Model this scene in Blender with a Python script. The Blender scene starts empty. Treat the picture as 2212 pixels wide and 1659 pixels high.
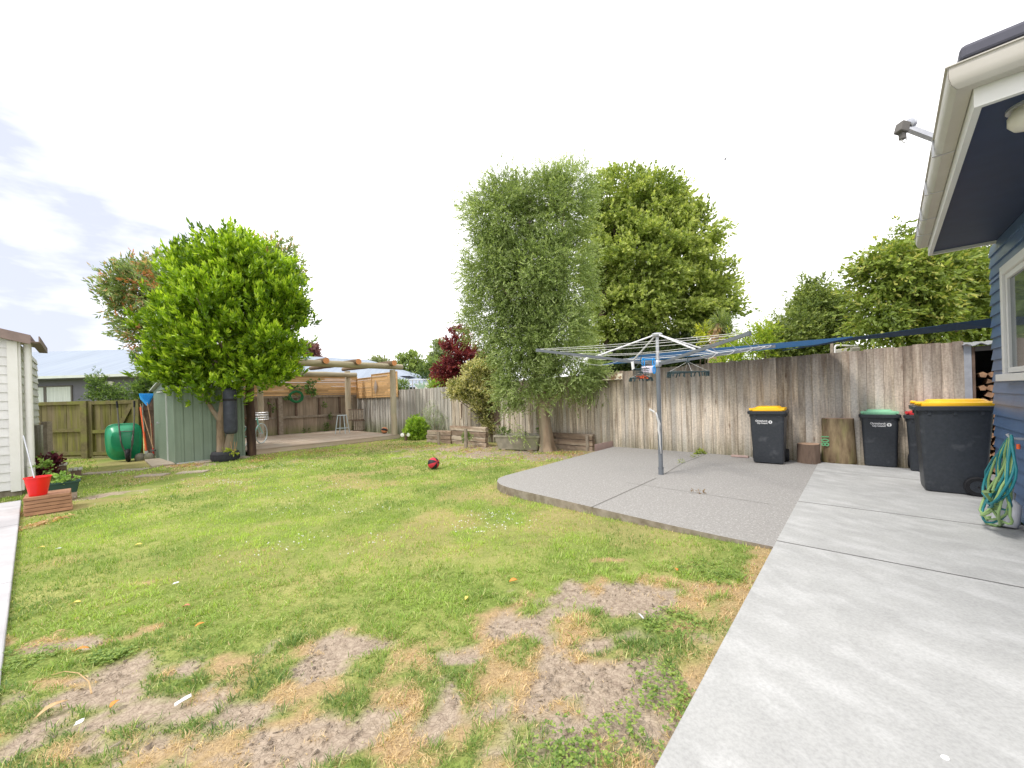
import bpy, math, random
import numpy as np
from mathutils import Vector, Matrix
from math import sin, cos, pi, radians
random.seed(7); np.random.seed(7)
sc = bpy.context.scene
COL = sc.collection

# ------------------------------------------------------------------ camera
H = 1.35; FPX = 830.0; PW = 2212.0; HORV = 856.0; ROLL = math.atan(.03)
cam_d = bpy.data.cameras.new('camera'); cam = bpy.data.objects.new('camera', cam_d); COL.objects.link(cam)
cam_d.sensor_fit = 'HORIZONTAL'; cam_d.sensor_width = 36.0; cam_d.lens = 36.0*FPX/PW
cam_d.shift_y = (HORV-829.5)/PW; cam_d.clip_start = .05; cam_d.clip_end = 2000
cam.matrix_world = Matrix.Translation((0, 0, H)) @ Matrix.Rotation(radians(90), 4, 'X') @ Matrix.Rotation(-ROLL, 4, 'Z')
sc.camera = cam
sc.view_settings.view_transform = 'Standard'; sc.view_settings.look = 'None'
sc.view_settings.exposure = 0.88; sc.view_settings.gamma = 1.0
SUN_EL, SUN_AZ = 54.0, 240.0      # azimuth clockwise from +Y

# ------------------------------------------------------------------ world: nishita sky behind broken white overcast
w = bpy.data.worlds.new('World'); sc.world = w; w.use_nodes = True
nt = w.node_tree; nt.nodes.clear()
N = nt.nodes.new; Lk = nt.links.new
out = N('ShaderNodeOutputWorld'); sky = N('ShaderNodeTexSky'); sky.sky_type = 'NISHITA'; sky.sun_disc = False
sky.sun_elevation = radians(SUN_EL); sky.sun_rotation = radians(SUN_AZ)
bg1 = N('ShaderNodeBackground'); bg1.inputs[1].default_value = .12; Lk(sky.outputs[0], bg1.inputs[0])
bg2 = N('ShaderNodeBackground'); bg2.inputs[1].default_value = 1.0
tc = N('ShaderNodeTexCoord'); mp = N('ShaderNodeMapping'); mp.inputs['Scale'].default_value = (1.2, 1.2, 3.2)
mp.inputs['Location'].default_value = (.35, .2, .1)
no = N('ShaderNodeTexNoise'); no.inputs['Scale'].default_value = 1.7; no.inputs['Detail'].default_value = 6; no.inputs['Roughness'].default_value = .58
Lk(tc.outputs['Generated'], mp.inputs[0]); Lk(mp.outputs[0], no.inputs[0])
sx = N('ShaderNodeSeparateXYZ'); Lk(tc.outputs['Generated'], sx.inputs[0])
# the greyer, thinner cloud lies to the west (left), the rest of the sky is white
mr = N('ShaderNodeMapRange'); mr.inputs['From Min'].default_value = -.84; mr.inputs['From Max'].default_value = -.40
mr.inputs['To Min'].default_value = -.27; mr.inputs['To Max'].default_value = .32; Lk(sx.outputs[0], mr.inputs[0])
ad = N('ShaderNodeMath'); ad.operation = 'ADD'; Lk(no.outputs[0], ad.inputs[0]); Lk(mr.outputs[0], ad.inputs[1])
cr = N('ShaderNodeValToRGB'); cr.color_ramp.elements[0].position = .33; cr.color_ramp.elements[0].color = (.46, .48, .575, 1)
cr.color_ramp.elements[1].position = .58; cr.color_ramp.elements[1].color = (1.12, 1.10, 1.10, 1)
Lk(ad.outputs[0], cr.inputs[0]); Lk(cr.outputs[0], bg2.inputs[0])
mx = N('ShaderNodeMixShader'); mx.inputs[0].default_value = .93
Lk(bg1.outputs[0], mx.inputs[1]); Lk(bg2.outputs[0], mx.inputs[2]); Lk(mx.outputs[0], out.inputs[0])

sun_d = bpy.data.lights.new('sun', 'SUN'); sun_d.energy = 1.5; sun_d.angle = radians(10); sun_d.color = (1, .96, .9)
sun = bpy.data.objects.new('sun', sun_d); COL.objects.link(sun)
az, el = radians(SUN_AZ), radians(SUN_EL)
sdir = Vector((sin(az)*cos(el), cos(az)*cos(el), sin(el)))
sun.rotation_euler = sdir.to_track_quat('Z', 'Y').to_euler(); sun.location = (0, 0, 30)

# ------------------------------------------------------------------ geometry of the place
cR, sR = cos(ROLL), sin(ROLL)
def ab(u, v):
    du = u-PW/2; dv = v-HORV
    return du*cR-dv*sR, du*sR+dv*cR
def A(u, v, Y):                     # the point at depth Y seen at picture point u, v
    a, b = ab(u, v); return Vector((a*Y/FPX, Y, H-b*Y/FPX))
def G(u, v, z=0.0):
    a, b = ab(u, v); Y = FPX*(H-z)/b; return Vector((a*Y/FPX, Y, z))
U = Vector((-.741, .671, 0)).normalized(); V = Vector((.671, .741, 0)).normalized(); R_ = -U; Z = Vector((0, 0, 1))
PE = Vector((.47, 1.38, 0))         # a point of the path's lawn edge
def zl(x, y):                       # lawn surface
    d = np.maximum((np.asarray(x)-PE.x)*U.x+(np.asarray(y)-PE.y)*U.y, 0)
    return -.03-.13*(1-np.exp(-d/2.5))
def L(u, v):
    z = -.1
    for _ in range(15):
        p = G(u, v, z); z = float(zl(p.x, p.y))
    return Vector((p.x, p.y, z))
def al(P, D, u, v=950):             # how far along D from P the picture column u is reached
    k = ab(u, v)[0]/FPX; return (P.x-k*P.y)/(k*D.y-D.x)
def hit(u, v, P0, n):
    a, b = ab(u, v); d = Vector((a/FPX, 1, -b/FPX)); o = Vector((0, 0, H))
    return o+d*((P0-o).dot(n)/d.dot(n))
FP = Vector((2.58, 9.73, 0))        # a point on the long fence, which runs along U; its normal is V
def onfence(u, v, off=0.0): return hit(u, v, FP-V*off, V)
C0 = FP+U*13.8                      # far corner of the yard
def onback(u, v, off=0.0): return hit(u, v, C0+R_*off, R_)

# ------------------------------------------------------------------ materials
def col4(c): return (c[0], c[1], c[2], 1)
MATS = {}
def mat(name, c1, c2=None, rough=.75, sc_=6, st=(1, 1, 1), rot=0, c3=None, sc3=.7, th=(.35, .65), th3=(.45, .7), bump=0, bsc=None,
        rv=0, spec=.3, metal=0, zc=None, knots=None, zt=None, grain=None):
    m = bpy.data.materials.new(name); m.use_nodes = True; t = m.node_tree; n = t.nodes; l = t.links.new
    bs = n['Principled BSDF']; bs.inputs['Roughness'].default_value = rough; bs.inputs['Specular IOR Level'].default_value = spec
    bs.inputs['Metallic'].default_value = metal
    if c2 is None: c2 = tuple(x*.85 for x in c1)
    tcn = n.new('ShaderNodeTexCoord'); at = n.new('ShaderNodeAttribute'); at.attribute_name = 'rnd'
    sh = n.new('ShaderNodeVectorMath'); sh.operation = 'SCALE'; cmb = n.new('ShaderNodeCombineXYZ')
    for i in range(3): l(at.outputs['Fac'], cmb.inputs[i])
    l(cmb.outputs[0], sh.inputs[0]); sh.inputs['Scale'].default_value = 37.0
    m1 = n.new('ShaderNodeMapping'); m1.inputs['Rotation'].default_value = (0, 0, rot)
    l(tcn.outputs['Object'], m1.inputs[0])
    m2 = n.new('ShaderNodeMapping'); m2.inputs['Scale'].default_value = st; l(m1.outputs[0], m2.inputs[0])
    addv = n.new('ShaderNodeVectorMath'); addv.operation = 'ADD'; l(m2.outputs[0], addv.inputs[0]); l(sh.outputs[0], addv.inputs[1])
    n1 = n.new('ShaderNodeTexNoise'); n1.inputs['Scale'].default_value = sc_; n1.inputs['Detail'].default_value = 6; n1.inputs['Roughness'].default_value = .6
    l(addv.outputs[0], n1.inputs[0])
    r1 = n.new('ShaderNodeValToRGB'); r1.color_ramp.elements[0].position = th[0]; r1.color_ramp.elements[1].position = th[1]
    r1.color_ramp.elements[0].color = col4(c1); r1.color_ramp.elements[1].color = col4(c2); l(n1.outputs[0], r1.inputs[0])
    cur = r1.outputs[0]
    if c3 is not None:
        n3 = n.new('ShaderNodeTexNoise'); n3.inputs['Scale'].default_value = sc3; n3.inputs['Detail'].default_value = 5
        l(addv.outputs[0] if st != (1, 1, 1) and sc3 > 2 else tcn.outputs['Object'], n3.inputs[0])
        r3 = n.new('ShaderNodeValToRGB'); r3.color_ramp.elements[0].position = th3[0]; r3.color_ramp.elements[1].position = th3[1]
        r3.color_ramp.elements[0].color = (0, 0, 0, 1); r3.color_ramp.elements[1].color = (1, 1, 1, 1); l(n3.outputs[0], r3.inputs[0])
        mm = n.new('ShaderNodeMix'); mm.data_type = 'RGBA'; l(r3.outputs[0], mm.inputs['Factor']); l(cur, mm.inputs['A']); mm.inputs['B'].default_value = col4(c3)
        cur = mm.outputs['Result']
    if zc is not None:      # moss / damp staining near a height: (colour, z0, z1)
        sp = n.new('ShaderNodeSeparateXYZ'); l(tcn.outputs['Object'], sp.inputs[0])
        q = n.new('ShaderNodeMapRange'); q.inputs['From Min'].default_value = zc[1]; q.inputs['From Max'].default_value = zc[2]
        q.inputs['To Min'].default_value = 1; q.inputs['To Max'].default_value = 0; l(sp.outputs[2], q.inputs[0])
        q2 = n.new('ShaderNodeMath'); q2.operation = 'MULTIPLY'; l(q.outputs[0], q2.inputs[0]); l(n1.outputs[0], q2.inputs[1])
        q3 = n.new('ShaderNodeMath'); q3.operation = 'MULTIPLY'; q3.use_clamp = True; l(q2.outputs[0], q3.inputs[0]); q3.inputs[1].default_value = 1.5
        mm = n.new('ShaderNodeMix'); mm.data_type = 'RGBA'; l(q3.outputs[0], mm.inputs['Factor']); l(cur, mm.inputs['A']); mm.inputs['B'].default_value = col4(zc[0])
        cur = mm.outputs['Result']
    if zt is not None:      # weather stain near the top: (colour, z0, z1)
        sp = n.new('ShaderNodeSeparateXYZ'); l(tcn.outputs['Object'], sp.inputs[0])
        q = n.new('ShaderNodeMapRange'); q.inputs['From Min'].default_value = zt[1]; q.inputs['From Max'].default_value = zt[2]; l(sp.outputs[2], q.inputs[0])
        q2 = n.new('ShaderNodeMath'); q2.operation = 'MULTIPLY'; q2.use_clamp = True; l(q.outputs[0], q2.inputs[0]); l(n1.outputs[0], q2.inputs[1])
        q3 = n.new('ShaderNodeMath'); q3.operation = 'MULTIPLY'; q3.use_clamp = True; l(q2.outputs[0], q3.inputs[0]); q3.inputs[1].default_value = 1.6
        mm = n.new('ShaderNodeMix'); mm.data_type = 'RGBA'; l(q3.outputs[0], mm.inputs['Factor']); l(cur, mm.inputs['A']); mm.inputs['B'].default_value = col4(zt[0]); cur = mm.outputs['Result']
    if knots is not None:
        mk = n.new('ShaderNodeMapping'); mk.inputs['Scale'].default_value = (5, 5, 1.7); l(addv.outputs[0] if False else tcn.outputs['Object'], mk.inputs[0])
        vk = n.new('ShaderNodeTexVoronoi'); vk.inputs['Scale'].default_value = 1.0; l(mk.outputs[0], vk.inputs['Vector'])
        qk = n.new('ShaderNodeMapRange'); qk.inputs['From Min'].default_value = .05; qk.inputs['From Max'].default_value = .13; qk.inputs['To Min'].default_value = .75; qk.inputs['To Max'].default_value = 0; l(vk.outputs['Distance'], qk.inputs[0])
        mm = n.new('ShaderNodeMix'); mm.data_type = 'RGBA'; l(qk.outputs[0], mm.inputs['Factor']); l(cur, mm.inputs['A']); mm.inputs['B'].default_value = col4(knots); cur = mm.outputs['Result']
    if rv:
        q = n.new('ShaderNodeMapRange'); q.inputs['To Min'].default_value = 1-rv; q.inputs['To Max'].default_value = 1+rv; l(at.outputs['Fac'], q.inputs[0])
        mm = n.new('ShaderNodeMix'); mm.data_type = 'RGBA'; mm.blend_type = 'MULTIPLY'; mm.inputs['Factor'].default_value = 1
        l(cur, mm.inputs['A']); l(q.outputs[0], mm.inputs['B']); cur = mm.outputs['Result']
    if grain:
        ng = n.new('ShaderNodeTexNoise'); ng.inputs['Scale'].default_value = grain[0]; ng.inputs['Detail'].default_value = 4; ng.inputs['Roughness'].default_value = .75; l(tcn.outputs['Object'], ng.inputs[0])
        q = n.new('ShaderNodeMapRange'); q.inputs['From Min'].default_value = .36; q.inputs['From Max'].default_value = .60; q.inputs['To Min'].default_value = 1-grain[1]; q.inputs['To Max'].default_value = 1; l(ng.outputs[0], q.inputs[0])
        mm = n.new('ShaderNodeMix'); mm.data_type = 'RGBA'; mm.blend_type = 'MULTIPLY'; mm.inputs['Factor'].default_value = 1
        l(cur, mm.inputs['A']); l(q.outputs[0], mm.inputs['B']); cur = mm.outputs['Result']
    l(cur, bs.inputs['Base Color'])
    if bump:
        nb = n.new('ShaderNodeTexNoise'); nb.inputs['Scale'].default_value = bsc or sc_*3; nb.inputs['Detail'].default_value = 5
        l(addv.outputs[0], nb.inputs[0])
        bp = n.new('ShaderNodeBump'); bp.inputs['Strength'].default_value = bump; bp.inputs['Distance'].default_value = .01
        l(nb.outputs[0], bp.inputs['Height']); l(bp.outputs[0], bs.inputs['Normal'])
    MATS[name] = m; return m
def leafmat(name, rough=.45, tr=.35):
    m = bpy.data.materials.new(name); m.use_nodes = True; t = m.node_tree; n = t.nodes; l = t.links.new
    bs = n['Principled BSDF']; bs.inputs['Roughness'].default_value = rough; bs.inputs['Specular IOR Level'].default_value = .35
    at = n.new('ShaderNodeAttribute'); at.attribute_name = 'col'; l(at.outputs['Color'], bs.inputs['Base Color'])
    tl = n.new('ShaderNodeBsdfTranslucent'); mu = n.new('ShaderNodeMix'); mu.data_type = 'RGBA'; mu.blend_type = 'MULTIPLY'; mu.inputs['Factor'].default_value = 1
    l(at.outputs['Color'], mu.inputs['A']); mu.inputs['B'].default_value = (1.5, 1.5, .8, 1); l(mu.outputs['Result'], tl.inputs[0])
    ms = n.new('ShaderNodeMixShader'); ms.inputs[0].default_value = tr; l(bs.outputs[0], ms.inputs[1]); l(tl.outputs[0], ms.inputs[2])
    l(ms.outputs[0], n['Material Output'].inputs[0]); return m
ANG_U = math.atan2(U.y, U.x); ANG_V = math.atan2(V.y, V.x)
ST_X = (.06, 1, 1)    # grain runs along local x after rotating
paling = mat('weathered_paling', (.66, .565, .45), (.29, .225, .165), sc_=20, st=(1, 1, .07), th=(.40, .66), c3=(.58, .535, .475), sc3=5, rv=.26, bump=.35, rough=.85, zc=((.15, .15, .08), -.2, .45), knots=(.17, .11, .075), zt=((.22, .165, .13), 1.25, 2.0), grain=(34, .30))
paling_far = mat('silvered_paling', (.58, .54, .49), (.23, .20, .175), sc_=18, st=(1, 1, .07), th=(.40, .66), c3=(.56, .545, .51), sc3=5, rv=.22, bump=.3, rough=.85, zc=((.18, .20, .08), -.2, .6), knots=(.15, .11, .085), grain=(34, .28))
mossy = mat('mossy_paling', (.16, .158, .032), (.085, .075, .032), sc_=9, st=(1, 1, .14), c3=(.20, .16, .10), sc3=2.4, rv=.25, bump=.3, rough=.9)
mossy_rail = mat('mossy_rail', (.17, .145, .065), (.11, .093, .042), sc_=12, c3=(.17, .18, .04), sc3=3, rough=.9, bump=.2)
backpal = mat('brown_grey_paling', (.36, .29, .22), (.24, .185, .135), sc_=10, st=(1, 1, .1), c3=(.25, .20, .15), sc3=1.6, rv=.2, bump=.3, rough=.9, zc=((.15, .18, .05), -.1, .4))
rail_m = mat('grey_rail_timber', (.34, .29, .23), (.22, .18, .14), sc_=12, rough=.85, bump=.25)
rail_dark = mat('dark_rail_timber', (.17, .115, .085), (.11, .075, .055), sc_=12, rough=.85, bump=.25)
screen_m = mat('honey_slat', (.64, .41, .20), (.50, .30, .13), sc_=9, st=(.5, .5, 4), rv=.28, rough=.75, bump=.2)
deck_m = mat('deck_board', (.42, .34, .26), (.31, .24, .18), sc_=9, st=(.08, 1, 1), rot=-ANG_V, rv=.2, rough=.85, bump=.25, c3=(.40, .35, .28), sc3=1.2)
pole_m = mat('pale_round_pole', (.52, .445, .33), (.38, .31, .22), sc_=10, st=(1, 1, .12), rough=.8, bump=.35, c3=(.40, .36, .27), sc3=2)
beam_m = mat('greenish_beam', (.42, .37, .24), (.27, .225, .15), sc_=9, st=(.12, 1, 1), rot=-ANG_V, rough=.85, bump=.35, c3=(.40, .36, .29), sc3=2.3)
rafter_m = mat('brown_rafter', (.27, .19, .125), (.17, .12, .08), sc_=9, st=(.12, 1, 1), rot=-ANG_U, rough=.85, bump=.35)
cut_m = mat('fresh_cut_end', (.72, .33, .14), (.55, .22, .09), sc_=14, rough=.8)
darkpole = mat('dark_bark_pole', (.075, .042, .030), (.035, .022, .018), sc_=9, st=(1, 1, .2), rough=.8, bump=.6, c3=(.16, .10, .06), sc3=3, th3=(.55, .7))
conc = mat('pale_concrete', (.435, .435, .422), (.365, .365, .355), sc_=3.2, st=(1, .55, 1), rot=-ANG_V+.5, c3=(.475, .475, .465), sc3=6.5, th=(.30, .66), th3=(.46, .68), rough=.8, bump=.15, bsc=60, grain=(55, .16))
aggr = mat('grey_aggregate', (.325, .312, .295), (.25, .24, .228), sc_=38, c3=(.48, .47, .45), sc3=75, th3=(.60, .66), rough=.85, bump=.3, bsc=90)
edgec = mat('stained_concrete_edge', (.30, .26, .21), (.17, .14, .10), sc_=9, rough=.9, bump=.3)
sidec = mat('side_path_concrete', (.50, .49, .50), (.41, .40, .41), sc_=5, rough=.85, c3=(.36, .35, .36), sc3=1.3)
slabm = mat('brown_paving', (.40, .34, .27), (.31, .26, .20), sc_=8, rough=.9, bump=.2)
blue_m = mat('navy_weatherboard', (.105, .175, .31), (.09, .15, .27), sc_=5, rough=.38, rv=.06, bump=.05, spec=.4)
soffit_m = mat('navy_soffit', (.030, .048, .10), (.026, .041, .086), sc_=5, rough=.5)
white_m = mat('white_paint', (.74, .73, .71), (.70, .69, .66), sc_=3, rough=.45)
cream_m = mat('cream_gutter', (.50, .475, .43), (.46, .43, .385), sc_=3, rough=.4, spec=.4)
wb_m = mat('white_weatherboard', (.70, .695, .69), (.62, .615, .61), sc_=4, rough=.6, rv=.03, bump=.05)
roofgrey = mat('dark_grey_roof', (.10, .10, .13), (.075, .075, .10), sc_=6, rough=.6)
roofbrown = mat('brown_roof', (.27, .20, .18), (.21, .155, .14), sc_=6, rough=.6)
greysiding = mat('grey_siding', (.16, .16, .20), (.145, .145, .18), sc_=3, rough=.6)
roofblue = mat('pale_blue_metal', (.30, .345, .41), (.25, .29, .35), sc_=5, st=(1, .05, .05), rough=.65, spec=.15)
shedm = mat('sage_steel', (.215, .28, .215), (.195, .255, .195), sc_=2.5, rough=.4, spec=.45)
shedtrim = mat('pale_steel_trim', (.62, .66, .62), (.55, .58, .55), sc_=3, rough=.4)
binm = mat('charcoal_plastic', (.038, .043, .052), (.028, .033, .040), sc_=30, rough=.45, bump=.12, bsc=180, spec=.45, c3=(.085, .09, .10), sc3=4.5, th3=(.60, .74))
blackm = mat('black_rubber', (.018, .018, .020), (.013, .013, .015), sc_=10, rough=.7)
yellowm = mat('yellow_lid', (1.0, .56, .012), (.96, .52, .010), sc_=6, rough=.42, spec=.45)
greenlid = mat('mint_lid', (.24, .53, .33), (.22, .49, .30), sc_=6, rough=.45)
redlid = mat('red_lid', (.55, .03, .035), (.5, .025, .03), sc_=6, rough=.45)
whitep = mat('white_print', (.85, .85, .85), rough=.6)
strutm = mat('pale_aluminium', (.74, .74, .76), (.66, .66, .68), sc_=10, rough=.45)
galv = mat('galvanised_steel', (.56, .57, .60), (.46, .47, .50), sc_=12, rough=.38, metal=.55)
polegrey = mat('grey_painted_pole', (.17, .185, .205), (.145, .16, .18), sc_=10, rough=.45)
wirem = mat('white_line', (.78, .78, .76), rough=.5)
sail_m = mat('blue_sail_cloth', (.20, .33, .48), (.18, .31, .45), sc_=8, rough=.8)
t_ = sail_m.node_tree; tr_n = t_.nodes.new('ShaderNodeBsdfTranslucent'); tr_n.inputs[0].default_value = (.16, .32, .50, 1); ms_n = t_.nodes.new('ShaderNodeMixShader'); ms_n.inputs[0].default_value = .62
t_.links.new(t_.nodes['Principled BSDF'].outputs[0], ms_n.inputs[1]); t_.links.new(tr_n.outputs[0], ms_n.inputs[2]); t_.links.new(ms_n.outputs[0], t_.nodes['Material Output'].inputs[0])
sailshade = mat('shaded_sail_cloth', (.025, .06, .13), (.02, .05, .11), sc_=8, rough=.8)  # same blue cloth; shade of the turned part is put into the colour
bark = mat('tree_bark', (.33, .245, .17), (.19, .135, .09), sc_=7, st=(1, 1, .3), rough=.9, bump=.8, c3=(.28, .25, .19), sc3=3)
barkdark = mat('dark_tree_bark', (.15, .11, .08), (.085, .065, .05), sc_=7, st=(1, 1, .3), rough=.9, bump=.8)
dead = mat('dead_palm_skirt', (.42, .31, .22), (.26, .18, .12), sc_=12, st=(1, 1, .15), rough=.9, bump=.6)
sleeper = mat('weathered_sleeper', (.29, .215, .155), (.13, .092, .065), sc_=5, st=(.16, 1, 2.2), rot=-ANG_U, rough=.92, bump=.9, bsc=9, rv=.3, c3=(.38, .33, .26), sc3=3)
orangetimber = mat('reddish_sleeper', (.46, .25, .15), (.32, .17, .10), sc_=7, st=(.3, 1, 2), rough=.85, bump=.4, rv=.25)
tubm = mat('old_concrete_tub', (.34, .31, .25), (.23, .21, .17), sc_=6, rough=.9, bump=.4, c3=(.18, .19, .10), sc3=2)
pinkc = mat('pinkish_kerb', (.47, .33, .29), (.40, .30, .27), sc_=8, rough=.9, bump=.2)
logm = mat('log_bark', (.34, .26, .15), (.11, .07, .042), sc_=8, st=(1, 1, .22), rough=.9, bump=.8, c3=(.25, .24, .09), sc3=5, th3=(.5, .66))
stumpm = mat('stump_bark', (.20, .14, .105), (.115, .08, .06), sc_=9, st=(1, 1, .25), rough=.9, bump=.7, c3=(.36, .35, .30), sc3=9, th3=(.62, .7))
logtop = mat('log_end', (.44, .30, .21), (.32, .21, .14), sc_=9, rough=.85, bump=.3)
firem = mat('firewood', (.36, .21, .12), (.20, .115, .068), sc_=9, rough=.9, bump=.4, rv=.4)
greenpaint = mat('green_paint', (.13, .42, .20), rough=.8)
barrowm = mat('green_barrow_tray', (.012, .31, .145), (.010, .27, .125), sc_=4, rough=.35, spec=.5)
redm = mat('red_plastic', (.78, .012, .012), (.7, .01, .01), sc_=4, rough=.35, spec=.5)
bluep = mat('blue_plastic', (.02, .30, .72), (.02, .26, .66), sc_=4, rough=.4)
orangep = mat('orange_plastic', (.80, .14, .04), rough=.5)
troughm = mat('dark_green_trough', (.03, .075, .058), (.026, .065, .05), sc_=4, rough=.5)
woodh = mat('wooden_handle', (.42, .27, .15), (.34, .21, .11), sc_=10, rough=.7)
ironm = mat('grey_handle', (.14, .13, .12), rough=.6)
bagm = mat('punch_bag_vinyl', (.045, .050, .068), (.034, .038, .052), sc_=8, rough=.55, c3=(.075, .08, .1), sc3=6, th3=(.55, .8))
tyrem = mat('old_tyre', (.045, .047, .055), (.03, .031, .037), sc_=14, rough=.8, bump=.4)
soilm = mat('potting_soil', (.05, .036, .024), rough=.95, bump=.8)
tealm = mat('teal_frame', (.22, .60, .50), rough=.35)
brownm = mat('tan_leather', (.30, .15, .09), rough=.6)
orangeball = mat('tan_ball', (.62, .26, .12), (.55, .22, .1), sc_=20, rough=.6, bump=.3)
redball = mat('red_ball_panel', (.55, .035, .06), (.48, .03, .05), sc_=40, rough=.55, bump=.3)
blackball = mat('black_ball_panel', (.02, .02, .024), sc_=40, rough=.55, bump=.3)
stoolm = mat('pale_metal_stool', (.52, .60, .62), (.45, .53, .55), sc_=10, rough=.45)
hoseteal = mat('teal_hose', (.025, .21, .23), (.022, .18, .20), sc_=8, rough=.4)
hoselime = mat('lime_hose', (.28, .42, .16), (.25, .38, .15), sc_=8, rough=.4)
hosegreen = mat('green_hose', (.03, .20, .08), rough=.5)
curtain = mat('net_curtain', (.66, .70, .68), (.50, .54, .52), sc_=14, st=(1, 1, .03), rough=.8)
creamshelf = mat('flaking_cream_paint', (.74, .68, .55), (.70, .64, .5), sc_=6, c3=(.30, .20, .12), sc3=9, th3=(.52, .56), rough=.7)
airerm = mat('dark_airer_plastic', (.035, .06, .065), rough=.5)
clearm = mat('clear_peg_bag', (.70, .76, .86), (.75, .60, .66), sc_=30, rough=.3)
lampglass = mat('opal_lamp_glass', (.72, .68, .60), rough=.3)
glass = mat('window_glass', (.09, .11, .12), rough=.06, spec=.8)
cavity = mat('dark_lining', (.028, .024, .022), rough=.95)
LEAF = leafmat('leaf'); GLEAF = leafmat('glossy_leaf', .30, .30); GRASS = leafmat('grass_blade', .6, .35)

# ------------------------------------------------------------------ mesh builder
ROOTM = {}
def tag(o, label=None, cat=None, group=None, kind=None):
    if label: o['label'] = label
    if cat: o['category'] = cat
    if group: o['group'] = group
    if kind: o['kind'] = kind
    return o
def thing(name, label, cat, loc=(0, 0, 0), rz=0, group=None):
    o = bpy.data.objects.new(name, None); COL.objects.link(o); o.empty_display_size = .1
    o.location = loc; o.rotation_euler = (0, 0, rz)
    ROOTM[o.name] = Matrix.Translation(loc) @ Matrix.Rotation(rz, 4, 'Z')
    return tag(o, label, cat, group)
def nrm(v): return Vector(v).normalized()
class MB:
    def __init__(s): s.v = []; s.f = []; s.r = []
    def add(s, vs, fs, r=None):
        o = len(s.v); r = random.random() if r is None else r
        s.v += [tuple(p) for p in vs]; s.f += [tuple(o+i for i in q) for q in fs]; s.r += [r]*len(vs); return s
    def obox(s, o, a, b, c, r=None):
        o, a, b, c = map(Vector, (o, a, b, c))
        if a.cross(b).dot(c) < 0: a, b = b, a
        vs = [o, o+a, o+a+b, o+b, o+c, o+a+c, o+a+b+c, o+b+c]
        return s.add(vs, [(3, 2, 1, 0), (4, 5, 6, 7), (0, 1, 5, 4), (1, 2, 6, 5), (2, 3, 7, 6), (3, 0, 4, 7)], r)
    def box(s, c, sz, ax=None, r=None):
        X, Y, Zz = ax or (Vector((1, 0, 0)), Vector((0, 1, 0)), Vector((0, 0, 1)))
        c = Vector(c); a, b, d = X*sz[0], Y*sz[1], Zz*sz[2]
        return s.obox(c-a/2-b/2-d/2, a, b, d, r)
    def loft(s, rings, cap=True, closed=True, r=None):
        n = len(rings[0]); vs = [p for q in rings for p in q]; fs = []
        for i in range(len(rings)-1):
            for j in range(n if closed else n-1):
                k = (j+1) % n; fs.append((i*n+j, i*n+k, (i+1)*n+k, (i+1)*n+j))
        if cap: fs.append(tuple(range(n-1, -1, -1))); fs.append(tuple((len(rings)-1)*n+j for j in range(n)))
        return s.add(vs, fs, r)
    def tube(s, pts, rad, n=8, cap=True, r=None, closed=False):
        pts = [Vector(p) for p in pts]; m = len(pts)
        if not hasattr(rad, '__len__'): rad = [rad]*m
        rings = []; up = None
        for i, p in enumerate(pts):
            if closed: t = pts[(i+1) % m]-pts[i-1]
            else: t = pts[min(i+1, m-1)]-pts[max(i-1, 0)]
            t.normalize()
            if up is None:
                up = Vector((0, 0, 1)) if abs(t.z) < .9 else Vector((1, 0, 0))
            x = t.cross(up).normalized(); y = x.cross(t).normalized(); up = y
            rings.append([p+(x*cos(2*pi*k/n)+y*sin(2*pi*k/n))*rad[i] for k in range(n)])
        if closed: rings.append(rings[0]); cap = False
        # loft faces outward
        rings = [list(reversed(q)) for q in rings]
        return s.loft(rings, cap, True, r)
    def lathe(s, prof, c, axis=None, n=20, r=None, cap=True):
        c = Vector(c); a = nrm(axis) if axis is not None else Vector((0, 0, 1))
        x = a.cross(Vector((0, 0, 1)) if abs(a.z) < .9 else Vector((1, 0, 0))).normalized(); y = a.cross(x).normalized()
        rings = [[c+a*h+(x*cos(2*pi*k/n)+y*sin(2*pi*k/n))*max(rr, 1e-4) for k in range(n)] for rr, h in prof]
        return s.loft(rings, cap, True, r)
    def prism(s, poly, z0, z1, r=None):
        return s.loft([[Vector((p[0], p[1], z0)) for p in poly], [Vector((p[0], p[1], z1)) for p in poly]], True, True, r)
    def build(s, name, m, parent=None, smooth=None, bevel=0, local=False, origin=None):
        me = bpy.data.meshes.new(name)
        if parent is not None and not local:
            p = parent
            while p.parent is not None: p = p.parent
            M = ROOTM[p.name].inverted(); vs = [M @ Vector(q) for q in s.v]
        elif origin is not None: vs = [Vector(q)-Vector(origin) for q in s.v]
        else: vs = s.v
        me.from_pydata([tuple(q) for q in vs], [], s.f)
        a = me.attributes.new('rnd', 'FLOAT', 'POINT'); a.data.foreach_set('value', s.r)
        me.materials.append(m)
        o = bpy.data.objects.new(name, me); COL.objects.link(o)
        if smooth is not None:
            me.polygons.foreach_set('use_smooth', [True]*len(me.polygons)); me.set_sharp_from_angle(angle=radians(smooth))
        me.update()
        if parent is not None: o.parent = parent
        elif origin is not None: o.location = origin
        if bevel:
            b = o.modifiers.new('bevel', 'BEVEL'); b.width = bevel; b.segments = 2; b.limit_method = 'ANGLE'
        return o
def solo(mb, name, m, label, cat, origin, group=None, kind=None, smooth=None, bevel=0):
    return tag(mb.build(name, m, None, smooth, bevel, origin=origin), label, cat, group, kind)
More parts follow.
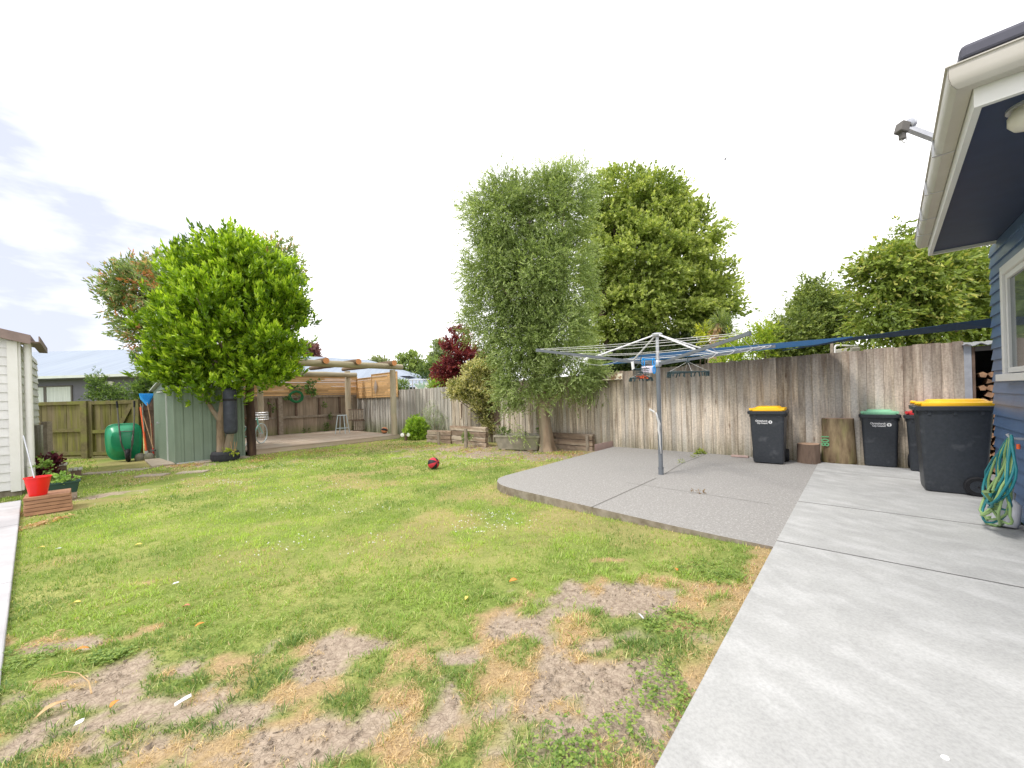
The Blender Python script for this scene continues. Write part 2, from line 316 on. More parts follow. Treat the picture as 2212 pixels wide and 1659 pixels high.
def rrect(w_, d_, r, n=4, c=(0, 0)):
    pts = []
    for (sx_, sy_, a0) in ((1, 1, 0), (-1, 1, pi/2), (-1, -1, pi), (1, -1, 3*pi/2)):
        for k in range(n+1):
            a = a0+k*pi/2/n; pts.append((c[0]+sx_*(w_/2-r)+r*cos(a), c[1]+sy_*(d_/2-r)+r*sin(a)))
    return pts
def npmesh(name, Vv, Fq, cols, m, parent=None, origin=(0, 0, 0)):
    me = bpy.data.meshes.new(name); nV = len(Vv); nF, k = Fq.shape
    if parent is not None:
        p = parent
        while p.parent is not None: p = p.parent
        Mi = np.array(ROOTM[p.name].inverted()); Vv = Vv @ Mi[:3, :3].T+Mi[:3, 3]
    else: Vv = Vv-np.array(origin)
    me.vertices.add(nV); me.vertices.foreach_set('co', np.ascontiguousarray(Vv, dtype=np.float32).ravel())
    me.loops.add(nF*k); me.loops.foreach_set('vertex_index', Fq.astype(np.int32).ravel())
    me.polygons.add(nF); me.polygons.foreach_set('loop_start', np.arange(0, nF*k, k, dtype=np.int32))
    me.update(calc_edges=True); me.validate()
    a = me.attributes.new('col', 'FLOAT_COLOR', 'POINT')
    c = np.ones((nV, 4), dtype=np.float32); c[:, :3] = cols; a.data.foreach_set('color', c.ravel())
    me.materials.append(m); o = bpy.data.objects.new(name, me); COL.objects.link(o)
    if parent is not None: o.parent = parent
    else: o.location = origin
    return o
def unit(a): return a/np.maximum(np.linalg.norm(a, axis=1, keepdims=True), 1e-9)
rng = np.random.default_rng(11)
def leaves(P, D, S, ln, wd, col, fold=.25):
    """one folded leaf of two triangles per row: base P, direction D, side S"""
    n = len(P); D = unit(D); S = unit(S-(S*D).sum(1, keepdims=True)*D); Nn = np.cross(D, S)
    ln = ln[:, None]; wd = wd[:, None]
    mid = P+D*ln*.5
    Vv = np.stack([P, mid+S*wd*.5+Nn*wd*fold, P+D*ln-Nn*ln*.08, mid-S*wd*.5+Nn*wd*fold], 1).reshape(-1, 3)
    b = np.arange(n)*4
    F = np.concatenate([np.stack([b, b+1, b+2], 1), np.stack([b, b+2, b+3], 1)])
    return Vv, F, np.repeat(col, 4, 0)

# ------------------------------------------------------------------ noise
def vn(x, y, s, seed=0):
    x = np.asarray(x)*s+seed*17.3; y = np.asarray(y)*s+seed*9.1
    xi = np.floor(x).astype(np.int64); yi = np.floor(y).astype(np.int64); fx = x-xi; fy = y-yi
    fx = fx*fx*(3-2*fx); fy = fy*fy*(3-2*fy)
    def h(a, b):
        k = (a*374761393+b*668265263+seed*1274126177) & 0xffffffff
        k = ((k ^ (k >> 13))*1274126177) & 0xffffffff
        return ((k ^ (k >> 16)) & 0xffff)/65535.0
    return (h(xi, yi)*(1-fx)+h(xi+1, yi)*fx)*(1-fy)+(h(xi, yi+1)*(1-fx)+h(xi+1, yi+1)*fx)*fy
def fbm(x, y, s, seed=0, o=4):
    r = 0; a = .5; t = 0
    for i in range(o): r = r+a*vn(x, y, s*2**i, seed+i); t += a; a *= .5
    return r/t
def ell(lst):
    res = []
    for (u, v, ru, rv) in lst:
        p = L(u, v); a, b = ab(u, v); res.append((p.x, p.y, ru*p.y/FPX, rv*p.y/b, ))
    return res
DIRT = ell([(1300, 1530, 110, 90), (1190, 1500, 90, 60), (1330, 1285, 100, 34), (1380, 1290, 60, 30), (1465, 1276, 60, 12), (1250, 1480, 70, 40), (1220, 1540, 150, 66), (1120, 1600, 90, 45), (1290, 1450, 80, 35), (1370, 1385, 100, 20),
            (1430, 1400, 60, 30), (720, 1398, 55, 22), (985, 1425, 55, 18), (950, 1500, 45, 55), (90, 1525, 150, 42), (270, 1455, 110, 26), (400, 1560, 130, 60), (190, 1600, 150, 55), (700, 1440, 60, 20),
            (560, 1640, 110, 36), (1080, 980, 160, 9), (1180, 985, 110, 10), (1000, 968, 110, 7), (640, 995, 10, 4), (420, 1005, 60, 4), (230, 1070, 40, 8)])
DRY = ell([(1075, 1345, 45, 36), (843, 1388, 38, 16), (1155, 1475, 62, 42), (850, 1535, 85, 42), (830, 1625, 120, 46), (1310, 1217, 22, 5), (480, 1435, 75, 24), (150, 1385, 70, 16), (300, 1357, 42, 8),
           (690, 1590, 90, 34), (955, 1565, 55, 45), (1190, 1400, 70, 25), (1440, 1415, 40, 16), (320, 1255, 30, 5), (1500, 1380, 30, 50), (1470, 1620, 40, 60), (420, 1510, 80, 16), (1240, 1345, 50, 10),
           (1440, 1275, 40, 14), (370, 1450, 60, 10), (1280, 1560, 40, 20), (1560, 1330, 12, 60), (1640, 1220, 16, 20), (100, 1480, 80, 10)])
def field(E_, x, y, amp, seed, s):
    x0, y0 = x, y; x = x0+.30*(fbm(x0, y0, 2.6, seed+40, 3)-.5)*np.clip(y0/3, .5, 2); y = y0+.24*(fbm(x0, y0, 2.6, seed+50, 3)-.5)*np.clip(y0/3, .5, 2)
    nz = fbm(x, y, s, seed, 4)-.5
    r = np.full(np.shape(x), -9.0)
    for (cx, cy, rx, ry) in E_:
        d = 1-np.sqrt(((x-cx)/rx)**2+((y-cy)/ry)**2); r = np.maximum(r, d)
    return r+nz*amp
WEAR = ell([(1230, 1510, 330, 150), (270, 1565, 400, 75), (1370, 1290, 200, 40), (730, 1400, 110, 28), (620, 1600, 330, 75), (900, 1540, 170, 80), (1090, 1360, 90, 40), (170, 1385, 120, 16)])
def wear(x, y):
    r = np.full(np.shape(x), -9.0)
    for (cx, cy, rx, ry) in WEAR: r = np.maximum(r, 1-np.sqrt(((x-cx)/rx)**2+((y-cy)/ry)**2))
    return np.clip(r, -1.5, .55)
def f_dirt(x, y):
    d = field(DIRT, x, y, 3.4, 3, 6.0)*1.5+.12
    e = (wear(x, y)*1.15+(fbm(x, y, 4.2, 71, 5)-.5)*4.6-.52)*1.8
    return np.clip(np.maximum(d, e), 0, 1)
def f_dry(x, y):
    a = np.clip(field(DRY, x, y, 3.4, 9, 7.5)*1.2+.30, 0, 1)
    b = np.clip((wear(x, y)*1.0+(fbm(x, y, 5.5, 72, 5)-.5)*4.6-.05)*1.5, 0, 1)*.95
    c = np.clip((fbm(x, y, 1.3, 31, 4)-.49)*3.5, 0, .45)*np.clip((y-2.5)/2, 0, 1)
    e_ = (np.asarray(x)-PE.x)*U.x+(np.asarray(y)-PE.y)*U.y; e_ = np.clip((.17-e_)*6+(fbm(x, y, 5, 61, 3)-.5)*2.2, 0, .85)
    return np.clip(np.maximum(np.maximum(a, b), np.maximum(c, e_)), 0, 1)
# ------------------------------------------------------------------ ground, lawn, slabs
def attrmesh(name, X, Y, Zc, m, attrs):
    ny, nx = X.shape; me = bpy.data.meshes.new(name)
    i = np.arange(ny*nx).reshape(ny, nx); F = np.stack([i[:-1, :-1], i[:-1, 1:], i[1:, 1:], i[1:, :-1]], -1).reshape(-1, 4)
    me.vertices.add(nx*ny); me.vertices.foreach_set('co', np.stack([X, Y, Zc], -1).astype(np.float32).ravel())
    me.loops.add(F.size); me.loops.foreach_set('vertex_index', F.astype(np.int32).ravel())
    me.polygons.add(len(F)); me.polygons.foreach_set('loop_start', np.arange(0, F.size, 4, dtype=np.int32))
    me.update(calc_edges=True)
    me.polygons.foreach_set('use_smooth', [True]*len(me.polygons))
    for k, val in attrs.items():
        a = me.attributes.new(k, 'FLOAT', 'POINT'); a.data.foreach_set('value', val.astype(np.float32).ravel())
    me.materials.append(m); o = bpy.data.objects.new(name, me); COL.objects.link(o); return o
def lawnmat():
    m = bpy.data.materials.new('lawn_soil_and_turf'); m.use_nodes = True; t = m.node_tree; n = t.nodes; l = t.links.new
    bs = n['Principled BSDF']; bs.inputs['Roughness'].default_value = .95; bs.inputs['Specular IOR Level'].default_value = .1
    g = n.new('ShaderNodeNewGeometry')
    def noise(s, d=5, r=.6):
        q = n.new('ShaderNodeTexNoise'); q.inputs['Scale'].default_value = s; q.inputs['Detail'].default_value = d; q.inputs['Roughness'].default_value = r; l(g.outputs['Position'], q.inputs[0]); return q.outputs[0]
    def ramp(i, p0, c0, p1, c1):
        q = n.new('ShaderNodeValToRGB'); q.color_ramp.elements[0].position = p0; q.color_ramp.elements[1].position = p1
        q.color_ramp.elements[0].color = col4(c0); q.color_ramp.elements[1].color = col4(c1); l(i, q.inputs[0]); return q.outputs[0]
    def mix(f, a, b):
        q = n.new('ShaderNodeMix'); q.data_type = 'RGBA'; l(f, q.inputs['Factor']); l(a, q.inputs['A']); l(b, q.inputs['B']); return q.outputs['Result']
    def att(k):
        q = n.new('ShaderNodeAttribute'); q.attribute_name = k; return q.outputs['Fac']
    turf = ramp(noise(45), .35, (.12, .165, .035), .65, (.24, .30, .075))
    turf = mix(ramp(noise(1.1), .42, (0, 0, 0), .62, (1, 1, 1)), turf, ramp(noise(60), .35, (.23, .25, .075), .65, (.38, .38, .13)))
    straw = ramp(noise(70), .35, (.30, .205, .115), .65, (.46, .33, .18))
    soil = ramp(noise(26, 8, .7), .36, (.27, .21, .16), .62, (.43, .35, .27))
    vo = n.new('ShaderNodeTexVoronoi'); vo.feature = 'DISTANCE_TO_EDGE'; vo.inputs['Scale'].default_value = 34
    wr = n.new('ShaderNodeVectorMath'); wr.operation = 'ADD'; nn = n.new('ShaderNodeTexNoise'); nn.inputs['Scale'].default_value = 9; l(g.outputs['Position'], nn.inputs[0])
    sc2 = n.new('ShaderNodeVectorMath'); sc2.operation = 'SCALE'; sc2.inputs['Scale'].default_value = .22; l(nn.outputs['Color'], sc2.inputs[0])
    l(g.outputs['Position'], wr.inputs[0]); l(sc2.outputs[0], wr.inputs[1]); l(wr.outputs[0], vo.inputs['Vector'])
    crack = ramp(vo.outputs['Distance'], .0, (.72, .70, .68), .06, (1, 1, 1))
    mm = n.new('ShaderNodeMix'); mm.data_type = 'RGBA'; mm.blend_type = 'MULTIPLY'; mm.inputs['Factor'].default_value = .75; l(soil, mm.inputs['A']); l(crack, mm.inputs['B']); soil = mm.outputs['Result']
    cur = mix(att('dry'), turf, straw); cur = mix(att('dirt'), cur, soil); l(cur, bs.inputs['Base Color'])
    bp = n.new('ShaderNodeBump'); bp.inputs['Strength'].default_value = .7; bp.inputs['Distance'].default_value = .010
    ma = n.new('ShaderNodeMath'); ma.operation = 'MULTIPLY_ADD'; l(noise(38, 6, .7), ma.inputs[0]); ma.inputs[1].default_value = 1.0; l(crack, ma.inputs[2])
    l(ma.outputs[0], bp.inputs['Height']); l(bp.outputs[0], bs.inputs['Normal']); return m
lawn_m = lawnmat()
xs = np.concatenate([np.arange(-24, -9, .25), np.arange(-9, 7.5, .05)]); ys = np.concatenate([np.arange(-5, .4, .25), np.arange(.4, 8, .04), np.arange(8, 24, .1)])
X, Y = np.meshgrid(xs, ys); dirt = f_dirt(X, Y); dry = f_dry(X, Y)
Zc = zl(X, Y)+.012*(fbm(X, Y, 3.1, 5, 4)-.5)-dirt*.012+dirt*.010*(fbm(X, Y, 14, 8, 3)-.5)
lawn = attrmesh('lawn', X, Y, Zc, lawn_m, {'dirt': dirt, 'dry': dry}); tag(lawn, kind='structure')
far_g = mat('far_ground', (.12, .16, .05), (.17, .19, .08), sc_=.5, rough=.95)
g = MB(); g.obox((-700, -700, -1.2), (1400, 0, 0), (0, 1400, 0), (0, 0, .75)); tag(g.build('ground', far_g), kind='structure')

def P2(l_): return [(p.x, p.y) for p in l_]
def extrude_poly(name, poly, z0, z1, m, side=None):
    mb = MB(); mb.prism(poly, z0, z1); o = mb.build(name, m)
    if side:
        o.data.materials.append(side)
        for p in o.data.polygons:
            if abs(p.normal.z) < .5: p.material_index = 1
    return tag(o, kind='structure')
def ccw(poly):
    s = sum(poly[i][0]*poly[(i+1) % len(poly)][1]-poly[(i+1) % len(poly)][0]*poly[i][1] for i in range(len(poly)))
    return poly if s > 0 else poly[::-1]
def offs(p, a, b): q = Vector((p[0], p[1], 0))+U*a+V*b; return (q.x, q.y)
PL = PE-V*6; PF = PE+V*((FP-PE).dot(V)-.12)
path_poly = ccw([(PL.x, PL.y), (PF.x, PF.y), ((PF+R_*9).x, (PF+R_*9).y), ((PL+R_*9).x, (PL+R_*9).y)])
# path laid as bays: joints run along U
s0, s1 = -6.0, (FP-PE).dot(V)-.12
js = [ (G(1683, 1169)-PE).dot(V), (G(1725, 1083)-PE).dot(V)]
js = [js[0]-3.6]+js+[js[1]+2.2 if js[1]+2.2 < s1-.5 else s1]
edges = [s0]+[j for j in js if s0 < j < s1-.3]+[s1]
mb = MB()
for i in range(len(edges)-1):
    a0, a1 = edges[i]+(.006 if i else 0), edges[i+1]-.006
    mb.obox(PE+V*a0-Z*.32, V*(a1-a0), R_*9, Z*.322)
jb = MB()
for e_ in edges[1:-1]:
    p_ = PE+V*e_; q_ = p_+R_*9; jb.add([p_-V*.0045+Z*.0032, q_-V*.0045+Z*.0032, q_+V*.0045+Z*.0032, p_+V*.0045+Z*.0032], [(0, 1, 2, 3)])
joint_m = mat('path_joint_shadow', (.10, .095, .085), (.16, .15, .14), sc_=15, rough=.95)
tag(jb.build('path_joints', joint_m), kind='structure')
path_o = tag(mb.build('path', conc, bevel=.006), kind='structure')
pat_px = [(1670.5, 1181), (1560, 1158.5), (1438, 1132), (1277.5, 1095), (1190, 1074.5), (1117, 1058), (1094, 1051.5), (1080, 1046), (1073.5, 1039), (1077, 1033), (1091, 1027.3), (1120, 1019.5), (1174, 1005.4), (1283, 976), (1330, 963.5)]
pp = [G(u, v, -.006) for u, v in pat_px]
far_end = PF+V*.0
patio = [(p.x, p.y) for p in pp]+[(far_end.x, far_end.y)]
q = PE+V*((pp[0]-PE).dot(V)); patio[0] = (q.x, q.y)
patio_o = extrude_poly('patio', ccw(patio), -.34, -.006, aggr, edgec)
# patio control joints: thin dark grooves laid 2 mm proud of the slab as narrow filler strips
groove = mat('joint_filler', (.13, .12, .10), (.09, .085, .07), sc_=20, rough=.95)
mb = MB()
def strip(pts, wd, z, mb=mb):
    for a, b in zip(pts[:-1], pts[1:]):
        a = Vector((a.x, a.y, z)); b = Vector((b.x, b.y, z)); d = (b-a).normalized(); n_ = Vector((-d.y, d.x, 0))*wd/2
        mb.add([a-n_, a+n_, b+n_, b-n_], [(3, 2, 1, 0)])
strip([G(1278, 1095.0), G(1418, 1032)], .008, -.002); strip([G(1436, 1023), G(1475, 1000), G(1524, 981)], .008, -.002)
strip([G(1352, 1042), G(1509, 1065), G(1668, 1089)], .006, -.002)
tag(mb.build('patio_joints', groove), kind='structure')
# left-hand strip of concrete along the white building
WBc = L(47, 1070)
sp = [L(45, 1100), L(2, 1470)]
e0 = sp[0]; sd_ = (sp[1]-sp[0]); sd_.z = 0; sln = sd_.length; sd_.normalize(); sn_ = Vector((-sd_.y, sd_.x, 0)); sn_ = sn_ if sn_.dot(V) < 0 else -sn_
mb = MB(); zs_ = -.3
for i, (a, b, zt) in enumerate([(-.55, 1.55, .0), (1.558, 2.45, -.004), (2.458, 4.2, 0), (4.208, 6.4, .0), (6.408, 9.5, 0)]):
    mb.obox(Vector((e0.x, e0.y, -.3))+sd_*a, sd_*(b-a), sn_*3.2, Z*(.205+zt), r=[.2, .95, .4, .3, .5][i])
tag(mb.build('side_path', sidec, bevel=.01), kind='structure')

# ------------------------------------------------------------------ long paling fence along U
def paling_fence(name, label, P0, D, n_, length, ztop, zbot, m, w0=.105, rails=(), group=None, jit=.012, step=.0, parent=None, lean=.004):
    """palings side by side from P0 along D; faces toward -n_ (yard)"""
    t = parent or thing(name, label, 'fence', (P0.x, P0.y, 0))
    mb = MB(); s = 0
    while s < length:
        w_ = w0*random.uniform(.9, 1.12); c = P0+D*s+n_*random.uniform(0, .012); dz = random.uniform(-jit, jit)
        zt = ztop(s)+dz; sk = D*random.uniform(-lean, lean)
        tl = random.uniform(-.004, .004)
        mb.obox(c+Z*(zbot(s)), D*(w_-.004)+n_*tl, n_*.018, Z*(zt-zbot(s))+sk)
        s += w_
    mb.build('palings', m, t)
    for (z0, hgt, dep, mm) in rails:
        r = MB(); r.obox(P0+n_*.032+Z*z0, D*length, n_*dep, Z*hgt); r.build('rail', mm, t)
    return t
ftop = lambda p: 1.35
def fence_top(s): # s measured from P0 going along U
    # heights read at three picture points
    return np.interp(s, [0, 3.0, 6.6, 9, 20], [2.0, 1.98, 1.90, 1.86, 1.74])
FS = onfence(2086, 900); FS.z = 0      # fence's right end, where the wood store begins
len1 = (onfence(975, 900)-FS).dot(U); len2 = (onfence(864, 900)-FS).dot(U); lenC = (C0-FS).dot(U)
def zft(pu, pv): h = onfence(pu, pv); return (h-FS).dot(U), h.z
tp = [zft(2086, 736), zft(1900, 753), zft(1670, 773), zft(1500, 788), zft(1318, 804), zft(1100, 824), zft(966, 836), (lenC, 1.76)]
tx, tz = zip(*tp)
def ftop(s): return float(np.interp(s, tx, tz))
fence = thing('paling_fence', 'long weathered grey paling fence behind the bins and clothesline', 'fence', (FS.x, FS.y, 0))
pk = 0
for (a, b, m_) in ((0, len1, paling), (len1, lenC, paling_far)):
    mb = MB(); s = a
    while s < b:
        w_ = random.uniform(.098, .125); pk = 1-pk if s > 0 else 0; c = FS+U*(s-.004-.018*(pk))+V*(.018*pk+random.uniform(0, .004)); 
        zt = ftop(round(s/.9)*.9)*.6+ftop(s)*.4+random.uniform(-.012, .012)
        mb.obox(c+Z*(-.22), U*(w_+.040*pk-.003*(1-pk))+V*random.uniform(-.003, .003), V*.012, Z*(zt+.22)+U*random.uniform(-.005, .005)); s += w_
    mb.build('palings', m_, fence)
for zz in (.35, 1.5):
    mb = MB(); mb.obox(FS+V*.045+Z*zz, U*lenC, V*.05, Z*.09); mb.build('rail', rail_m, fence)
# patchy extra board and hook on the silvered stretch
# ------------------------------------------------------------------ back fence (framed side) + slat screens
backlen = (C0-onback(518, 900)).dot(V)
bf = thing('framed_fence', 'brown fence at the back of the deck showing its rails and studs', 'fence', (C0.x, C0.y, 0))
mb = MB(); s = 0
while s < backlen:
    w_ = random.uniform(.14, .16); mb.obox(C0-V*(s+w_)+Z*-.22+U*random.uniform(.0, .01), V*(w_-.004), U*.018, Z*(1.62+.22)); s += w_
mb.build('palings', backpal, bf)
zr = [onback(600, 857).z, onback(600, 937).z]
zr_mid = onback(620, 922+0).z
mb = MB(); mb.obox(C0-V*backlen+R_*.06+Z*1.56, V*backlen, U*.055, Z*.09); mb.build('top_rail', rail_m, bf)
zmid = onback(650, 900).z
mb = MB(); mb.obox(C0-V*backlen+R_*.06+Z*(zmid-.045), V*backlen, U*.055, Z*.09); mb.build('middle_rail', rail_m, bf)
for u_ in (583, 640, 690, 734):
    p = onback(u_, 900); s_ = (C0-p).dot(V)
    mb = MB(); mb.obox(C0-V*(s_+.04)+R_*.075+Z*(zmid+.045), V*.07, U*.07, Z*(1.56-zmid-.045)); mb.build('stud', rail_dark, bf)
for u_, ww in ((604, .16), (536, .12), (757, .14)):
    p = onback(u_, 900); s_ = (C0-p).dot(V)
    mb = MB(); mb.obox(C0-V*(s_+.07)+R_*.14+Z*-.2, V*ww, U*.07, Z*1.80); mb.build('post', rail_m, bf)
    mb = MB(); mb.obox(C0-V*(s_+.07+.045)+R_*.135+Z*-.2, V*.043, U*.06, Z*1.76); mb.build('post_side', rail_dark, bf)
def slats(t, P0, D, n_, segs):
    """segs: (s0, s1, z0, z1); thin honey boards, one screen panel each"""
    for (a, b, z0, z1) in segs:
        mb = MB(); nrow = max(3, round((z1-z0)/.088)); hh = (z1-z0)/nrow
        for k in range(nrow):
            s_ = a
            while s_ < b:
                w_ = min(random.uniform(1.1, 2.0), b-s_); mb.obox(P0+D*s_+n_*(.02+random.uniform(0, .006))+Z*(z0+k*hh), D*(w_-.003), n_*.014, Z*(hh-random.choice([.001, .002, .002, .003, .002, .012]))); s_ += w_
        # thin inserts between some boards
        mb.build('slat_panel', screen_m, t)
        mb = MB()
        for e in (a, b-.03): mb.obox(P0+D*e+n_*.038+Z*(z0-.01), D*.03, n_*.02, Z*(z1-z0+.04))
        mb.obox(P0+D*(a+.031)+n_*.038+Z*(z1-.004), D*(b-a-.062), n_*.022, Z*.025)
        mb.build('trim', screen_m, t)
bs_ = thing('slat_screen', 'honey coloured slat screen raised above the framed back fence, ivy creeping over it', 'screen', (C0.x, C0.y, 0))
slats(bs_, C0-V*backlen+R_*.06, V, R_, [(0, backlen-.02, 1.66, 2.50)])
ws_ = thing('slat_screen', 'short honey slat screen with a raised end, mounted on the fence behind the corner post', 'screen', (C0.x, C0.y, 0))
segA = (C0-onfence(806, 850)).dot(U)*1.0; segB = (C0-onfence(862, 850)).dot(U)
za, zb = onfence(862, 857).z, onfence(862, 803).z
slats(ws_, C0-V*.02, R_, -V, [(.1, segA, za-.0, onfence(790, 824-6).z+.02), (segA+.004, segB, za-.0, zb)])
mb = MB(); mb.obox(C0+R_*(segA+.55)-V*.095+Z*(za+.02), R_*.02, -V*.01, Z*0.02)
# diagonal tie wires left out; a grey frond ornament hangs by the post
fo = onfence(808, 846, .14)
mb = MB()
top = onfence(811, 820, .12); bot = onfence(811, 848, .12)
for k in range(14):
    f_ = k/13; c = top.lerp(bot, f_); wv = .15*sin(pi*min(1, f_*1.05+.05))+.02
    for sgn in (-1, 1): mb.add([c, c+R_*sgn*wv*.9-Z*.10*1, c+R_*sgn*wv-Z*.13, c-Z*.035], [(0, 1, 2, 3)])
solo(mb, 'frond_ornament', galv, 'small grey fern frond ornament hanging on the raised slat screen', 'ornament', tuple(fo))

# ------------------------------------------------------------------ deck and pergola
DZ = 0.0
dA = G(537.5, 972.5, DZ); dB = dA+V*((G(843, 939, DZ)-dA).dot(V)+.25)
dlen = (dB-dA).dot(V); ddep = (C0-dA).dot(U)-.12
deck = thing('timber_deck', 'low weathered timber deck under the pole pergola', 'deck', tuple(dA))
mb = MB(); k = 0
while k*.145 < ddep: mb.obox(dA+U*(k*.145)-V*.7-Z*.03, V*(dlen+.7), U*.139, Z*.03); k += 1
mb.build('deck_boards', deck_m, deck)
mb = MB()
for i in range(2): mb.obox(dA+R_*.03-V*0-Z*(.03+.115*(i+1)), V*dlen, U*.027, Z*.11)
mb.build('fascia_board', deck_m, deck)
mb = MB(); mb.obox(dB+R_*.0-Z*.27+V*.002, V*.025, U*ddep, Z*.235); mb.build('end_board', deck_m, deck)
per = thing('pole_pergola', 'open pergola of round timber poles over the deck', 'pergola', tuple(dA))
def logpole(p0, p1, r0, r1, m_, name, capm=None, n=14, parent=per):
    p0 = Vector(p0); p1 = Vector(p1); mb = MB(); k = 9; pts = []; rr = []
    d = (p1-p0)
    for i in range(k+1):
        f_ = i/k; pts.append(p0+d*f_+Vector((random.uniform(-1, 1), random.uniform(-1, 1), random.uniform(-1, 1)))*.008*(0 < i < k)); rr.append((r0*(1-f_)+r1*f_)*random.uniform(.97, 1.03))
    mb.tube(pts, rr, n); o = mb.build(name, m_, parent, smooth=50)
    if capm:
        o.data.materials.append(capm)
        for pl in o.data.polygons:
            if len(pl.vertices) > 4: pl.material_index = 1
    return o
ztop = 2.60
Pf2 = dB-V*.18+U*.14-V*.0          # corner post, front right
pc = G(845, 938, DZ); Pf2 = dA+V*((pc-dA).dot(V))+U*.14
pd = G(545, 972, DZ); Pf1 = dA+V*((pd-dA).dot(V)-.02)+R_*.06
Pb2 = C0+R_*.95-V*.75; Pb2 = G(755, 929, DZ) if False else Pb2
a_, b_ = ab(752, 860); # back right post sits on the back line seen at u = 752
s_ = ((C0+R_*.55).x-a_/FPX*(C0+R_*.55).y)/(V.x-a_/FPX*V.y); Pb2 = C0+R_*.55-V*s_
a_, b_ = ab(563, 880); s_ = ((C0+R_*.7).x-a_/FPX*(C0+R_*.7).y)/(V.x-a_/FPX*V.y); Pb1 = C0+R_*.7-V*s_
zf = A(866, 800, (Pf2).y).z; 
zc1 = A(845, 792.5, Pf2.y).z
logpole(Pf2+Z*DZ, Pf2+Z*(zc1-.12), .115, .108, pole_m, 'post')
logpole(Pf1-Z*.28, Pf1+Z*(zc1-.12), .115, .108, darkpole, 'post')
logpole(Pb2+Z*DZ, Pb2+Z*(A(748, 802, Pb2.y).z), .135, .125, pole_m, 'post')
logpole(Pb1+Z*DZ, Pb1+Z*(zc1-.12), .105, .10, pole_m, 'post')
logpole(Pf2+V*.42+Z*zc1, Pf1-V*.5+Z*(zc1+.02), .108, .118, beam_m, 'beam', cut_m)
zb2 = A(700, 806.5, (Pb2-V*2).y).z
bb = Pb2+R_*.14
logpole(bb+V*.35+Z*(zb2), Pb1+R_*.14-V*.5+Z*(zb2-.02), .11, .12, beam_m, 'beam')
for u_, v_ in ((705, 779), (775, 781), (852, 784), (640, 777), (580, 776)):
    a_, b_ = ab(u_, v_); base = Pf2+R_*.35; s_ = (base.x-a_/FPX*base.y)/(V.x-a_/FPX*V.y); q0 = base-V*s_
    zt = zc1+.21; q0 = q0+Z*(zt-0)
    q0.z = H-b_*q0.y/FPX if abs(H-b_*q0.y/FPX-zt) < .25 else zt
    q1 = q0+U*(ddep-.6); q1.z = zb2+.22
    logpole(q0, q1, .105, .08, rafter_m, 'rafter', cut_m)

# ------------------------------------------------------------------ left mossy fence with gate
FY = 11.75
def lf(u, v, off=0): return A(u, v, FY-off)
ZG = -.16
Xv = Vector((1, 0, 0)); Yv = Vector((0, 1, 0))
ztl = lf(187, 866).z
def mossfence(t, x0, x1, ztop_, bname):
    mb = MB(); x = x0
    while x < x1-.02:
        w_ = min(random.uniform(.14, .17), x1-x); mb.obox((x, FY+random.uniform(0, .01), ZG+.06), (w_-.006, 0, 0), (0, .02, 0), (random.uniform(-.004, .004), 0, ztop_-ZG-.06+random.uniform(-.01, .006))); x += w_
    mb.build(bname, mossy, t)
xl0 = lf(-40, 900).x; xp0 = lf(181, 900).x; xp1 = lf(194, 900).x; xg1 = lf(297, 900).x; xg2 = lf(306, 900).x
lfen = thing('mossy_fence', 'green mossed board fence left of the gate, rails facing the yard', 'fence', (xl0, FY, ZG))
mossfence(lfen, xl0, xp0, ztl, 'boards')
for zz in (ztl-.10, lf(100, 931).z-.05, ZG+.12):
    mb = MB(); mb.obox((xl0, FY-.052, zz), (xp0-xl0-.004, 0, 0), (0, .05, 0), (0, 0, .10)); mb.build('rail', mossy_rail, lfen)
mb = MB(); mb.obox((xp0, FY-.10, ZG-.1), (xp1-xp0, 0, 0), (0, .12, 0), (0, 0, ztl-ZG+.1)); mb.build('post', mossy_rail, lfen)
gate = thing('board_gate', 'mossy timber gate with a diagonal brace, behind the wheelbarrow', 'gate', (xp1+.01, FY, ZG))
mossfence(gate, xp1+.012, xg1-.012, ztl-.01, 'boards')
for zz in (ztl-.12, lf(250, 931).z-.05, ZG+.10):
    mb = MB(); mb.obox((xp1+.012, FY-.05, zz), (xg1-xp1-.024, 0, 0), (0, .048, 0), (0, 0, .10)); mb.build('rail', mossy_rail, gate)
for xx in (xp1+.014, xg1-.12):
    mb = MB(); mb.obox((xx, FY-.054, ZG+.06), (.10, 0, 0), (0, .05, 0), (0, 0, ztl-ZG-.08)); mb.build('stile', mossy, gate)
q0 = Vector((lf(228, 980).x, FY-.052, ZG+.20)); q1 = Vector((xg1-.2, FY-.052, ztl-.14)); d = q1-q0
mb = MB(); mb.obox(q0, d, Vector((.13, 0, 0)), Vector((0, .046, 0))); mb.build('brace', mossy_rail, gate)
mb = MB(); mb.obox((xg1, FY-.10, ZG-.1), (xg2-xg1, 0, 0), (0, .12, 0), (0, 0, ztl-ZG+.1))
solo(mb, 'gate_post', mossy_rail, 'mossy square post between the gate and the leaning garden tools', 'post', (xg1, FY, ZG))
df = thing('dark_board_fence', 'short dark board fence behind the leaning garden tools', 'fence', (xg2, FY, ZG))
mb = MB(); x = xg2+.01
while x < xg2+2.6: mb.obox((x, FY+.05, ZG), (.145, 0, 0), (0, .02, 0), (0, 0, 1.78)); x += .15
mb.build('boards', rail_dark, df)
mb = MB(); mb.obox((xg2+.01, FY+.0, 1.25), (2.6, 0, 0), (0, .045, 0), (0, 0, .1)); mb.build('rail', rail_dark, df)

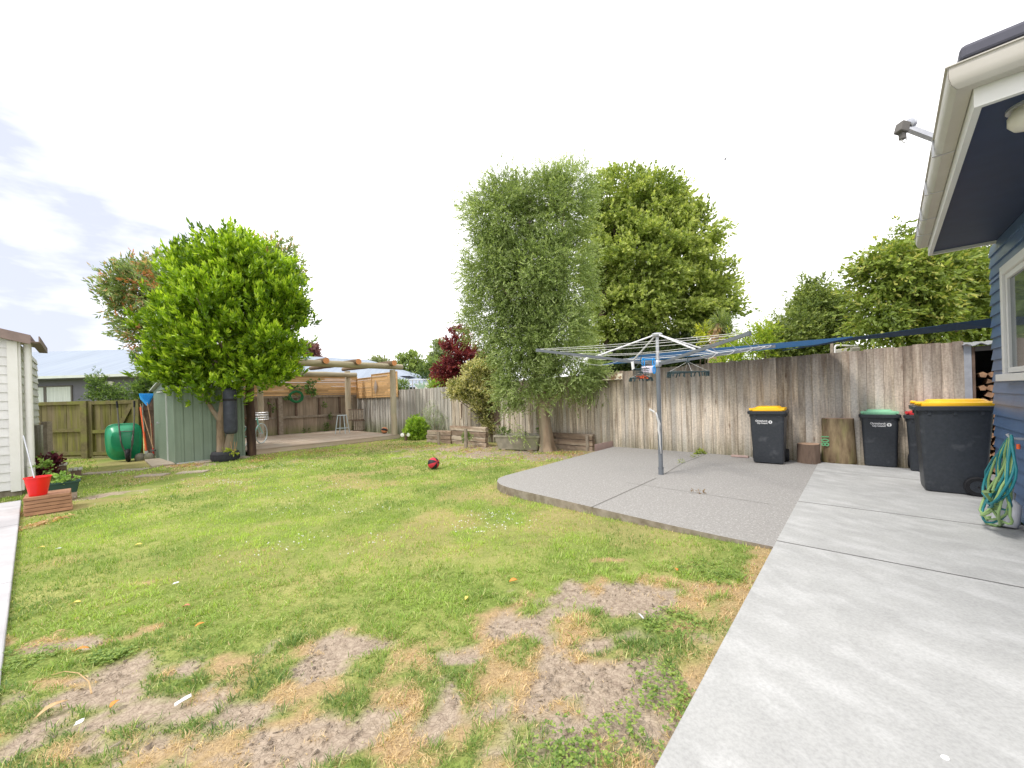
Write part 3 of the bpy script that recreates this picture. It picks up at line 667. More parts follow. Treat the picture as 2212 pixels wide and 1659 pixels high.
# ------------------------------------------------------------------ sage garden shed
sc0 = L(379, 1003); Us = nrm((-.79, .61, 0)); su = al(sc0, Us, 336, 988); sv = al(sc0, V, 527, 985)
zs = A(373, 838.5, sc0.y).z; zb = sc0.z
shed = thing('garden_shed', 'small sage green steel shed behind the tree trunk', 'shed', tuple(sc0))
def ribwall(P0, D, n_, ln, z0, z1, pitch, m_, depth=.022, wr=.03):
    mb = MB(); pts = []; s_ = 0
    while s_ < ln-.001:
        for ds, o_ in ((0, 0), (pitch-3*wr, 0), (pitch-2*wr, depth), (pitch-wr, depth)):
            if s_+ds < ln: pts.append(P0+D*(s_+ds)+n_*o_)
        s_ += pitch
    pts.append(P0+D*ln)
    vs = [p+Z*(z0-p.z) for p in pts]+[p+Z*(z1-p.z) for p in pts]; k = len(pts)
    mb.add(vs, [(i, i+1, k+i+1, k+i) for i in range(k-1)]); return mb
ribwall(sc0, V, R_, sv, zb, zs, .20, shedm).build('side_wall', shedm, shed)
ribwall(sc0+V*sv, -V, Us*-1, .001, zb, zs, .2, shedm)
dw0, dw1 = .30*su, .74*su       # door opening along U from the corner
ribwall(sc0, Us, -V, dw0, zb, zs, .075, shedm, .008, .012).build('front_wall', shedm, shed)
ribwall(sc0+Us*dw1, Us, -V, su-dw1, zb, zs, .075, shedm, .008, .012).build('front_wall', shedm, shed)
mb = MB(); mb.obox(sc0+V*sv+Z*0, Us*su, -V*.02, Z*(zs-zb)); mb.obox(sc0+Us*su, V*sv, R_*.02, Z*(zs-zb)); mb.build('rear_wall', shedm, shed)
door = ribwall(sc0+Us*dw0-V*.012, Us, -V, dw1-dw0, zb+.04, zs-.06, .05, shedm, .006, .009).build('door', shedm, shed)
mb = MB(); mb.lathe([(.012, 0), (.012, .03), (.035, .035), (.035, .055), (0, .06)], sc0+Us*(dw1-.2)-V*.03+Z*1.05, -V, 12); mb.build('handle', galv, door, smooth=40)
mb = MB()
mb.obox(sc0+Us*(dw0-.03)-V*.035+Z*.02, Us*.03, V*.033, Z*(zs-zb-.06)); mb.obox(sc0+Us*(dw0)-V*.035+Z*(zs-zb-.075), Us*(dw1-dw0), V*.033, Z*.035)
mb.build('door_frame', shedtrim, shed)
mb = MB(); mb.obox(sc0-V*.012+R_*.026+Z*.0, Us*.035, V*.03, Z*(zs-zb)); mb.build('corner_trim', shedm, shed); mb = MB(); mb.obox(sc0+V*(sv-.02)+R_*.03, V*.05, Us*.04, Z*(zs-zb)); mb.build('corner_trim', shedm, shed)
mb = MB(); mb.obox(sc0+R_*.045-Z*.0+V*.02, V*sv, Us*.03, Z*.03); mb.build('base_trim', shedtrim, shed)
mb = MB(); o0 = sc0-V*.08+R_*.07+Z*(zs-zb-.01); L1 = Us*(su/2+.07); rise = Z*(.26)
mb.obox(o0, V*(sv+.16), L1+rise, Z*.03); mb.obox(o0+L1*2, V*(sv+.16), -L1+rise, Z*.03); mb.build('roof', shedtrim, shed)
mb = MB(); g0 = sc0+Z*(zs-zb-.01); mb.add([g0, g0+Us*su, g0+Us*su/2+Z*.235, ], [(0, 1, 2)]); mb.build('gable', shedm, shed)
# paving at the shed door and stepping slabs in the grass
mb = MB()
for i in range(4): mb.obox(Vector((sc0.x, sc0.y, -.17))-V*.46+U*(i*.46-.1), U*.44, V*.44, Z*.05)
mb.obox(Vector((sc0.x, sc0.y, -.17))+R_*.46+V*.35, V*1.2, U*.44, Z*.035)
tag(mb.build('shed_paving', slabm, bevel=.008), kind='structure')
for i, (u_, v_, la, lb) in enumerate(((214, 1023, 'stepping slab in the grass nearest the plant boxes', .62), (288, 1016, 'stepping slab just in front of the wheelbarrow', .60), (330, 1028, 'stepping slab nearest the lawn, between the wheelbarrow and the shed', .55), (417, 1021, 'stepping slab in the grass before the shed corner', .55))):
    if la is None: continue
    p = L(u_, v_); mb = MB(); mb.box((p.x, p.y, p.z+.005), (lb, .26, .05), (nrm((1, .22, 0)), nrm((-.22, 1, 0)), Z)); solo(mb, 'stepping_slab', slabm, la, 'paving slab', tuple(p), 'stepping slabs in the grass', bevel=.012)

# ------------------------------------------------------------------ white weatherboard building, far left
wbz0 = -.10
wb = thing('weatherboard_building', 'white weatherboard outbuilding at the left edge of the yard', 'building', tuple(WBc))
zw = A(44, 738, WBc.y).z
def laps(P0, D, n_, ln, z0, z1, pitch, m_, name, parent, proud=.022):
    mb = MB(); z = z0
    while z < z1-.01:
        h_ = min(pitch, z1-z); o = P0+Z*(z-P0.z); a, b_ = o+n_*proud, o+n_*.002
        t_ = b_+Z*h_; mb.add([o, o+D*ln, a+D*ln, a, t_, t_+D*ln, o+Z*h_, o+D*ln+Z*h_], [(0, 1, 2, 3), (3, 2, 5, 4), (4, 5, 7, 6), (0, 3, 4, 6), (1, 7, 5, 2), (0, 6, 7, 1)]); z += pitch
    return mb.build(name, m_, parent)
WR = R_       # outward normal of the long front wall
wcb = .115
laps(WBc-V*(wcb+.0), -V, WR, 8, wbz0+.06, zw, .157, wb_m, 'front_wall', wb)
laps(WBc+U*.10, U, V, max(1.0, min(5, al(WBc+V*.02, U, 86))), wbz0+.06, zw, .157, wb_m, 'side_wall', wb)
mb = MB(); mb.obox(WBc+Z*(wbz0+.03-WBc.z)+WR*.0, -V*wcb, WR*.034, Z*(zw-wbz0-.03)); mb.obox(WBc+Z*(wbz0+.03-WBc.z), U*.10, V*.032, Z*(zw-wbz0-.03)); mb.build('corner_board', white_m, wb)
mb = MB(); mb.obox(WBc-V*8+Z*(-.35-WBc.z)-WR*.03, V*8, U*.6, Z*(wbz0+.41)); mb.build('foundation', edgec, wb)
mb = MB(); e = WBc+V*.16+WR*.16; e.z = zw+.08; up_ = Z*.27; elen = max(.8, min(5.4, al(e, U, 92)))   # rake rises along -V
mb.obox(e, (-V+up_)*5.2, U*elen, Z*.035); mb.build('roof', roofbrown, wb)
mb = MB(); mb.obox(e+WR*.004-Z*.13, (-V+up_)*5.2, U*.025, Z*.16); mb.build('barge_board', roofbrown, wb)
mb = MB(); zz = e-Z*.07+V*.005
gp = [(0, 0), (.0, .10), (.012, .10), (.012, .012), (.10, .012), (.10, .11), (.115, .11), (.115, 0)]
mb.loft([[e+V*(x-.01)+Z*(y-.09)+U*(k_*elen) for x, y in gp] for k_ in (0, 1)]); mb.build('gutter', roofbrown, wb)
mb = MB(); g1 = WBc-V*0+Z*(zw-WBc.z)-WR*.0; mb.add([g1, g1-V*5+Z*1.2, g1-V*5], [(0, 1, 2)]); mb.build('gable', wb_m, wb)
mb = MB(); dpx = WBc+U*.12+V*.105; mb.tube([Vector((dpx.x, dpx.y, z)) for z in (-.05, zw*.5, zw-.02)], .05, 14); mb.build('downpipe', white_m, wb, smooth=60)
mb = MB(); mb.lathe([(.056, 0), (.056, .05)], (dpx.x, dpx.y, .35), n=14); mb.build('pipe_bracket', white_m, wb)

# ------------------------------------------------------------------ blue house, right
HC = Vector((5.38, 4.32, 0))+R_*.03; hn = U     # outward normal of the yard wall is U; it runs toward the camera along -V
hs = thing('weatherboard_house', 'dark blue weatherboard house with a deep navy soffit at the right edge', 'house', tuple(HC))
zsoff = 2.86
whit = lambda u, v, off=0: hit(u, v, HC+hn*off, U)
wf0 = (HC-whit(2179, 700)).dot(V)         # distance of the window's far edge from the far corner
zw0 = whit(2179, 808).z; zw1 = whit(2174, 578).z
wlen = 1.4; wend = 4.0
laps(HC, -V, hn, wf0, .02, zw1+.0, .121, blue_m, 'front_wall', hs, .020)
laps(HC-V*(wf0), -V, hn, wlen, .02, zw0-.0, .121, blue_m, 'front_wall', hs, .020)
laps(HC, -V, hn, wend, zw1, zsoff, .121, blue_m, 'front_wall', hs, .020)
laps(HC-V*(wf0+wlen), -V, hn, wend-wf0-wlen, .02, zw1, .121, blue_m, 'front_wall', hs, .020)
laps(HC, R_, V, 5.0, .02, zsoff, .121, blue_m, 'end_wall', hs, .020)
mb = MB(); mb.obox(HC-V*wend-U*5, V*(wend-.01), U*4.96, Z*zsoff); mb.build('inner_wall', blue_m, hs)
W0 = HC-V*wf0
fr = MB()
fw = .085
fr.obox(W0+hn*.0+Z*zw0, -V*fw, hn*.05, Z*(zw1-zw0)); fr.obox(W0-V*(wlen-fw)+Z*zw0, -V*fw, hn*.05, Z*(zw1-zw0))
fr.obox(W0-V*fw+Z*(zw1-fw), -V*(wlen-2*fw), hn*.05, Z*fw)
win = fr.build('window', white_m, hs, bevel=.004)
fr = MB(); ai = .05
for (a_, b_, c_, d_) in ((fw+.006, zw0+.01, ai, zw1-fw-zw0-.012), (wlen-fw-ai, zw0+.01, ai-.006, zw1-fw-zw0-.012)): fr.obox(W0-V*a_+Z*b_-hn*.0, -V*c_, hn*.03, Z*d_)
fr.obox(W0-V*(fw+ai+.006)+Z*(zw0+.012), -V*(wlen-2*fw-2*ai-.006), hn*.03, Z*ai); fr.obox(W0-V*(fw+ai+.006)+Z*(zw1-fw-ai-.004), -V*(wlen-2*fw-2*ai-.006), hn*.03, Z*ai)
fr.build('sash', white_m, win, bevel=.003)
fr = MB(); fr.obox(W0-V*(fw+ai)+Z*(zw0+ai)+hn*.004, -V*(wlen-2*fw-2*ai), hn*.006, Z*(zw1-zw0-fw-2*ai)); fr.build('pane', glass, win)
fr = MB(); fr.obox(W0+V*.06+Z*(zw0-.07)+hn*.0, -V*(wlen+.12), hn*.085, Z*.07); fr.build('sill', white_m, win, bevel=.006)
# eaves: corner E near the camera, far end over the house corner
E_ = G(2120, 226, zsoff) if False else Vector((2.56, 2.09, zsoff))+R_*.025; el = 3.28; Ve = nrm(V*3.28+R_*.13)
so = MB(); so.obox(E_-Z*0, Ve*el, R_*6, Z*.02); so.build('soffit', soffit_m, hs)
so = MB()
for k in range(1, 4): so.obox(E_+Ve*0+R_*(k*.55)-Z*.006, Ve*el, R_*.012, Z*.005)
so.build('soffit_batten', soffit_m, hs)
fa = MB(); fa.obox(E_-Z*.03+U*.0-V*.03, Ve*(el+.03), U*.03, Z*.19); fa.obox(E_-Z*.03-V*.03, R_*6, Ve*.0285, Z*.19); fa.obox(E_-Z*.03+Ve*el+U*.03, R_*6, Ve*.03, Z*.19); fa.build('fascia', white_m, hs)
def gut(P0, D, n_, ln, mitre0=0, mitre1=0):
    prof = [(x*.80, y) for x, y in [(0, .105), (0, 0), (.075, -.002), (.105, .02), (.118, .055), (.118, .112), (.130, .112), (.130, .118), (.106, .118), (.106, .06), (.095, .032), (.07, .012), (.012, .012), (.012, .105)]]
    mb = MB(); rings = []
    for s_, mm in ((0, mitre0), (ln, mitre1)): rings.append([P0+D*(s_+x*mm)+n_*x+Z*y for x, y in prof])
    mb.loft(rings); return mb
gz = Z*(.165-.095)
ge = E_+U*.034-V*.034+gz
gut(ge, Ve, U, el+.04, -1, 0).build('gutter', cream_m, hs, smooth=40)
gut(ge, R_, -V, 6, -1, 0).build('gutter', cream_m, hs, smooth=40)
for s_ in (.75, 1.5, 2.2, 2.75): mb = MB(); mb.obox(ge+Ve*s_-Z*.004+U*.0, Ve*.02, U*.102, Z*.004); mb.obox(ge+Ve*s_+U*.095-Z*.002, Ve*.02, U*.012, Z*.11); mb.build('gutter_bracket', galv, hs)
mb = MB(); a_ = E_+U*.10-V*.02+Z*.25; ph = math.tan(radians(20))
# hip roof: two low planes rising from the two eaves
r0 = E_+U*.07-V*.07+Z*.235; hipl = 1.9
A1 = r0+Ve*(el+.1); B1 = r0+R_*6; top0 = r0+Ve*hipl+R_*hipl+Z*hipl*ph; 
for dz in (0, .04):
    pass
mb.add([r0, A1, A1+R_*hipl+Z*hipl*ph, top0], [(0, 1, 2, 3)]); mb.add([r0, top0, B1+Ve*hipl+Z*hipl*ph, B1], [(0, 1, 2, 3)])
mb.add([top0, A1+R_*hipl+Z*hipl*ph, B1+Ve*hipl+Z*hipl*ph], [(0, 1, 2)]); mb.build('roof', roofgrey, hs)
mb = MB(); c0 = E_+U*.08-V*.07+Z*.225; mb.obox(c0, R_*6.2, Ve*.14, Z*.085)
ob = mb.build('ridge_cap', roofgrey, hs, bevel=.022)
lp = A(2226, 262, 2.10); lp.z = zsoff-.0
mb = MB(); mb.lathe([(.02, 0), (.06, -.01), (.08, -.045), (.08, -.085), (.06, -.115), (.025, -.13), (0, -.132)], lp, Z, 24); li = mb.build('eave_light', lampglass, hs, smooth=60)
mb = MB(); mb.lathe([(.085, -.012), (.085, 0)], lp, Z, 24); mb.build('light_base', galv, li)
# camera / aerial arm fixed to the far end of the roof edge
arm = thing('security_camera', 'small camera on a grey arm sticking out above the white gutter', 'camera', tuple(A(2024, 300, 3.6)))
p0 = A(2034, 305, 3.35); p1 = A(1958, 276, 3.35)
mb = MB(); dd = (p1-p0); mb.obox(p0-Z*.02-Yv*.02, dd, Yv*.04, Z*.045); mb.build('arm', galv, arm)
mb = MB(); c = A(1967, 267, 3.35); mb.lathe([(.0, -.03), (.04, -.02), (.045, 0), (.04, .02), (0, .03)], c, (1, .3, .1), 14); mb.build('mount_disc', galv, arm, smooth=40)
mb = MB(); c = A(1949, 277, 3.35); mb.box(c, (.075, .07, .09), (nrm((1, 0, -.3)), Yv, nrm((.3, 0, 1)))); mb.box(c-Z*.07+Xv*.0, (.04, .04, .06)); mb.box(c+Xv*.05+Z*.01, (.05, .04, .04)); mb.build('camera_body', ironm, arm, bevel=.008)
mb = MB(); mb.tube([A(u_, v_, 3.35) for u_, v_ in ((1953, 284), (1957, 292), (1958, 302), (1954, 309), (1949, 306), (1946, 298), (1947, 292))], .004, 6); mb.build('cable', white_m, arm, smooth=60)

# ------------------------------------------------------------------ wood store beyond the fence end
ws = thing('firewood_shelter', 'dark lean-to wood store with a corrugated edge beside the blue house', 'shelter', tuple(FS))
sw = 1.7; sd = 1.1; zt = onfence(2112, 745).z
mb = MB(); mb.obox(FS+V*.0+R_*.0, R_*.075, V*.03, Z*(zt+.02)); mb.build('steel_flashing', galv, ws)
mb = MB(); mb.obox(FS+R_*.078, R_*.03, V*.06, Z*(zt-.03)); mb.build('front_post', rail_dark, ws)
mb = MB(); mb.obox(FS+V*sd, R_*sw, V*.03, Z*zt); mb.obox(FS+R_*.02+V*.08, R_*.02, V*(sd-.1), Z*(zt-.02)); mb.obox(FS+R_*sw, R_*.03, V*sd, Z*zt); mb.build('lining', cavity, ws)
mb = MB(); n_ = 60; vs = []; 
for k in range(n_+1):
    s_ = k/n_*(sw+.1); p = FS+R_*(s_-.02)-V*.10+Z*(zt+.018*sin(s_*2*pi/.14)); vs.append(p); 
vs2 = [p+V*(sd+.3)+Z*.12 for p in vs]; vs3 = [p+Z*.008 for p in vs]; vs4 = [p+Z*.008 for p in vs2]; k = n_+1
mb.add(vs+vs2+vs3+vs4, [(i, i+k, i+k+1, i+1) for i in range(n_)]+[(2*k+i, 2*k+i+1, 3*k+i+1, 3*k+i) for i in range(n_)]+[(i, i+1, 2*k+i+1, 2*k+i) for i in range(n_)]); mb.build('corrugated_roof', galv, ws)
mb = MB(); mb.obox(FS+R_*.112+V*.0+Z*(zt-.09), R_*(sw-.12), V*.04, Z*.07); mb.build('fascia', ironm, ws)
# split logs, each one a thing
def split_log(r, ln):
    mb = MB(); kind = random.choice([3, 4, 5, 7]); a0 = random.random()*6; ring = []
    for k in range(kind):
        a = a0+2*pi*k/kind; ring.append((cos(a)*r*random.uniform(.8, 1.1), sin(a)*r*random.uniform(.75, 1.1)))
    mb.loft([[Vector((x, 0, y)) for x, y in ring], [Vector((x*.97, ln, y*.97)) for x, y in ring]]); return mb
protos = []
cnt = 0
z = .06; row = 0
while z < 1.50:
    s_ = .19 + (row % 2)*.06
    while s_ < 1.62:
        r = random.uniform(.042, .07)
        if len(protos) < 6:
            o = split_log(.07, .35).build('firewood_log', firem, local=False, origin=(0, 0, 0)); protos.append(o); first = True
        else:
            o = random.choice(protos).copy(); COL.objects.link(o)
        p = FS+R_*s_+V*(.06+random.uniform(-.03, .03))+Z*z
        o.location = p; o.rotation_euler = (0, random.uniform(0, 6), ANG_V-pi/2+random.uniform(-.06, .06)); f_ = r/.07; o.scale = (f_, 1, f_)
        tag(o, 'split firewood log stacked in the wood store between fence and house', 'firewood', 'split logs stacked in the wood store'); s_ += r*1.85
        cnt += 1
    z += .10; row += 1
# ------------------------------------------------------------------ text helper
def textmesh(s, size, m, parent=None, bold=.02):
    c = bpy.data.curves.new('t', 'FONT'); c.body = s; c.size = size; c.align_x = 'RIGHT'; c.extrude = .001; c.offset = bold*size
    o = bpy.data.objects.new('t', c); COL.objects.link(o); dg = bpy.context.evaluated_depsgraph_get(); dg.update()
    me = bpy.data.meshes.new_from_object(o.evaluated_get(dg)); vs = [v.co.copy() for v in me.vertices]; fs = [tuple(p.vertices) for p in me.polygons]
    bpy.data.objects.remove(o); bpy.data.curves.remove(c); bpy.data.meshes.remove(me); return vs, fs
T1 = textmesh('Christchurch', .062, None, bold=.03); T2 = textmesh('City Council', .056, None, bold=.03)
# ------------------------------------------------------------------ wheelie bins (local: front faces -y, wheels at +y)
def wheelie(label, lidmat, loc, rz, w_, d_, h_, text=True, zt=.72, tx=.02):
    t = thing('wheelie_bin', label, 'bin', tuple(loc), rz, 'wheelie bins along the fence and house')
    wb_, db_ = w_*.80, d_*.70; hb = h_*.885
    rings = []
    for f_, ww, dd, yy, z in ((0, wb_*.97, db_*.97, 0, .012), (0, wb_, db_, 0, .03), (.3, wb_+(w_*.9-wb_)*.3, db_+(d_*.86-db_)*.3, 0, hb*.3), (.9, w_*.9, d_*.86, 0, hb*.93), (1, w_*.92, d_*.88, 0, hb)):
        yc = -(d_*.88-dd)*.12
        rings.append([Vector((x, y+yc, z)) for x, y in rrect(ww, dd, .045, 4)])
    mb = MB(); mb.loft(rings); mb.build('body', binm, t, smooth=35, local=True)
    mb = MB(); rr = []
    for ww, dd, z in ((w_*.93, d_*.9, hb-.04), (w_*1.02, d_*.98, hb-.034), (w_*1.03, d_*.99, hb+.012), (w_*.99, d_*.96, hb+.018)):
        rr.append([Vector((x, y, z)) for x, y in rrect(ww, dd, .05, 4)])
    mb.loft(rr)
    for s_ in (-1, 1):
        for y in (-.3, 0, .3): mb.box((s_*w_*.465, y*d_, hb-.06), (.012, .03, .06))
        mb.box((s_*w_*.3, -d_*.445, hb-.06), (.03, .012, .06))
    mb.build('rim', binm, t, smooth=35, local=True)
    mb = MB(); rr = []
    for ww, dd, z, yc in ((w_*.90, d_*.90, hb+.018, .02), (w_*.91, d_*.91, hb+.034, .02), (w_*.89, d_*.89, hb+.058, .02), (w_*.84, d_*.85, hb+.064, .02), (w_*.64, d_*.70, hb+.068, .03), (w_*.60, d_*.66, hb+.088, .03), (w_*.54, d_*.60, hb+.095, .03)):
        rr.append([Vector((x, y+yc, z)) for x, y in rrect(ww, dd, .05, 4)])
    mb.loft(rr)
    lid = mb.build('lid', lidmat, t, smooth=40, local=True)
    mb = MB()
    for s_ in (-1, 1): mb = MB(); mb.tube([(s_*w_*.42, -d_*.40, hb+.05), (s_*w_*.42, -d_*.47, hb+.055)], .022, 10); mb.build('lid_grip', lidmat, lid, smooth=40, local=True)
    for s_ in (-1, 1): mb = MB(); mb.obox((s_*w_*.40-.02, d_*.42, hb+.022), (.04, 0, 0), (0, .16, 0), (0, 0, .035)); mb.build('hinge', lidmat, lid, local=True)
    mb = MB(); mb.tube([(-w_*.46, d_*.54, hb+.02), (w_*.46, d_*.54, hb+.02)], .014, 10)
    for s_ in (-1, 0, 1): mb.obox((s_*w_*.4-.012, d_*.42, hb-.03), (.024, 0, 0), (0, .13, 0), (0, 0, .05))
    mb.build('handle', binm, t, smooth=40, local=True)
    wr_ = .115 if h_ > .96 else .095
    ya = db_*.5-.085
    mb = MB(); mb.tube([(-w_*.5, ya, wr_), (w_*.5, ya, wr_)], .011, 8); mb.box((0, db_*.5+.0, wr_+.02), (wb_*.8, .09, .09)); mb.build('axle', blackm, t, smooth=40, local=True)
    for s_ in (-1, 1):
        mb = MB(); cx_ = s_*(w_*.5-.035)
        mb.lathe([(wr_*.55, -.024), (wr_*.9, -.027), (wr_, -.018), (wr_, .018), (wr_*.9, .027), (wr_*.55, .024)], (cx_, ya, wr_), (1, 0, 0), 28)
        wl = mb.build('wheel', blackm, t, smooth=40, local=True)
        mb = MB(); mb.lathe([(wr_*.60, -.0285), (wr_*.60, .0285)], (cx_, ya, wr_), (1, 0, 0), 24)
        for k in range(5):
            a = 2*pi*k/5; mb.box((cx_, ya+cos(a)*wr_*.3, wr_+sin(a)*wr_*.3), (.064, wr_*.56, .018), (Vector((1, 0, 0)), Vector((0, cos(a), sin(a))), Vector((0, -sin(a), cos(a)))))
        mb.build('rim', binm, wl, smooth=40, local=True)
    if text:
        mb = MB(); y0 = -(d_*.86)/2
        sl = (d_*.86-db_)*.5*1.24/hb
        def yf(z):  # front face y at height z
            f_ = min(1, z/(hb*.93)); dd = np.interp(z, [.03, hb*.3, hb*.93, hb], [db_, db_+(d_*.86-db_)*.3, d_*.86, d_*.88]); yc = -(d_*.88-dd)*.12
            return yc-dd/2-.003
        xo = w_*tx; ts = .70
        for (vs, fs), zz in ((T1, h_*zt), (T2, h_*zt-.038)): mb.add([(v.x*.8*ts+xo, yf(zz+v.y*ts)-v.z, zz+v.y*ts) for v in vs], fs)
        zc_ = h_*zt-.005; mb.lathe([(.029, -.0005), (.029, .0015)], (xo+.042, yf(zc_)+.000, zc_), (0, -1, .04), 24)
        mb.build('printed_lettering', whitep, t, local=True)
        mb = MB(); mb.add([(xo+.042+dx*.8, yf(zc_+dz*.8)-.0035, zc_+dz*.8) for dx, dz in ((-.006, -.03), (.006, -.03), (.004, -.004), (.016, -.008), (.008, .004), (.013, .006), (0, .026), (-.013, .006), (-.008, .004), (-.016, -.008), (-.004, -.004))], [tuple(range(11))]); mb.build('printed_emblem', binm, t, local=True)
    return t
RZV = ANG_V-pi/2
def mid(a, b): return (a+b)/2
bA = mid(G(1627, 997), G(1690, 1006)); BA = wheelie('yellow lidded charcoal wheelie bin on the grey patio left of the small stump', yellowm, bA+V*.27, RZV+.05, .58, .70, 1.05)
bB = mid(G(1869, 1007), G(1938, 1011)); wheelie('mint green lidded charcoal wheelie bin right of the tall squared log', greenlid, bB+V*.24, RZV-.0, .50, .58, .96, zt=.735, tx=.14)
bC = G(1984, 1018); wheelie('red lidded wheelie bin mostly hidden behind the large yellow lidded bin', redlid, bC+V*.14+R_*.12, RZV-.15, .47, .55, .97, text=False)
cD = G(2062, 1068); wheelie('large yellow lidded wheelie bin seen side on, its back against the blue house', yellowm, cD+V*.25+R_*.02, RZV-pi/2+.02, 0.56, .71, 1.19, text=False)
# ------------------------------------------------------------------ logs
p = G(1746, 1002); mb = MB(); nn = 30
def logring(c, r, z, sh, n=36, sq=0):
    out = []
    for k in range(n):
        a = 2*pi*k/n; q = 1+.05*sin(3*a+sh)+.03*sin(7*a+sh*2)
        if sq: q *= 1/max(abs(cos(a)), abs(sin(a)))**sq
        out.append(Vector((c.x+r[0]*q*cos(a), c.y+r[1]*q*sin(a), z)))
    return out
c = p+V*.18
def endcap(o, m_, top=True):
    o.data.materials.append(m_)
    for pl in o.data.polygons:
        if len(pl.vertices) > 8: pl.material_index = 1
t = thing('log_stump', 'short round log stump between the patio bin and the tall log', 'log', tuple(c))
mb = MB(); rr = .165; mb.loft([logring(c, (rr*1.02, rr*1.02), -.005, 1), logring(c, (rr, rr), .17, 1.2), logring(c, (rr*.98, rr*.98), .335, 1.3)]); o = mb.build('bark', stumpm, t, smooth=50); 
mb = MB(); mb.loft([logring(c, (rr*.93, rr*.93), .3352, 1.3), logring(c, (rr*.9, rr*.9), .340, 1.3)]); mb.build('sawn_top', logtop, t)
c = mid(G(1779, 1001), G(1844, 1004))+V*.22
t = thing('log_block', 'tall squared mossy log block with green painted marks, on the pale path', 'log', tuple(c))
Mx = Matrix.Rotation(RZV, 4, 'Z')
def sqring(z, k=1): return [c+(Mx @ Vector((x*k, y*k, 0)))+Z*z for x, y in rrect(.47, .36, .15, 6)]
mb = MB(); mb.loft([sqring(.0, .97), sqring(.03, 1.03), sqring(.25, 1.0), sqring(.5, .97), sqring(.765, .94), sqring(.785, .92)]); mb.build('bark', logm, t, smooth=50)
mb = MB(); mb.loft([sqring(.786, .90), sqring(.790, .89)]); mb.build('sawn_top', logtop, t)
tv, tf = textmesh('801', .17, None, bold=.008)
mb = MB(); f0 = c-V*(.185)-R_*.14
mb.add([f0+R_*(-v.y*.9+.02)+Z*(v.x*.8+.50)-V*(v.z+.006) for v in tv], tf); mb.build('paint_mark', greenpaint, t)
# ------------------------------------------------------------------ rotary clothesline
base = G(1428, 1024); hub = A(1418.5, 786, base.y); topz = A(1417, 724, base.y).z
lean = (A(1417, 724, base.y).x-base.x)
cl = thing('rotary_clothesline', 'grey rotary clothesline standing on the patio', 'clothesline', tuple(base))
def pp_(z): return Vector((base.x, base.y, z))
mb = MB(); mb.tube([pp_(-.005), pp_(.9), pp_(hub.z-.02)], .034, 16); mb.build('pole', polegrey, cl, smooth=50)
mb = MB(); mb.tube([pp_(-.005), pp_(.11)], .041, 16); mb.tube([pp_(.095), pp_(.11)], .046, 16); mb.build('ground_socket', polegrey, cl, smooth=50)
mb = MB(); mb.tube([pp_(hub.z-.04), pp_(topz-.03)], .026, 14); mb.build('inner_mast', galv, cl, smooth=50)
mb = MB(); mb.lathe([(.05, -.03), (.085, -.015), (.09, .01), (.07, .03), (.04, .035)], pp_(topz), Z, 18); mb.build('top_cap', galv, cl, smooth=50)
mb = MB(); mb.lathe([(.05, -.05), (.06, -.03), (.06, .03), (.05, .05)], pp_(hub.z), Z, 18); mb.build('hub', galv, cl, smooth=50)
tips = [A(1162, 757, 6.06), A(1327, 779, 8.22), A(1670, 748.5, 6.46), A(1616, 721, 4.33)]
hz = hub.z
order = tips     # left, away, right, near
for q in order:
    o = pp_(hz); d = (q-o); dh = Vector((d.x, d.y, 0)).normalized(); o = o+dh*.05
    d = q-o; s_ = Vector((0, 0, 1)).cross(d).normalized(); u2 = d.normalized().cross(s_).normalized()
    mb = MB(); mb.obox(o-s_*.014-u2*.02, d, s_*.028, u2*.04); mb.obox(q-d.normalized()*.02-s_*.017-u2*.025, d.normalized()*.05, s_*.034, u2*.05); mb.build('arm', polegrey if q is not tips[0] else polegrey, cl)
    m_ = o+d*.50; st0 = pp_(topz-.005)+dh*.06; mb = MB(); dd = m_+u2*.02-st0; mb.tube([st0, m_+u2*.025], .013, 8); mb.build('strut', strutm, cl, smooth=50)
mb = MB()
for f_ in (.50, .66, .82, .93, .985):
    for i in range(4):
        a = pp_(hz).lerp(order[i], f_)+Z*.025; b = pp_(hz).lerp(order[(i+1) % 4], f_)+Z*.025; sg = random.choice([.015, .03, .05, .03]) if f_ < .95 else .02
        if i == 0 and f_ == .82: sg = .16
        if i == 2: sg = .10
        pts = [a.lerp(b, k/10)-Z*sg*4*(k/10)*(1-k/10) for k in range(11)]; mb.tube(pts, .0030, 5, cap=False)
mb.build('lines', wirem, cl)
# winding handle and a rag tied on the pole
mb = MB(); mb.tube([A(1403, 884, 6.15), A(1413, 890, 6.15)], .016, 8); solo(mb, 'hanging_peg', whitep, 'small white cylinder dangling beside the clothesline pole', 'toggle', tuple(A(1408, 887, 6.15)), smooth=50)
mb = MB(); pts = [(1417, 891), (1420, 903), (1424, 915), (1423, 928), (1425, 940), (1426, 960), (1428, 980)]
for (u_, v_), wd in zip(pts[:4], (.005, .022, .03, .018)): pass
mb.loft([[A(u_+dx*1.0, v_, 6.19) if abs(dx) else A(u_, v_, 6.16) for dx in (-w_, 0, w_)] for (u_, v_), w_ in zip(pts, (.5, 1.6, 2.6, 2.4, 1.6, .9, .5))], closed=False, cap=False)
o = solo(mb, 'rag', whitep, 'thin white rag tied round the clothesline pole', 'rag', tuple(A(1420, 903, 6.18)), smooth=80); sm = o.modifiers.new('thick', 'SOLIDIFY'); sm.thickness = .006
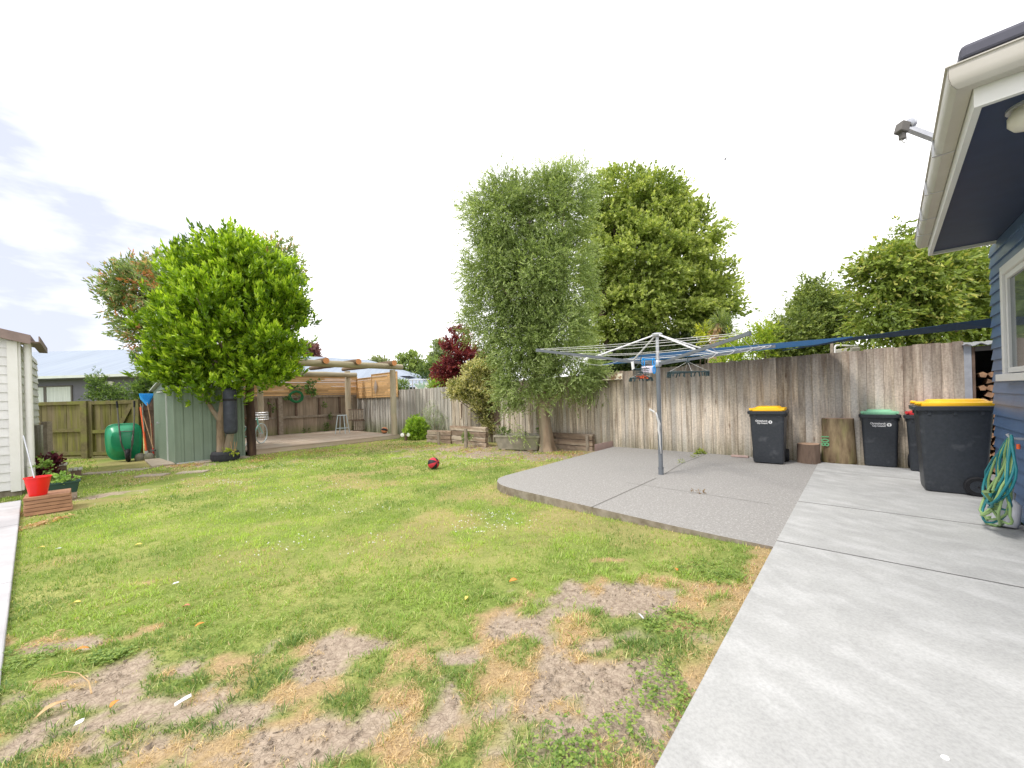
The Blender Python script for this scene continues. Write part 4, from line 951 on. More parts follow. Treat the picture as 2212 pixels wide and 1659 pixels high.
# --- peg airer with basket, hung from the near left of the lines
YA = 5.75
ar = thing('peg_basket', 'dark mesh peg basket with red pegs in it, hanging from the clothesline', 'basket', tuple(A(1385, 812, YA)))
mb = MB(); t0, t1 = A(1370.5, 797, YA), A(1399, 797, YA); b0, b1 = A(1374, 817, YA), A(1396, 817, YA)
wx = (t1-t0).length; wx2 = (b1-b0).length; tc_ = mid(t0, t1); bc_ = mid(b0, b1)
for k in range(9):
    f_ = k/8-.5
    for sg in (-1, 1): mb.tube([tc_+Xv*wx*f_+Yv*sg*.07, bc_+Xv*wx2*f_+Yv*sg*.055], .0022, 4)
for k in range(6):
    f_ = k/5; c_ = tc_.lerp(bc_, f_); ww = wx*(1-f_)+wx2*f_; dd = .07*(1-f_)+.055*f_
    mb.tube([c_+Xv*ww/2*a_+Yv*dd*b_ for a_, b_ in ((-1, -1), (1, -1), (1, 1), (-1, 1))], .0025 if k else .005, 4, closed=True)
mb.build('mesh_basket', airerm, ar)
mb = MB(); hk = A(1384, 781, YA); mb.tube([tc_-Xv*wx/2, hk+Z*.0], .003, 5); mb.tube([tc_+Xv*wx/2, hk], .003, 5); mb.tube([hk, hk+Z*.03, A(1386, 768, YA)], .006, 6); mb.build('hanger', airerm, ar)
mb = MB(); 
for k in range(26): 
    c_ = bc_+Xv*random.uniform(-.42, .42)*wx2+Yv*random.uniform(-.05, .05)+Z*random.uniform(.0, .035); mb.box(c_, (.07, .012, .014), (nrm((random.gauss(0, 1), random.gauss(0, 1), random.gauss(0, .4))), nrm((0, 1, .1)), Z))
mb.build('red_pegs', orangep, ar)
def airer(name, label, c_, hw, hd, drop, wav, hookpt, npeg, rz=0):
    t = thing(name, label, 'peg airer', tuple(c_)); mb = MB(); a = Vector((cos(rz), sin(rz), 0)); b = Vector((-sin(rz), cos(rz), 0))
    ring = [c_+a*hw*math.copysign(abs(cos(x))**.7, cos(x))+b*hd*math.copysign(abs(sin(x))**.7, sin(x))+Z*wav*sin(2*x+.6) for x in [2*pi*k/28 for k in range(28)]]
    mb.tube(ring, .009, 6, closed=True); mb.tube([c_-a*hw, c_+a*hw], .006, 5); mb.tube([c_-b*hd, c_+b*hd], .006, 5); mb.build('frame', airerm, t, smooth=50)
    for k in range(npeg):
        q = ring[int(k*28/npeg) % 28]; ax_ = nrm(Z+a*random.uniform(-.4, .4)+b*random.uniform(-.3, .3)); mb = MB(); mb.box(q-ax_*drop*.5, (.016, .010, drop), (ax_.cross(b).normalized(), b, ax_)); mb.build('peg', airerm, t)
    mb = MB()
    for k in (0, 7, 14, 21): mb.tube([ring[k], hookpt-Z*.03], .002, 4)
    mb.build('cords', wirem, t)
    mb = MB(); mb.tube([hookpt-Z*.035, hookpt, hookpt+Z*.05+Xv*.0, hookpt+Z*.075+Xv*.02, hookpt+Z*.06+Xv*.04], .007, 6); mb.lathe([(.0, -.012), (.03, -.01), (.03, .01), (0, .02)], hookpt-Z*.035, Z, 10); mb.build('hook', airerm, t, smooth=50)
airer('sock_airer', 'small dark rectangular sock airer hanging under the peg basket', A(1384, 816, YA+.06), .155, .10, .055, .0, A(1385, 800, YA+.06), 14)
YB = 5.9
airer('oval_airer', 'large dark green oval peg airer hanging right of the clothesline pole', A(1486, 803.5, YB), .295, .16, .075, .008, A(1485.5, 777, YB), 22, rz=-.1)
# peg bag with two blue handles
pb = thing('peg_bag', 'clear and white peg bag with two blue loops hanging by the pole', 'bag', tuple(A(1400, 795, 6.0)))
mb = MB(); p0, p1 = A(1387, 791, 6.0), A(1414, 806, 6.0); mb.obox(Vector((p0.x, 5.96, p1.z)), Xv*(p1.x-p0.x), Yv*.08, Z*(p0.z-p1.z)); mb.build('pouch', clearm, pb, bevel=.012)
mb = MB()
for u_ in (1389.5, 1412.5):
    c_ = A(u_, 783, 5.985); mb.tube([c_+Xv*.019*cos(a)+Z*.065*sin(a) for a in [2*pi*k/18 for k in range(18)]], .009, 6, closed=True)
c_ = A(1413, 799, 5.95); mb.tube([c_+Xv*.017*cos(a)+Z*.055*sin(a) for a in [2*pi*k/18 for k in range(18)]], .010, 6, closed=True)
mb.obox(A(1387, 777.5, 5.985), A(1415, 776.5, 5.985)-A(1387, 777.5, 5.985), Yv*.02, Z*.018); mb.build('blue_loops', bluep, pb, smooth=50)
mb = MB(); mb.tube([A(1366, 781, 6.0), A(1368, 799, 6.0)], .022, 10); solo(mb, 'sunscreen_tube', whitep, 'white tube clipped to the clothesline left of the peg bag', 'tube', tuple(A(1367, 790, 6)), smooth=50)
# ------------------------------------------------------------------ blue shade sail: from a point beyond the fence to the house corner
top = [(1302, 787.5, 9.2), (1340, 779, 8.9), (1386, 767, 8.5), (1475, 757, 7.9), (1560, 751, 7.3), (1642, 744.5, 6.8), (1740, 736, 6.3), (1800, 731, 5.9), (1842, 727, 5.6)]
bot = [(1302, 789.0, 9.3), (1340, 785, 9.3), (1386, 782, 9.2), (1475, 772, 8.8), (1560, 764, 8.3), (1642, 757, 7.8), (1740, 747, 7.2), (1800, 739.5, 6.7), (1842, 732.5, 6.2)]
mb = MB(); mb.loft([[A(*a), A(*b)] for a, b in zip(top, bot)], closed=False, cap=False)
ss = thing('shade_sail', 'long blue triangular shade sail stretched above the fence to the blue house', 'shade sail', tuple(A(*top[0])))
o = mb.build('sail_cloth', sail_m, ss); q = o.modifiers.new('t', 'SOLIDIFY'); q.thickness = .004
top = [(1690, 757.0, 6.5), (1760, 745.5, 6.1), (1842, 729, 5.6), (1917, 719, 5.2), (1990, 708.5, 4.9), (2065, 698, 4.65), (2141, 688, 4.42)]
bot = [(1690, 758.0, 6.6), (1760, 747.8, 6.2), (1842, 735, 5.8), (1917, 729, 5.4), (1990, 722, 5.1), (2065, 714, 4.8), (2141, 707, 4.5)]
mb = MB(); mb.loft([[A(*a), A(*b)] for a, b in zip(top, bot)], closed=False, cap=False); o = mb.build('turned_edge', sailshade, ss); q = o.modifiers.new('t', 'SOLIDIFY'); q.thickness = .004
# ------------------------------------------------------------------ garden hose by the house
hb_ = thing('garden_hose', 'tangled teal and lime garden hose hung in loops on the blue house wall', 'hose', tuple(whit(2190, 1100, .12)))
hk = whit(2196, 948, .13); hk = Vector(hk)
for j, (m_, nm) in enumerate(((hoseteal, 'teal_loops'), (hoselime, 'lime_stripe_loops'))):
    mb = MB()
    for k in range(6 if j == 0 else 5):
        random.seed(100+j*20+k)
        wd_ = random.uniform(.13, .32); cx_ = random.uniform(-.16, .30); zb_ = random.uniform(.03, .30); zt_ = hk.z+random.uniform(-.03, .03)
        pts = []
        for i in range(26):
            a = 2*pi*i/26; s_ = cos(a); f_ = (1-s_)/2            # f=0 top, 1 bottom
            z_ = zt_*(1-f_)+zb_*f_; x_ = cx_*f_+sin(a)*wd_*(.22+.95*f_**.7)+.015*sin(3*a+k)
            off = .03+.10*f_*random.uniform(.9, 1.1)+.06*sin(a*2+k*1.3)*f_
            q = Vector((hk.x, hk.y, 0))+V*x_+U*(off); pts.append(Vector((q.x, q.y, z_)))
        mb.tube(pts, .0095, 8, closed=True)
    mb.build(nm, m_, hb_, smooth=60)
random.seed(9)
mb = MB(); gl = [(2122, 1125), (2135, 1116), (2155, 1112), (2176, 1108), (2196, 1096)]
pts = [G(2210, 1131), G(2182, 1137), G(2150, 1139), G(2132, 1134), G(2127, 1126), G(2137, 1120), G(2160, 1119), G(2180, 1112)]
mb.tube([p+Z*.014 for p in pts], .0125, 8); mb.tube([whit(2125, 1062, .34), whit(2141, 1062, .32), whit(2156, 1060, .2)], .0125, 8); mb.tube([whit(2125, 1062, .34), whit(2140, 1080, .3), whit(2160, 1100, .22)], .0125, 8)
mb.build('ground_loop', hoselime, hb_, smooth=60)
mb = MB(); c_ = whit(2200, 970, .17); mb.tube([c_, c_+Z*.04], .011, 10); mb.build('orange_fitting', orangep, hb_, smooth=50)
mb = MB(); mb.tube([hk+U*-.13, hk+U*.03, hk+U*.05+Z*.04], .012, 8); mb.build('hook', galv, hb_, smooth=50)
c_ = whit(2168, 1030, .15); mb = MB(); c_.z = .19; mb.lathe([(0, 0), (.07, .01), (.085, .06), (.085, .22), (.04, .27), (.035, .33), (0, .34)], c_-Z*.19, nrm((.25, .1, 1)), 16); solo(mb, 'white_jug', strutm, 'pale plastic jug on the path behind the garden hose', 'jug', tuple(c_), smooth=50)
mb = MB(); c_ = G(2205, 1121)+U*.02; mb.tube([c_+Z*.0, c_+Z*.3], .022, 10); mb.tube([c_-V*.0+Z*.0, c_+U*.03+Z*.01], .03, 10); solo(mb, 'tap_pipe', ironm, 'short dark tap pipe at the foot of the blue wall', 'pipe', tuple(c_), smooth=50)
# ------------------------------------------------------------------ retaining sleepers, tub, trellis, shelf, kerb
def sleepers(label, u0, v0, u1, v1, vtop, rows, stakes=(), deep=.12):
    a = L(u0, v0); b = L(u1, v1); d = (b-a); d.z = 0; n_ = Vector((-d.y, d.x, 0)).normalized()
    if n_.y < 0: n_ = -n_
    zt = A((u0+u1)/2, vtop, (a.y+b.y)/2).z; z0 = -.18; hh = (zt-z0)/rows
    t = thing('sleeper_wall', label, 'garden edging', (a.x, a.y, z0), 0, 'sleeper walls along the long fence')
    for k in range(rows):
        mb = MB(); nseg = 16; rings = []; o_ = a+n_*random.uniform(0, .035)+d*random.uniform(-.015, .015)
        for i in range(nseg+1):
            c_ = o_+d*(i/nseg); c_.z = z0+k*hh; j = lambda q: random.uniform(-q, q)
            rings.append([c_+n_*(j(.012))+Z*(.004+abs(j(.008))), c_+n_*(deep+j(.01))+Z*.004, c_+n_*(deep+j(.01))+Z*(hh-.004), c_+n_*(.02+j(.015))+Z*(hh-.004-abs(j(.006))), c_+n_*j(.014)+Z*(hh*.75)])
        mb.loft(rings); mb.build('sleeper', sleeper, t)
    for u_, v_ in stakes:
        q = L(u_, v_); mb = MB(); mb.obox(q-Z*.1-Xv*.035-n_*.06, Xv*.07, n_*.05, Z*(zt-q.z+.08)); mb.build('stake', rail_m, t)
    return t
sleepers('low mossy sleeper wall beside the bright green bush', 921, 956, 972, 959, 930, 3, ((950, 960),))
sleepers('taller rotten sleeper wall with a stake, left of the concrete tub', 972, 958, 1049, 966, 921, 4, ((1009, 968),))
sleepers('split sleeper wall right of the olive trunk, ending in a pale stake', 1180, 968, 1281, 975, 936, 3, ((1271, 974),))
a = G(1282, 973); b = G(1326, 963.5); mb = MB(); zt = A(1304, 956, mid(a, b).y).z
mb.obox(Vector((a.x, a.y, -.2))+V*.05, (b-a), V*.12, Z*(zt+.2)); solo(mb, 'pink_kerb', pinkc, 'pinkish concrete kerb block at the fence foot by the patio edge', 'kerb', tuple(a), bevel=.01)
ta = L(1076, 972); tb_ = L(1160, 975); tdir = (tb_-ta).normalized(); tn = Vector((-tdir.y, tdir.x, 0)); tc0 = mid(ta, tb_)+tn*.28; ztub = A(1115, 941, tc0.y-.28).z; hl = (tb_-ta).length/2
tub = thing('concrete_tub', 'old grey concrete wash tub with sloping sides left of the olive trunk', 'tub', (tc0.x, tc0.y, -.16))
def tring(kx, ky, z): return [tc0-tc0.z*Z+tdir*x+tn*y+Z*z for x, y in rrect(2*kx, 2*ky, .05, 3)]
mb = MB(); mb.loft([tring(hl*.98, .26, -.14), tring(hl*1.0, .28, -.12), tring(hl*1.16, .34, ztub-.05), tring(hl*1.19, .36, ztub-.045), tring(hl*1.19, .36, ztub), tring(hl*1.12, .30, ztub), tring(hl*1.0, .24, ztub-.18)], cap=True); mb.build('tub', tubm, tub, smooth=30)
mb = MB(); mb.lathe([(.03, 0), (.03, .18), (.04, .2)], tc0+tn*.3+Z*(ztub+.0), Z, 8); mb.build('pipe_stub', ironm, tub)
z_ = A(1119, 976, tc0.y-.3).z
for k in (-1, 1):
    mb = MB(); mb.box(tc0-tc0.z*Z+tdir*k*hl*.7+Z*-.135, (.12, .6, .05), (tdir, tn, Z)); mb.build('bearer', sleeper, tub)
p0 = onfence(1060, 862, .03); p1 = onfence(1080, 916, .03)
tr = thing('trellis', 'brown slatted trellis fixed to the fence behind the cream flowered shrub', 'trellis', tuple(p1))
mb = MB(); wdt_ = (p0-p1).dot(U); z0, z1 = p1.z, p0.z+.25
for k in range(8): mb.obox(p1+U*(wdt_*k/7)+Z*0-V*.02, U*.03, V*.015, Z*(z1-z0))
for z_ in (0, .5, 1): mb.obox(p1+Z*((z1-z0-.04)*z_)-V*.002, U*(wdt_+.03), V*.015, Z*.04)
mb.build('slats', rail_dark, tr)
p = onfence(1311, 822, .02); p1 = onfence(1345, 822, .02); sh = thing('fence_shelf', 'flaking cream painted shelf fixed high on the fence beside the olive foliage', 'shelf', tuple(p))
wdt_ = (p-p1).dot(U); mb = MB(); mb.obox(p-V*.26-Z*.0, R_*wdt_, V*.28, Z*.025); mb.build('shelf_board', creamshelf, sh, bevel=.01)
mb = MB(); mb.obox(p-V*.015+Z*.025, R_*wdt_, V*.02, Z*.13); mb.build('back_board', creamshelf, sh)
mb = MB(); p = onfence(997, 880, .02); mb.obox(p-Z*.36, U*.04, V*.02, Z*.5); mb.tube([p-Z*.36-V*.01, p-Z*.42-V*.03, p-Z*.43-V*.07, p-Z*.39-V*.08], .008, 6); solo(mb, 'fence_hook', rail_dark, 'dark timber strip with a hook hanging on the silvered fence', 'hook', tuple(p))
# ------------------------------------------------------------------ tyre planter, punching bag
tyc = L(488, 998)+Vector((0, .28, 0)); TY = tyc.y; tyc.x = A(487, 985, TY).x
tr_ = .315
ty = thing('tyre_planter', 'old grey car tyre lying flat around the bright green tree trunk', 'tyre', tuple(tyc))
mb = MB(); mb.lathe([(tr_*.72, 0), (tr_*.94, .01), (tr_, .05), (tr_*1.01, .13), (tr_, .20), (tr_*.94, .25), (tr_*.72, .26), (tr_*.66, .24), (tr_*.66, .01), (tr_*.72, 0)], tyc, Z, 40, cap=False)
for k in range(60):
    a = 2*pi*k/60; d = Vector((cos(a), sin(a), 0)); s_ = Vector((-sin(a), cos(a), 0)); mb.obox(tyc+d*(tr_*1.0)+Z*.06, s_*.018, d*.012, Z*.13)
mb.build('tyre', tyrem, ty, smooth=50)
mb = MB(); mb.lathe([(tr_*.68, .02), (tr_*.68, .18), (.1, .21), (0, .215)], tyc, Z, 20); mb.build('soil', soilm, ty, smooth=60)
bagY = TY-.20; bt = A(497, 838, bagY); bbm = A(499, 938, bagY); rb = 15.6*bagY/FPX*.80
pbg = thing('punching_bag', 'dark cylindrical punching bag hanging from the bright green tree', 'punching bag', (bbm.x, bagY, bbm.z))
mb = MB(); hgt = bt.z-bbm.z; cc = Vector((bbm.x, bagY, bbm.z))
mb.lathe([(0, 0), (rb*.72, .015), (rb*.93, .05), (rb, .12), (rb*1.01, hgt*.5), (rb*.98, hgt-.10), (rb*.9, hgt-.04), (rb*.5, hgt)], cc, Z, 28); mb.build('bag', bagm, pbg, smooth=60)
mb = MB(); mb.lathe([(rb*1.0, 0), (rb*1.02, .01), (rb*1.02, .05), (rb*1.0, .06)], cc+Z*(hgt*.72), Z, 28); mb.build('band', blackm, pbg, smooth=60)
mb = MB()
for k in range(4): a = pi/4+k*pi/2; mb.tube([cc+Vector((cos(a)*rb*.85, sin(a)*rb*.85, hgt-.05)), cc+Z*(hgt+.3)], .006, 5)
mb.tube([cc+Z*(hgt+.3), cc+Z*(hgt+.75)], .008, 5); mb.build('chains', ironm, pbg)
# ------------------------------------------------------------------ bicycle, stool, crates, balls
bk = thing('bicycle', 'teal bicycle parked on the deck behind the dark pergola post', 'bicycle', (-8.6, 12.8, 0))
fwc = A(564.5, 930, 13.1); wr_ = .335; fwc.z = wr_+.01; bd = nrm((.06-.0, -1, 0)); rwc = fwc+bd*1.02; rwc.z = fwc.z
nrmw = Vector((-bd.y, bd.x, 0))
for c_, nm in ((fwc, 'wheel'), (rwc, 'wheel')):
    mb = MB(); mb.tube([c_+bd*cos(a)*wr_+Z*sin(a)*wr_ for a in [2*pi*k/36 for k in range(36)]], .017, 8, closed=True); wl = mb.build('wheel', stoolm, bk, smooth=60)
    mb = MB()
    for k in range(14): a = 2*pi*k/14; mb.tube([c_+nrmw*.02*(-1)**k, c_+bd*cos(a)*(wr_-.01)+Z*sin(a)*(wr_-.01)], .0018, 4)
    mb.tube([c_-nrmw*.05, c_+nrmw*.05], .02, 8); mb.build('spokes', galv, wl)
B_ = lambda f_, z_, s_=0: fwc+bd*f_+Z*(z_-fwc.z)+nrmw*s_
mb = MB(); hd0, hd1, bbk, seat = B_(.16, .62), B_(.22, .86), B_(.58, .29), B_(.74, .78)
for a, b, r in ((hd0, bbk, .018), (hd1, seat-Z*.08, .016), (bbk, seat, .016), (bbk, rwc, .010), (seat-Z*.1, rwc, .010), (hd0, hd1, .02)): mb.tube([a, b], r, 8)
mb.build('frame', tealm, bk, smooth=60)
mb = MB()
for s_ in (-.045, .045): mb.tube([hd0, hd0+nrmw*s_-Z*.04, fwc+nrmw*s_], .011, 8)
mb.build('fork', tealm, bk, smooth=60)
mb = MB(); mb.tube([hd1, hd1+Z*.12, hd1+Z*.13-bd*.05], .012, 8); q = hd1+Z*.13-bd*.05; mb.tube([q-nrmw*.28+bd*.15, q-nrmw*.2, q+nrmw*.2, q+nrmw*.28+bd*.15], .012, 8); mb.build('handlebar', galv, bk, smooth=60)
mb = MB(); q = seat+Z*.10; mb.tube([seat, q], .013, 8); mb.loft([[q+bd*x+nrmw*y*w_+Z*zz for y, zz in ((-1, 0), (-.6, .045), (.6, .045), (1, 0))] for x, w_ in ((-.16, .02), (-.05, .035), (.05, .08), (.12, .085))]); mb.build('saddle', brownm, bk, smooth=60)
mb = MB(); q = B_(-.05, .93); mb.loft([[q+bd*x+nrmw*y+Z*z_ for x, y in ((-.12, -.16), (.12, -.16), (.12, .16), (-.12, .16))] for z_ in (-.12, .12)]); bkm = mb; mb = MB()
for k in range(7):
    for s_ in (-1, 1): mb.tube([q+bd*(-.12+.04*k)+nrmw*s_*.16-Z*.12, q+bd*(-.12+.04*k)+nrmw*s_*.16+Z*.12], .003, 4); mb.tube([q+bd*s_*.12+nrmw*(-.16+.053*k)-Z*.12, q+bd*s_*.12+nrmw*(-.16+.053*k)+Z*.12], .003, 4)
for z_ in (-.12, -.04, .04, .12): mb.tube([q+bd*x+nrmw*y+Z*z_ for x, y in ((-.12, -.16), (.12, -.16), (.12, .16), (-.12, .16))], .004, 4, closed=True)
mb.build('front_basket', galv, bk)
mb = MB(); mb.tube([B_(.58, .29, -.06), B_(.58, .29, .06)], .07, 16); mb.tube([B_(.58, .29, .08), B_(.66, .14, .08), B_(.66, .14, .16)], .012, 6); mb.build('crank', blackm, bk, smooth=50)
sb = G(740, 936, 0); sb = Vector((sb.x, sb.y, 0)); shgt = A(740, 896.5, sb.y).z
st_ = thing('bar_stool', 'pale metal bar stool standing on the deck', 'stool', tuple(sb))
mb = MB(); mb.loft([[sb+Z*z_+Vector((x, y, 0)) for x, y in rrect(w_, w_, .05, 4)] for w_, z_ in ((.31, shgt-.03), (.32, shgt-.01), (.30, shgt))]); mb.build('seat', stoolm, st_, smooth=40)
for sx_ in (-1, 1):
    for sy_ in (-1, 1): mb = MB(); mb.tube([sb+Vector((sx_*.13, sy_*.13, shgt-.03)), sb+Vector((sx_*.21, sy_*.21, 0))], [.022, .016], 6); mb.build('leg', stoolm, st_)
mb = MB()
for a, b in (((-1, -1), (1, -1)), ((1, -1), (1, 1)), ((1, 1), (-1, 1)), ((-1, 1), (-1, -1))): mb.tube([sb+Vector((a[0]*.185, a[1]*.185, .22)), sb+Vector((b[0]*.185, b[1]*.185, .22))], .011, 6)
mb.build('foot_ring', stoolm, st_)
cy = 18.0; crl = []
def crate(label, c_, w_, h_, d_):
    t = thing('slatted_crate', label, 'crate', tuple(c_), .1, 'crates stacked in the deck corner'); mb = MB()
    for y in (-d_/2, d_/2):
        for k in range(5): mb = MB(); mb.box((-w_/2+w_*(k+.5)/5, y, h_/2), (w_/5*.66, .015, h_)); mb.build('slat', rail_m, t, local=True)
    mb = MB()
    for z_ in (.02, h_-.02):
        for y in (-d_/2-.012, d_/2+.012): mb.box((0, y, z_), (w_, .012, .035))
        for x in (-w_/2, w_/2): mb.box((x, 0, z_), (.015, d_, .035))
    mb.box((0, 0, .02), (w_*.96, d_*.96, .012)); mb.build('frame', rail_dark, t, local=True); return t
q = A(774, 925, 17.4); crate('slatted wooden crate at the bottom of the stack in the deck corner', (q.x+.05, 17.4, 0), .40, .48, .34)
crate('slatted wooden crate on top of the other crate in the deck corner', (q.x-.08, 17.4, .482), .56, .50, .34)
def ball(name, label, c_, r, mA, mB_, axis, grp=None):
    t = thing(name, label, 'ball', tuple(c_)); ax = nrm(axis); x = ax.cross(Z).normalized(); y = ax.cross(x)
    rings = {0: MB(), 1: MB()}; n1, n2 = 16, 32
    for i in range(n2):
        k = 0 if (i//4) % 2 == 0 else 1
        vs = []
        for j in range(n1+1):
            th = pi*j/n1
            for ii in (i, i+1):
                ph = 2*pi*ii/n2; vs.append(c_+(ax*cos(th)+(x*cos(ph)+y*sin(ph))*sin(th))*r)
        rings[k].add(vs, [(2*j, 2*j+1, 2*j+3, 2*j+2) for j in range(n1)])
    rings[0].build('light_panels', mA, t, smooth=80); rings[1].build('black_panels', mB_, t, smooth=80); return t
p = L(937, 1013.5); ball('basketball', 'red and black basketball on the lawn', p+Z*.125, .125, redball, blackball, (.6, -.5, .25))
p = G(829, 937, 0); ball('basketball', 'orange and black basketball on the deck beside the corner post', p+Z*.13+Vector((0, .1, 0)), .13, orangeball, blackball, (.9, .1, -.2))
p = L(877, 952); t = thing('garden_stake', 'dark stub with two white oval discs in the bed beside the deck', 'ornament', tuple(p))
mb = MB(); mb.tube([p-Z*.05, p+Z*.34], .055, 8); mb.build('stub', rail_dark, t, smooth=50)
for s_ in (-1, 1): mb = MB(); mb.lathe([(0, -.01), (.07, 0), (0, .02)], p+Xv*s_*.11-Yv*.06+Z*.22, (0, -1, 0), 12); mb.build('disc', whitep, t, smooth=50)
# coiled green hose on the back fence
c_ = onback(640, 857, .22); t = thing('hose_coil', 'coiled green hose hanging on the framed back fence', 'hose', tuple(c_))
for k in range(5): mb = MB(); mb.tube([c_+V*cos(a)*(.21+.022*k)*(1+.05*sin(3*a+k))+Z*sin(a)*(.19+.018*k)+R_*(.015*(k % 2)+.02*sin(2*a)) for a in [2*pi*i/26 for i in range(26)]], .017, 6, closed=True); mb.build('loop', hosegreen, t, smooth=60)
# ------------------------------------------------------------------ wheelbarrow on its nose against the gate
wbp = L(279, 996); WY = wbp.y; fac = math.atan2(-wbp.x, wbp.y)*.9
wv = thing('wheelbarrow', 'green wheelbarrow propped upright on its wheel against the mossy gate', 'wheelbarrow', tuple(wbp), fac)
kx = WY/FPX*cos(fac); kz = WY/FPX
def Wl(u, v, y=0): return Vector(((u-279)*kx, y, (996-v)*kz))       # local: x across, z up, -y toward the yard
def bring(w0, z0, z1, y, tp=.2, e=.55):
    out = []
    for k_ in range(48):
        a = 2*pi*k_/48; cx_ = math.copysign(abs(cos(a))**e, cos(a)); sz = math.copysign(abs(sin(a))**e, sin(a)); tap = 1-tp*max(0, -sz)**2
        out.append(Vector(((268.5-279)*kx+w0*cx_*tap, y, (z0+z1)/2+(z1-z0)/2*sz)))
    return out
hw = 36.0*kx; zb_, zt_ = (996-992)*kz, (996-915)*kz
mb = MB(); mb.loft([bring(hw*.94, zb_+.03, zt_-.03, .13, e=.42), bring(hw, zb_, zt_, .12, e=.42), bring(hw, zb_, zt_, .10, e=.42), bring(hw*.93, zb_+.05, zt_-.05, .085, e=.42), bring(hw*.86, zb_+.10, zt_-.09, .04, .25, .45), bring(hw*.70, zb_+.22, zt_-.19, -.10, .3, .5), bring(hw*.64, zb_+.27, zt_-.24, -.125, .3, .5), bring(hw*.3, zb_+.45, zt_-.40, -.135, .3, .5)], cap=True)
mb.build('tray', barrowm, wv, smooth=30, local=True)
mb = MB(); mb.tube(bring(hw*1.0, zb_, zt_, .11, e=.42), .014, 6, closed=True); mb.build('rolled_lip', barrowm, wv, smooth=60, local=True)
mb = MB()
for pts in (((257, 868), (260, 905), (263, 930), (266, 955), (273, 975), (275, 990)), ((292.5, 868), (292, 905), (291, 930), (289, 955), (284, 975), (283, 990))):
    mb.tube([Wl(u_, v_, o_) for (u_, v_), o_ in zip(pts, (.10, .0, -.17, -.19, -.20, -.20))], .016, 8)
mb.tube([Wl(263, 931, -.17), Wl(291, 931, -.17)], .012, 6); mb.tube([Wl(275, 984, -.2), Wl(283, 984, -.2)], .01, 6); mb.build('frame', ironm, wv, smooth=50, local=True)
for p_, q_ in ((Wl(256.8, 866, .105), Wl(258.3, 880, .07)), (Wl(292.5, 866, .105), Wl(292.3, 880, .07))): mb = MB(); mb.tube([p_, q_], .023, 8); mb.build('grip', blackm, wv, smooth=50, local=True)
for s_, u_ in ((1, 264), (-1, 290)): mb = MB(); mb.obox(Wl(u_-1.2, 938, -.23), (.035, 0, 0), (0, .04, 0), (0, 0, .11)); mb.tube([Wl(u_, 936, -.19), Wl(u_+2*s_, 950, -.33), Wl(u_+4*s_, 966, -.20)], .011, 6); mb.build('leg', ironm, wv, smooth=50, local=True)
rw = .185; wc = Vector((0, -.20, rw)); mb = MB()
mb.lathe([(rw*.55, -.035), (rw*.85, -.045), (rw*.98, -.025), (rw, 0), (rw*.98, .025), (rw*.85, .045), (rw*.55, .035)], wc, (1, .0, 0), 28); wl = mb.build('wheel', blackm, wv, smooth=50, local=True)
mb = MB(); mb.lathe([(rw*.5, -.036), (rw*.5, .036)], wc, (1, 0, 0), 20); mb.build('rim', galv, wl, smooth=50, local=True)
# ------------------------------------------------------------------ leaning garden tools
TYY = FY-.12
def T(u, v, off=0): return A(u, v, TYY+off)
def tool(name, label, shaft, m_, r=.014, cat='tool'):
    b = T(*shaft[0]); t = thing(name, label, cat, tuple(b), 0, 'tools leaning beside the shed'); mb = MB(); mb.tube([T(*s_) for s_ in shaft], r, 8); mb.build('shaft', m_, t, smooth=50); return t
t = tool('leaf_rake', 'blue fan leaf rake standing head up between gate and shed', ((329, 960, -.25), (325, 905, -.05), (318, 868, 0)), woodh)
mb = MB(); v_ = [T(299.5, 850), T(332, 850), T(329, 858), T(320, 876), T(316, 876), T(303, 862)]; mb.add(v_+[p+Yv*.018 for p in v_], [(0, 5, 4, 3, 2, 1), (6, 7, 8, 9, 10, 11), (0, 1, 7, 6), (1, 2, 8, 7), (2, 3, 9, 8), (3, 4, 10, 9), (4, 5, 11, 10), (5, 0, 6, 11)])
for k in range(11): q0, q1 = T(318, 874, -.01), T(300.5+k*3.1, 850.5, -.01); mb.tube([q0, q1], .006, 5)
mb.build('rake_head', bluep, t)
t = tool('garden_spade', 'orange shafted garden tool leaning on the dark boards', ((316, 974, -.3), (310, 925, -.1), (304, 880, .02)), orangep, .026)
mb = MB(); mb.box(T(316.5, 982, -.3), (.10, .03, .22)); mb.build('blade', galv, t, bevel=.01)
t = tool('garden_hoe', 'long pale handled garden hoe leaning across the other tools', ((331, 968, -.3), (318, 925, -.1), (303, 873, .05)), woodh, .013)
mb = MB(); mb.box(T(331, 973, -.3), (.13, .05, .05)); mb.build('blade', ironm, t)
t = tool('garden_fork', 'garden fork with a dark red shaft closest to the shed', ((332, 990, -.3), (329, 950, -.15), (327, 915, -.02)), redm, .014)
mb = MB(); mb.box(T(332, 990, -.3), (.14, .03, .03))
for k in range(4): mb.tube([T(332, 990, -.3)+Xv*(-.06+.04*k), T(332, 997, -.3)+Xv*(-.06+.04*k)], .006, 5)
mb.build('tines', ironm, t)
t = tool('garden_edger', 'green tinted straight garden stick behind the orange shafted tool', ((315, 960, -.2), (309, 900, -.05), (307, 876, .0)), shedm, .011)
mb = MB(); c_ = L(316, 993)+Yv*-.05
for dx in (-.12, .13): mb.add([c_+Vector((dx+.11*cos(a)*q_, .12*sin(a)*q_, z_)) for q_, z_ in ((1, 0), (1.1, .08), (.8, .17), (.3, .2)) for a in [2*pi*k/8 for k in range(8)]], [(i*8+k, i*8+(k+1) % 8, (i+1)*8+(k+1) % 8, (i+1)*8+k) for i in range(3) for k in range(8)]+[tuple(24+k for k in range(8))])
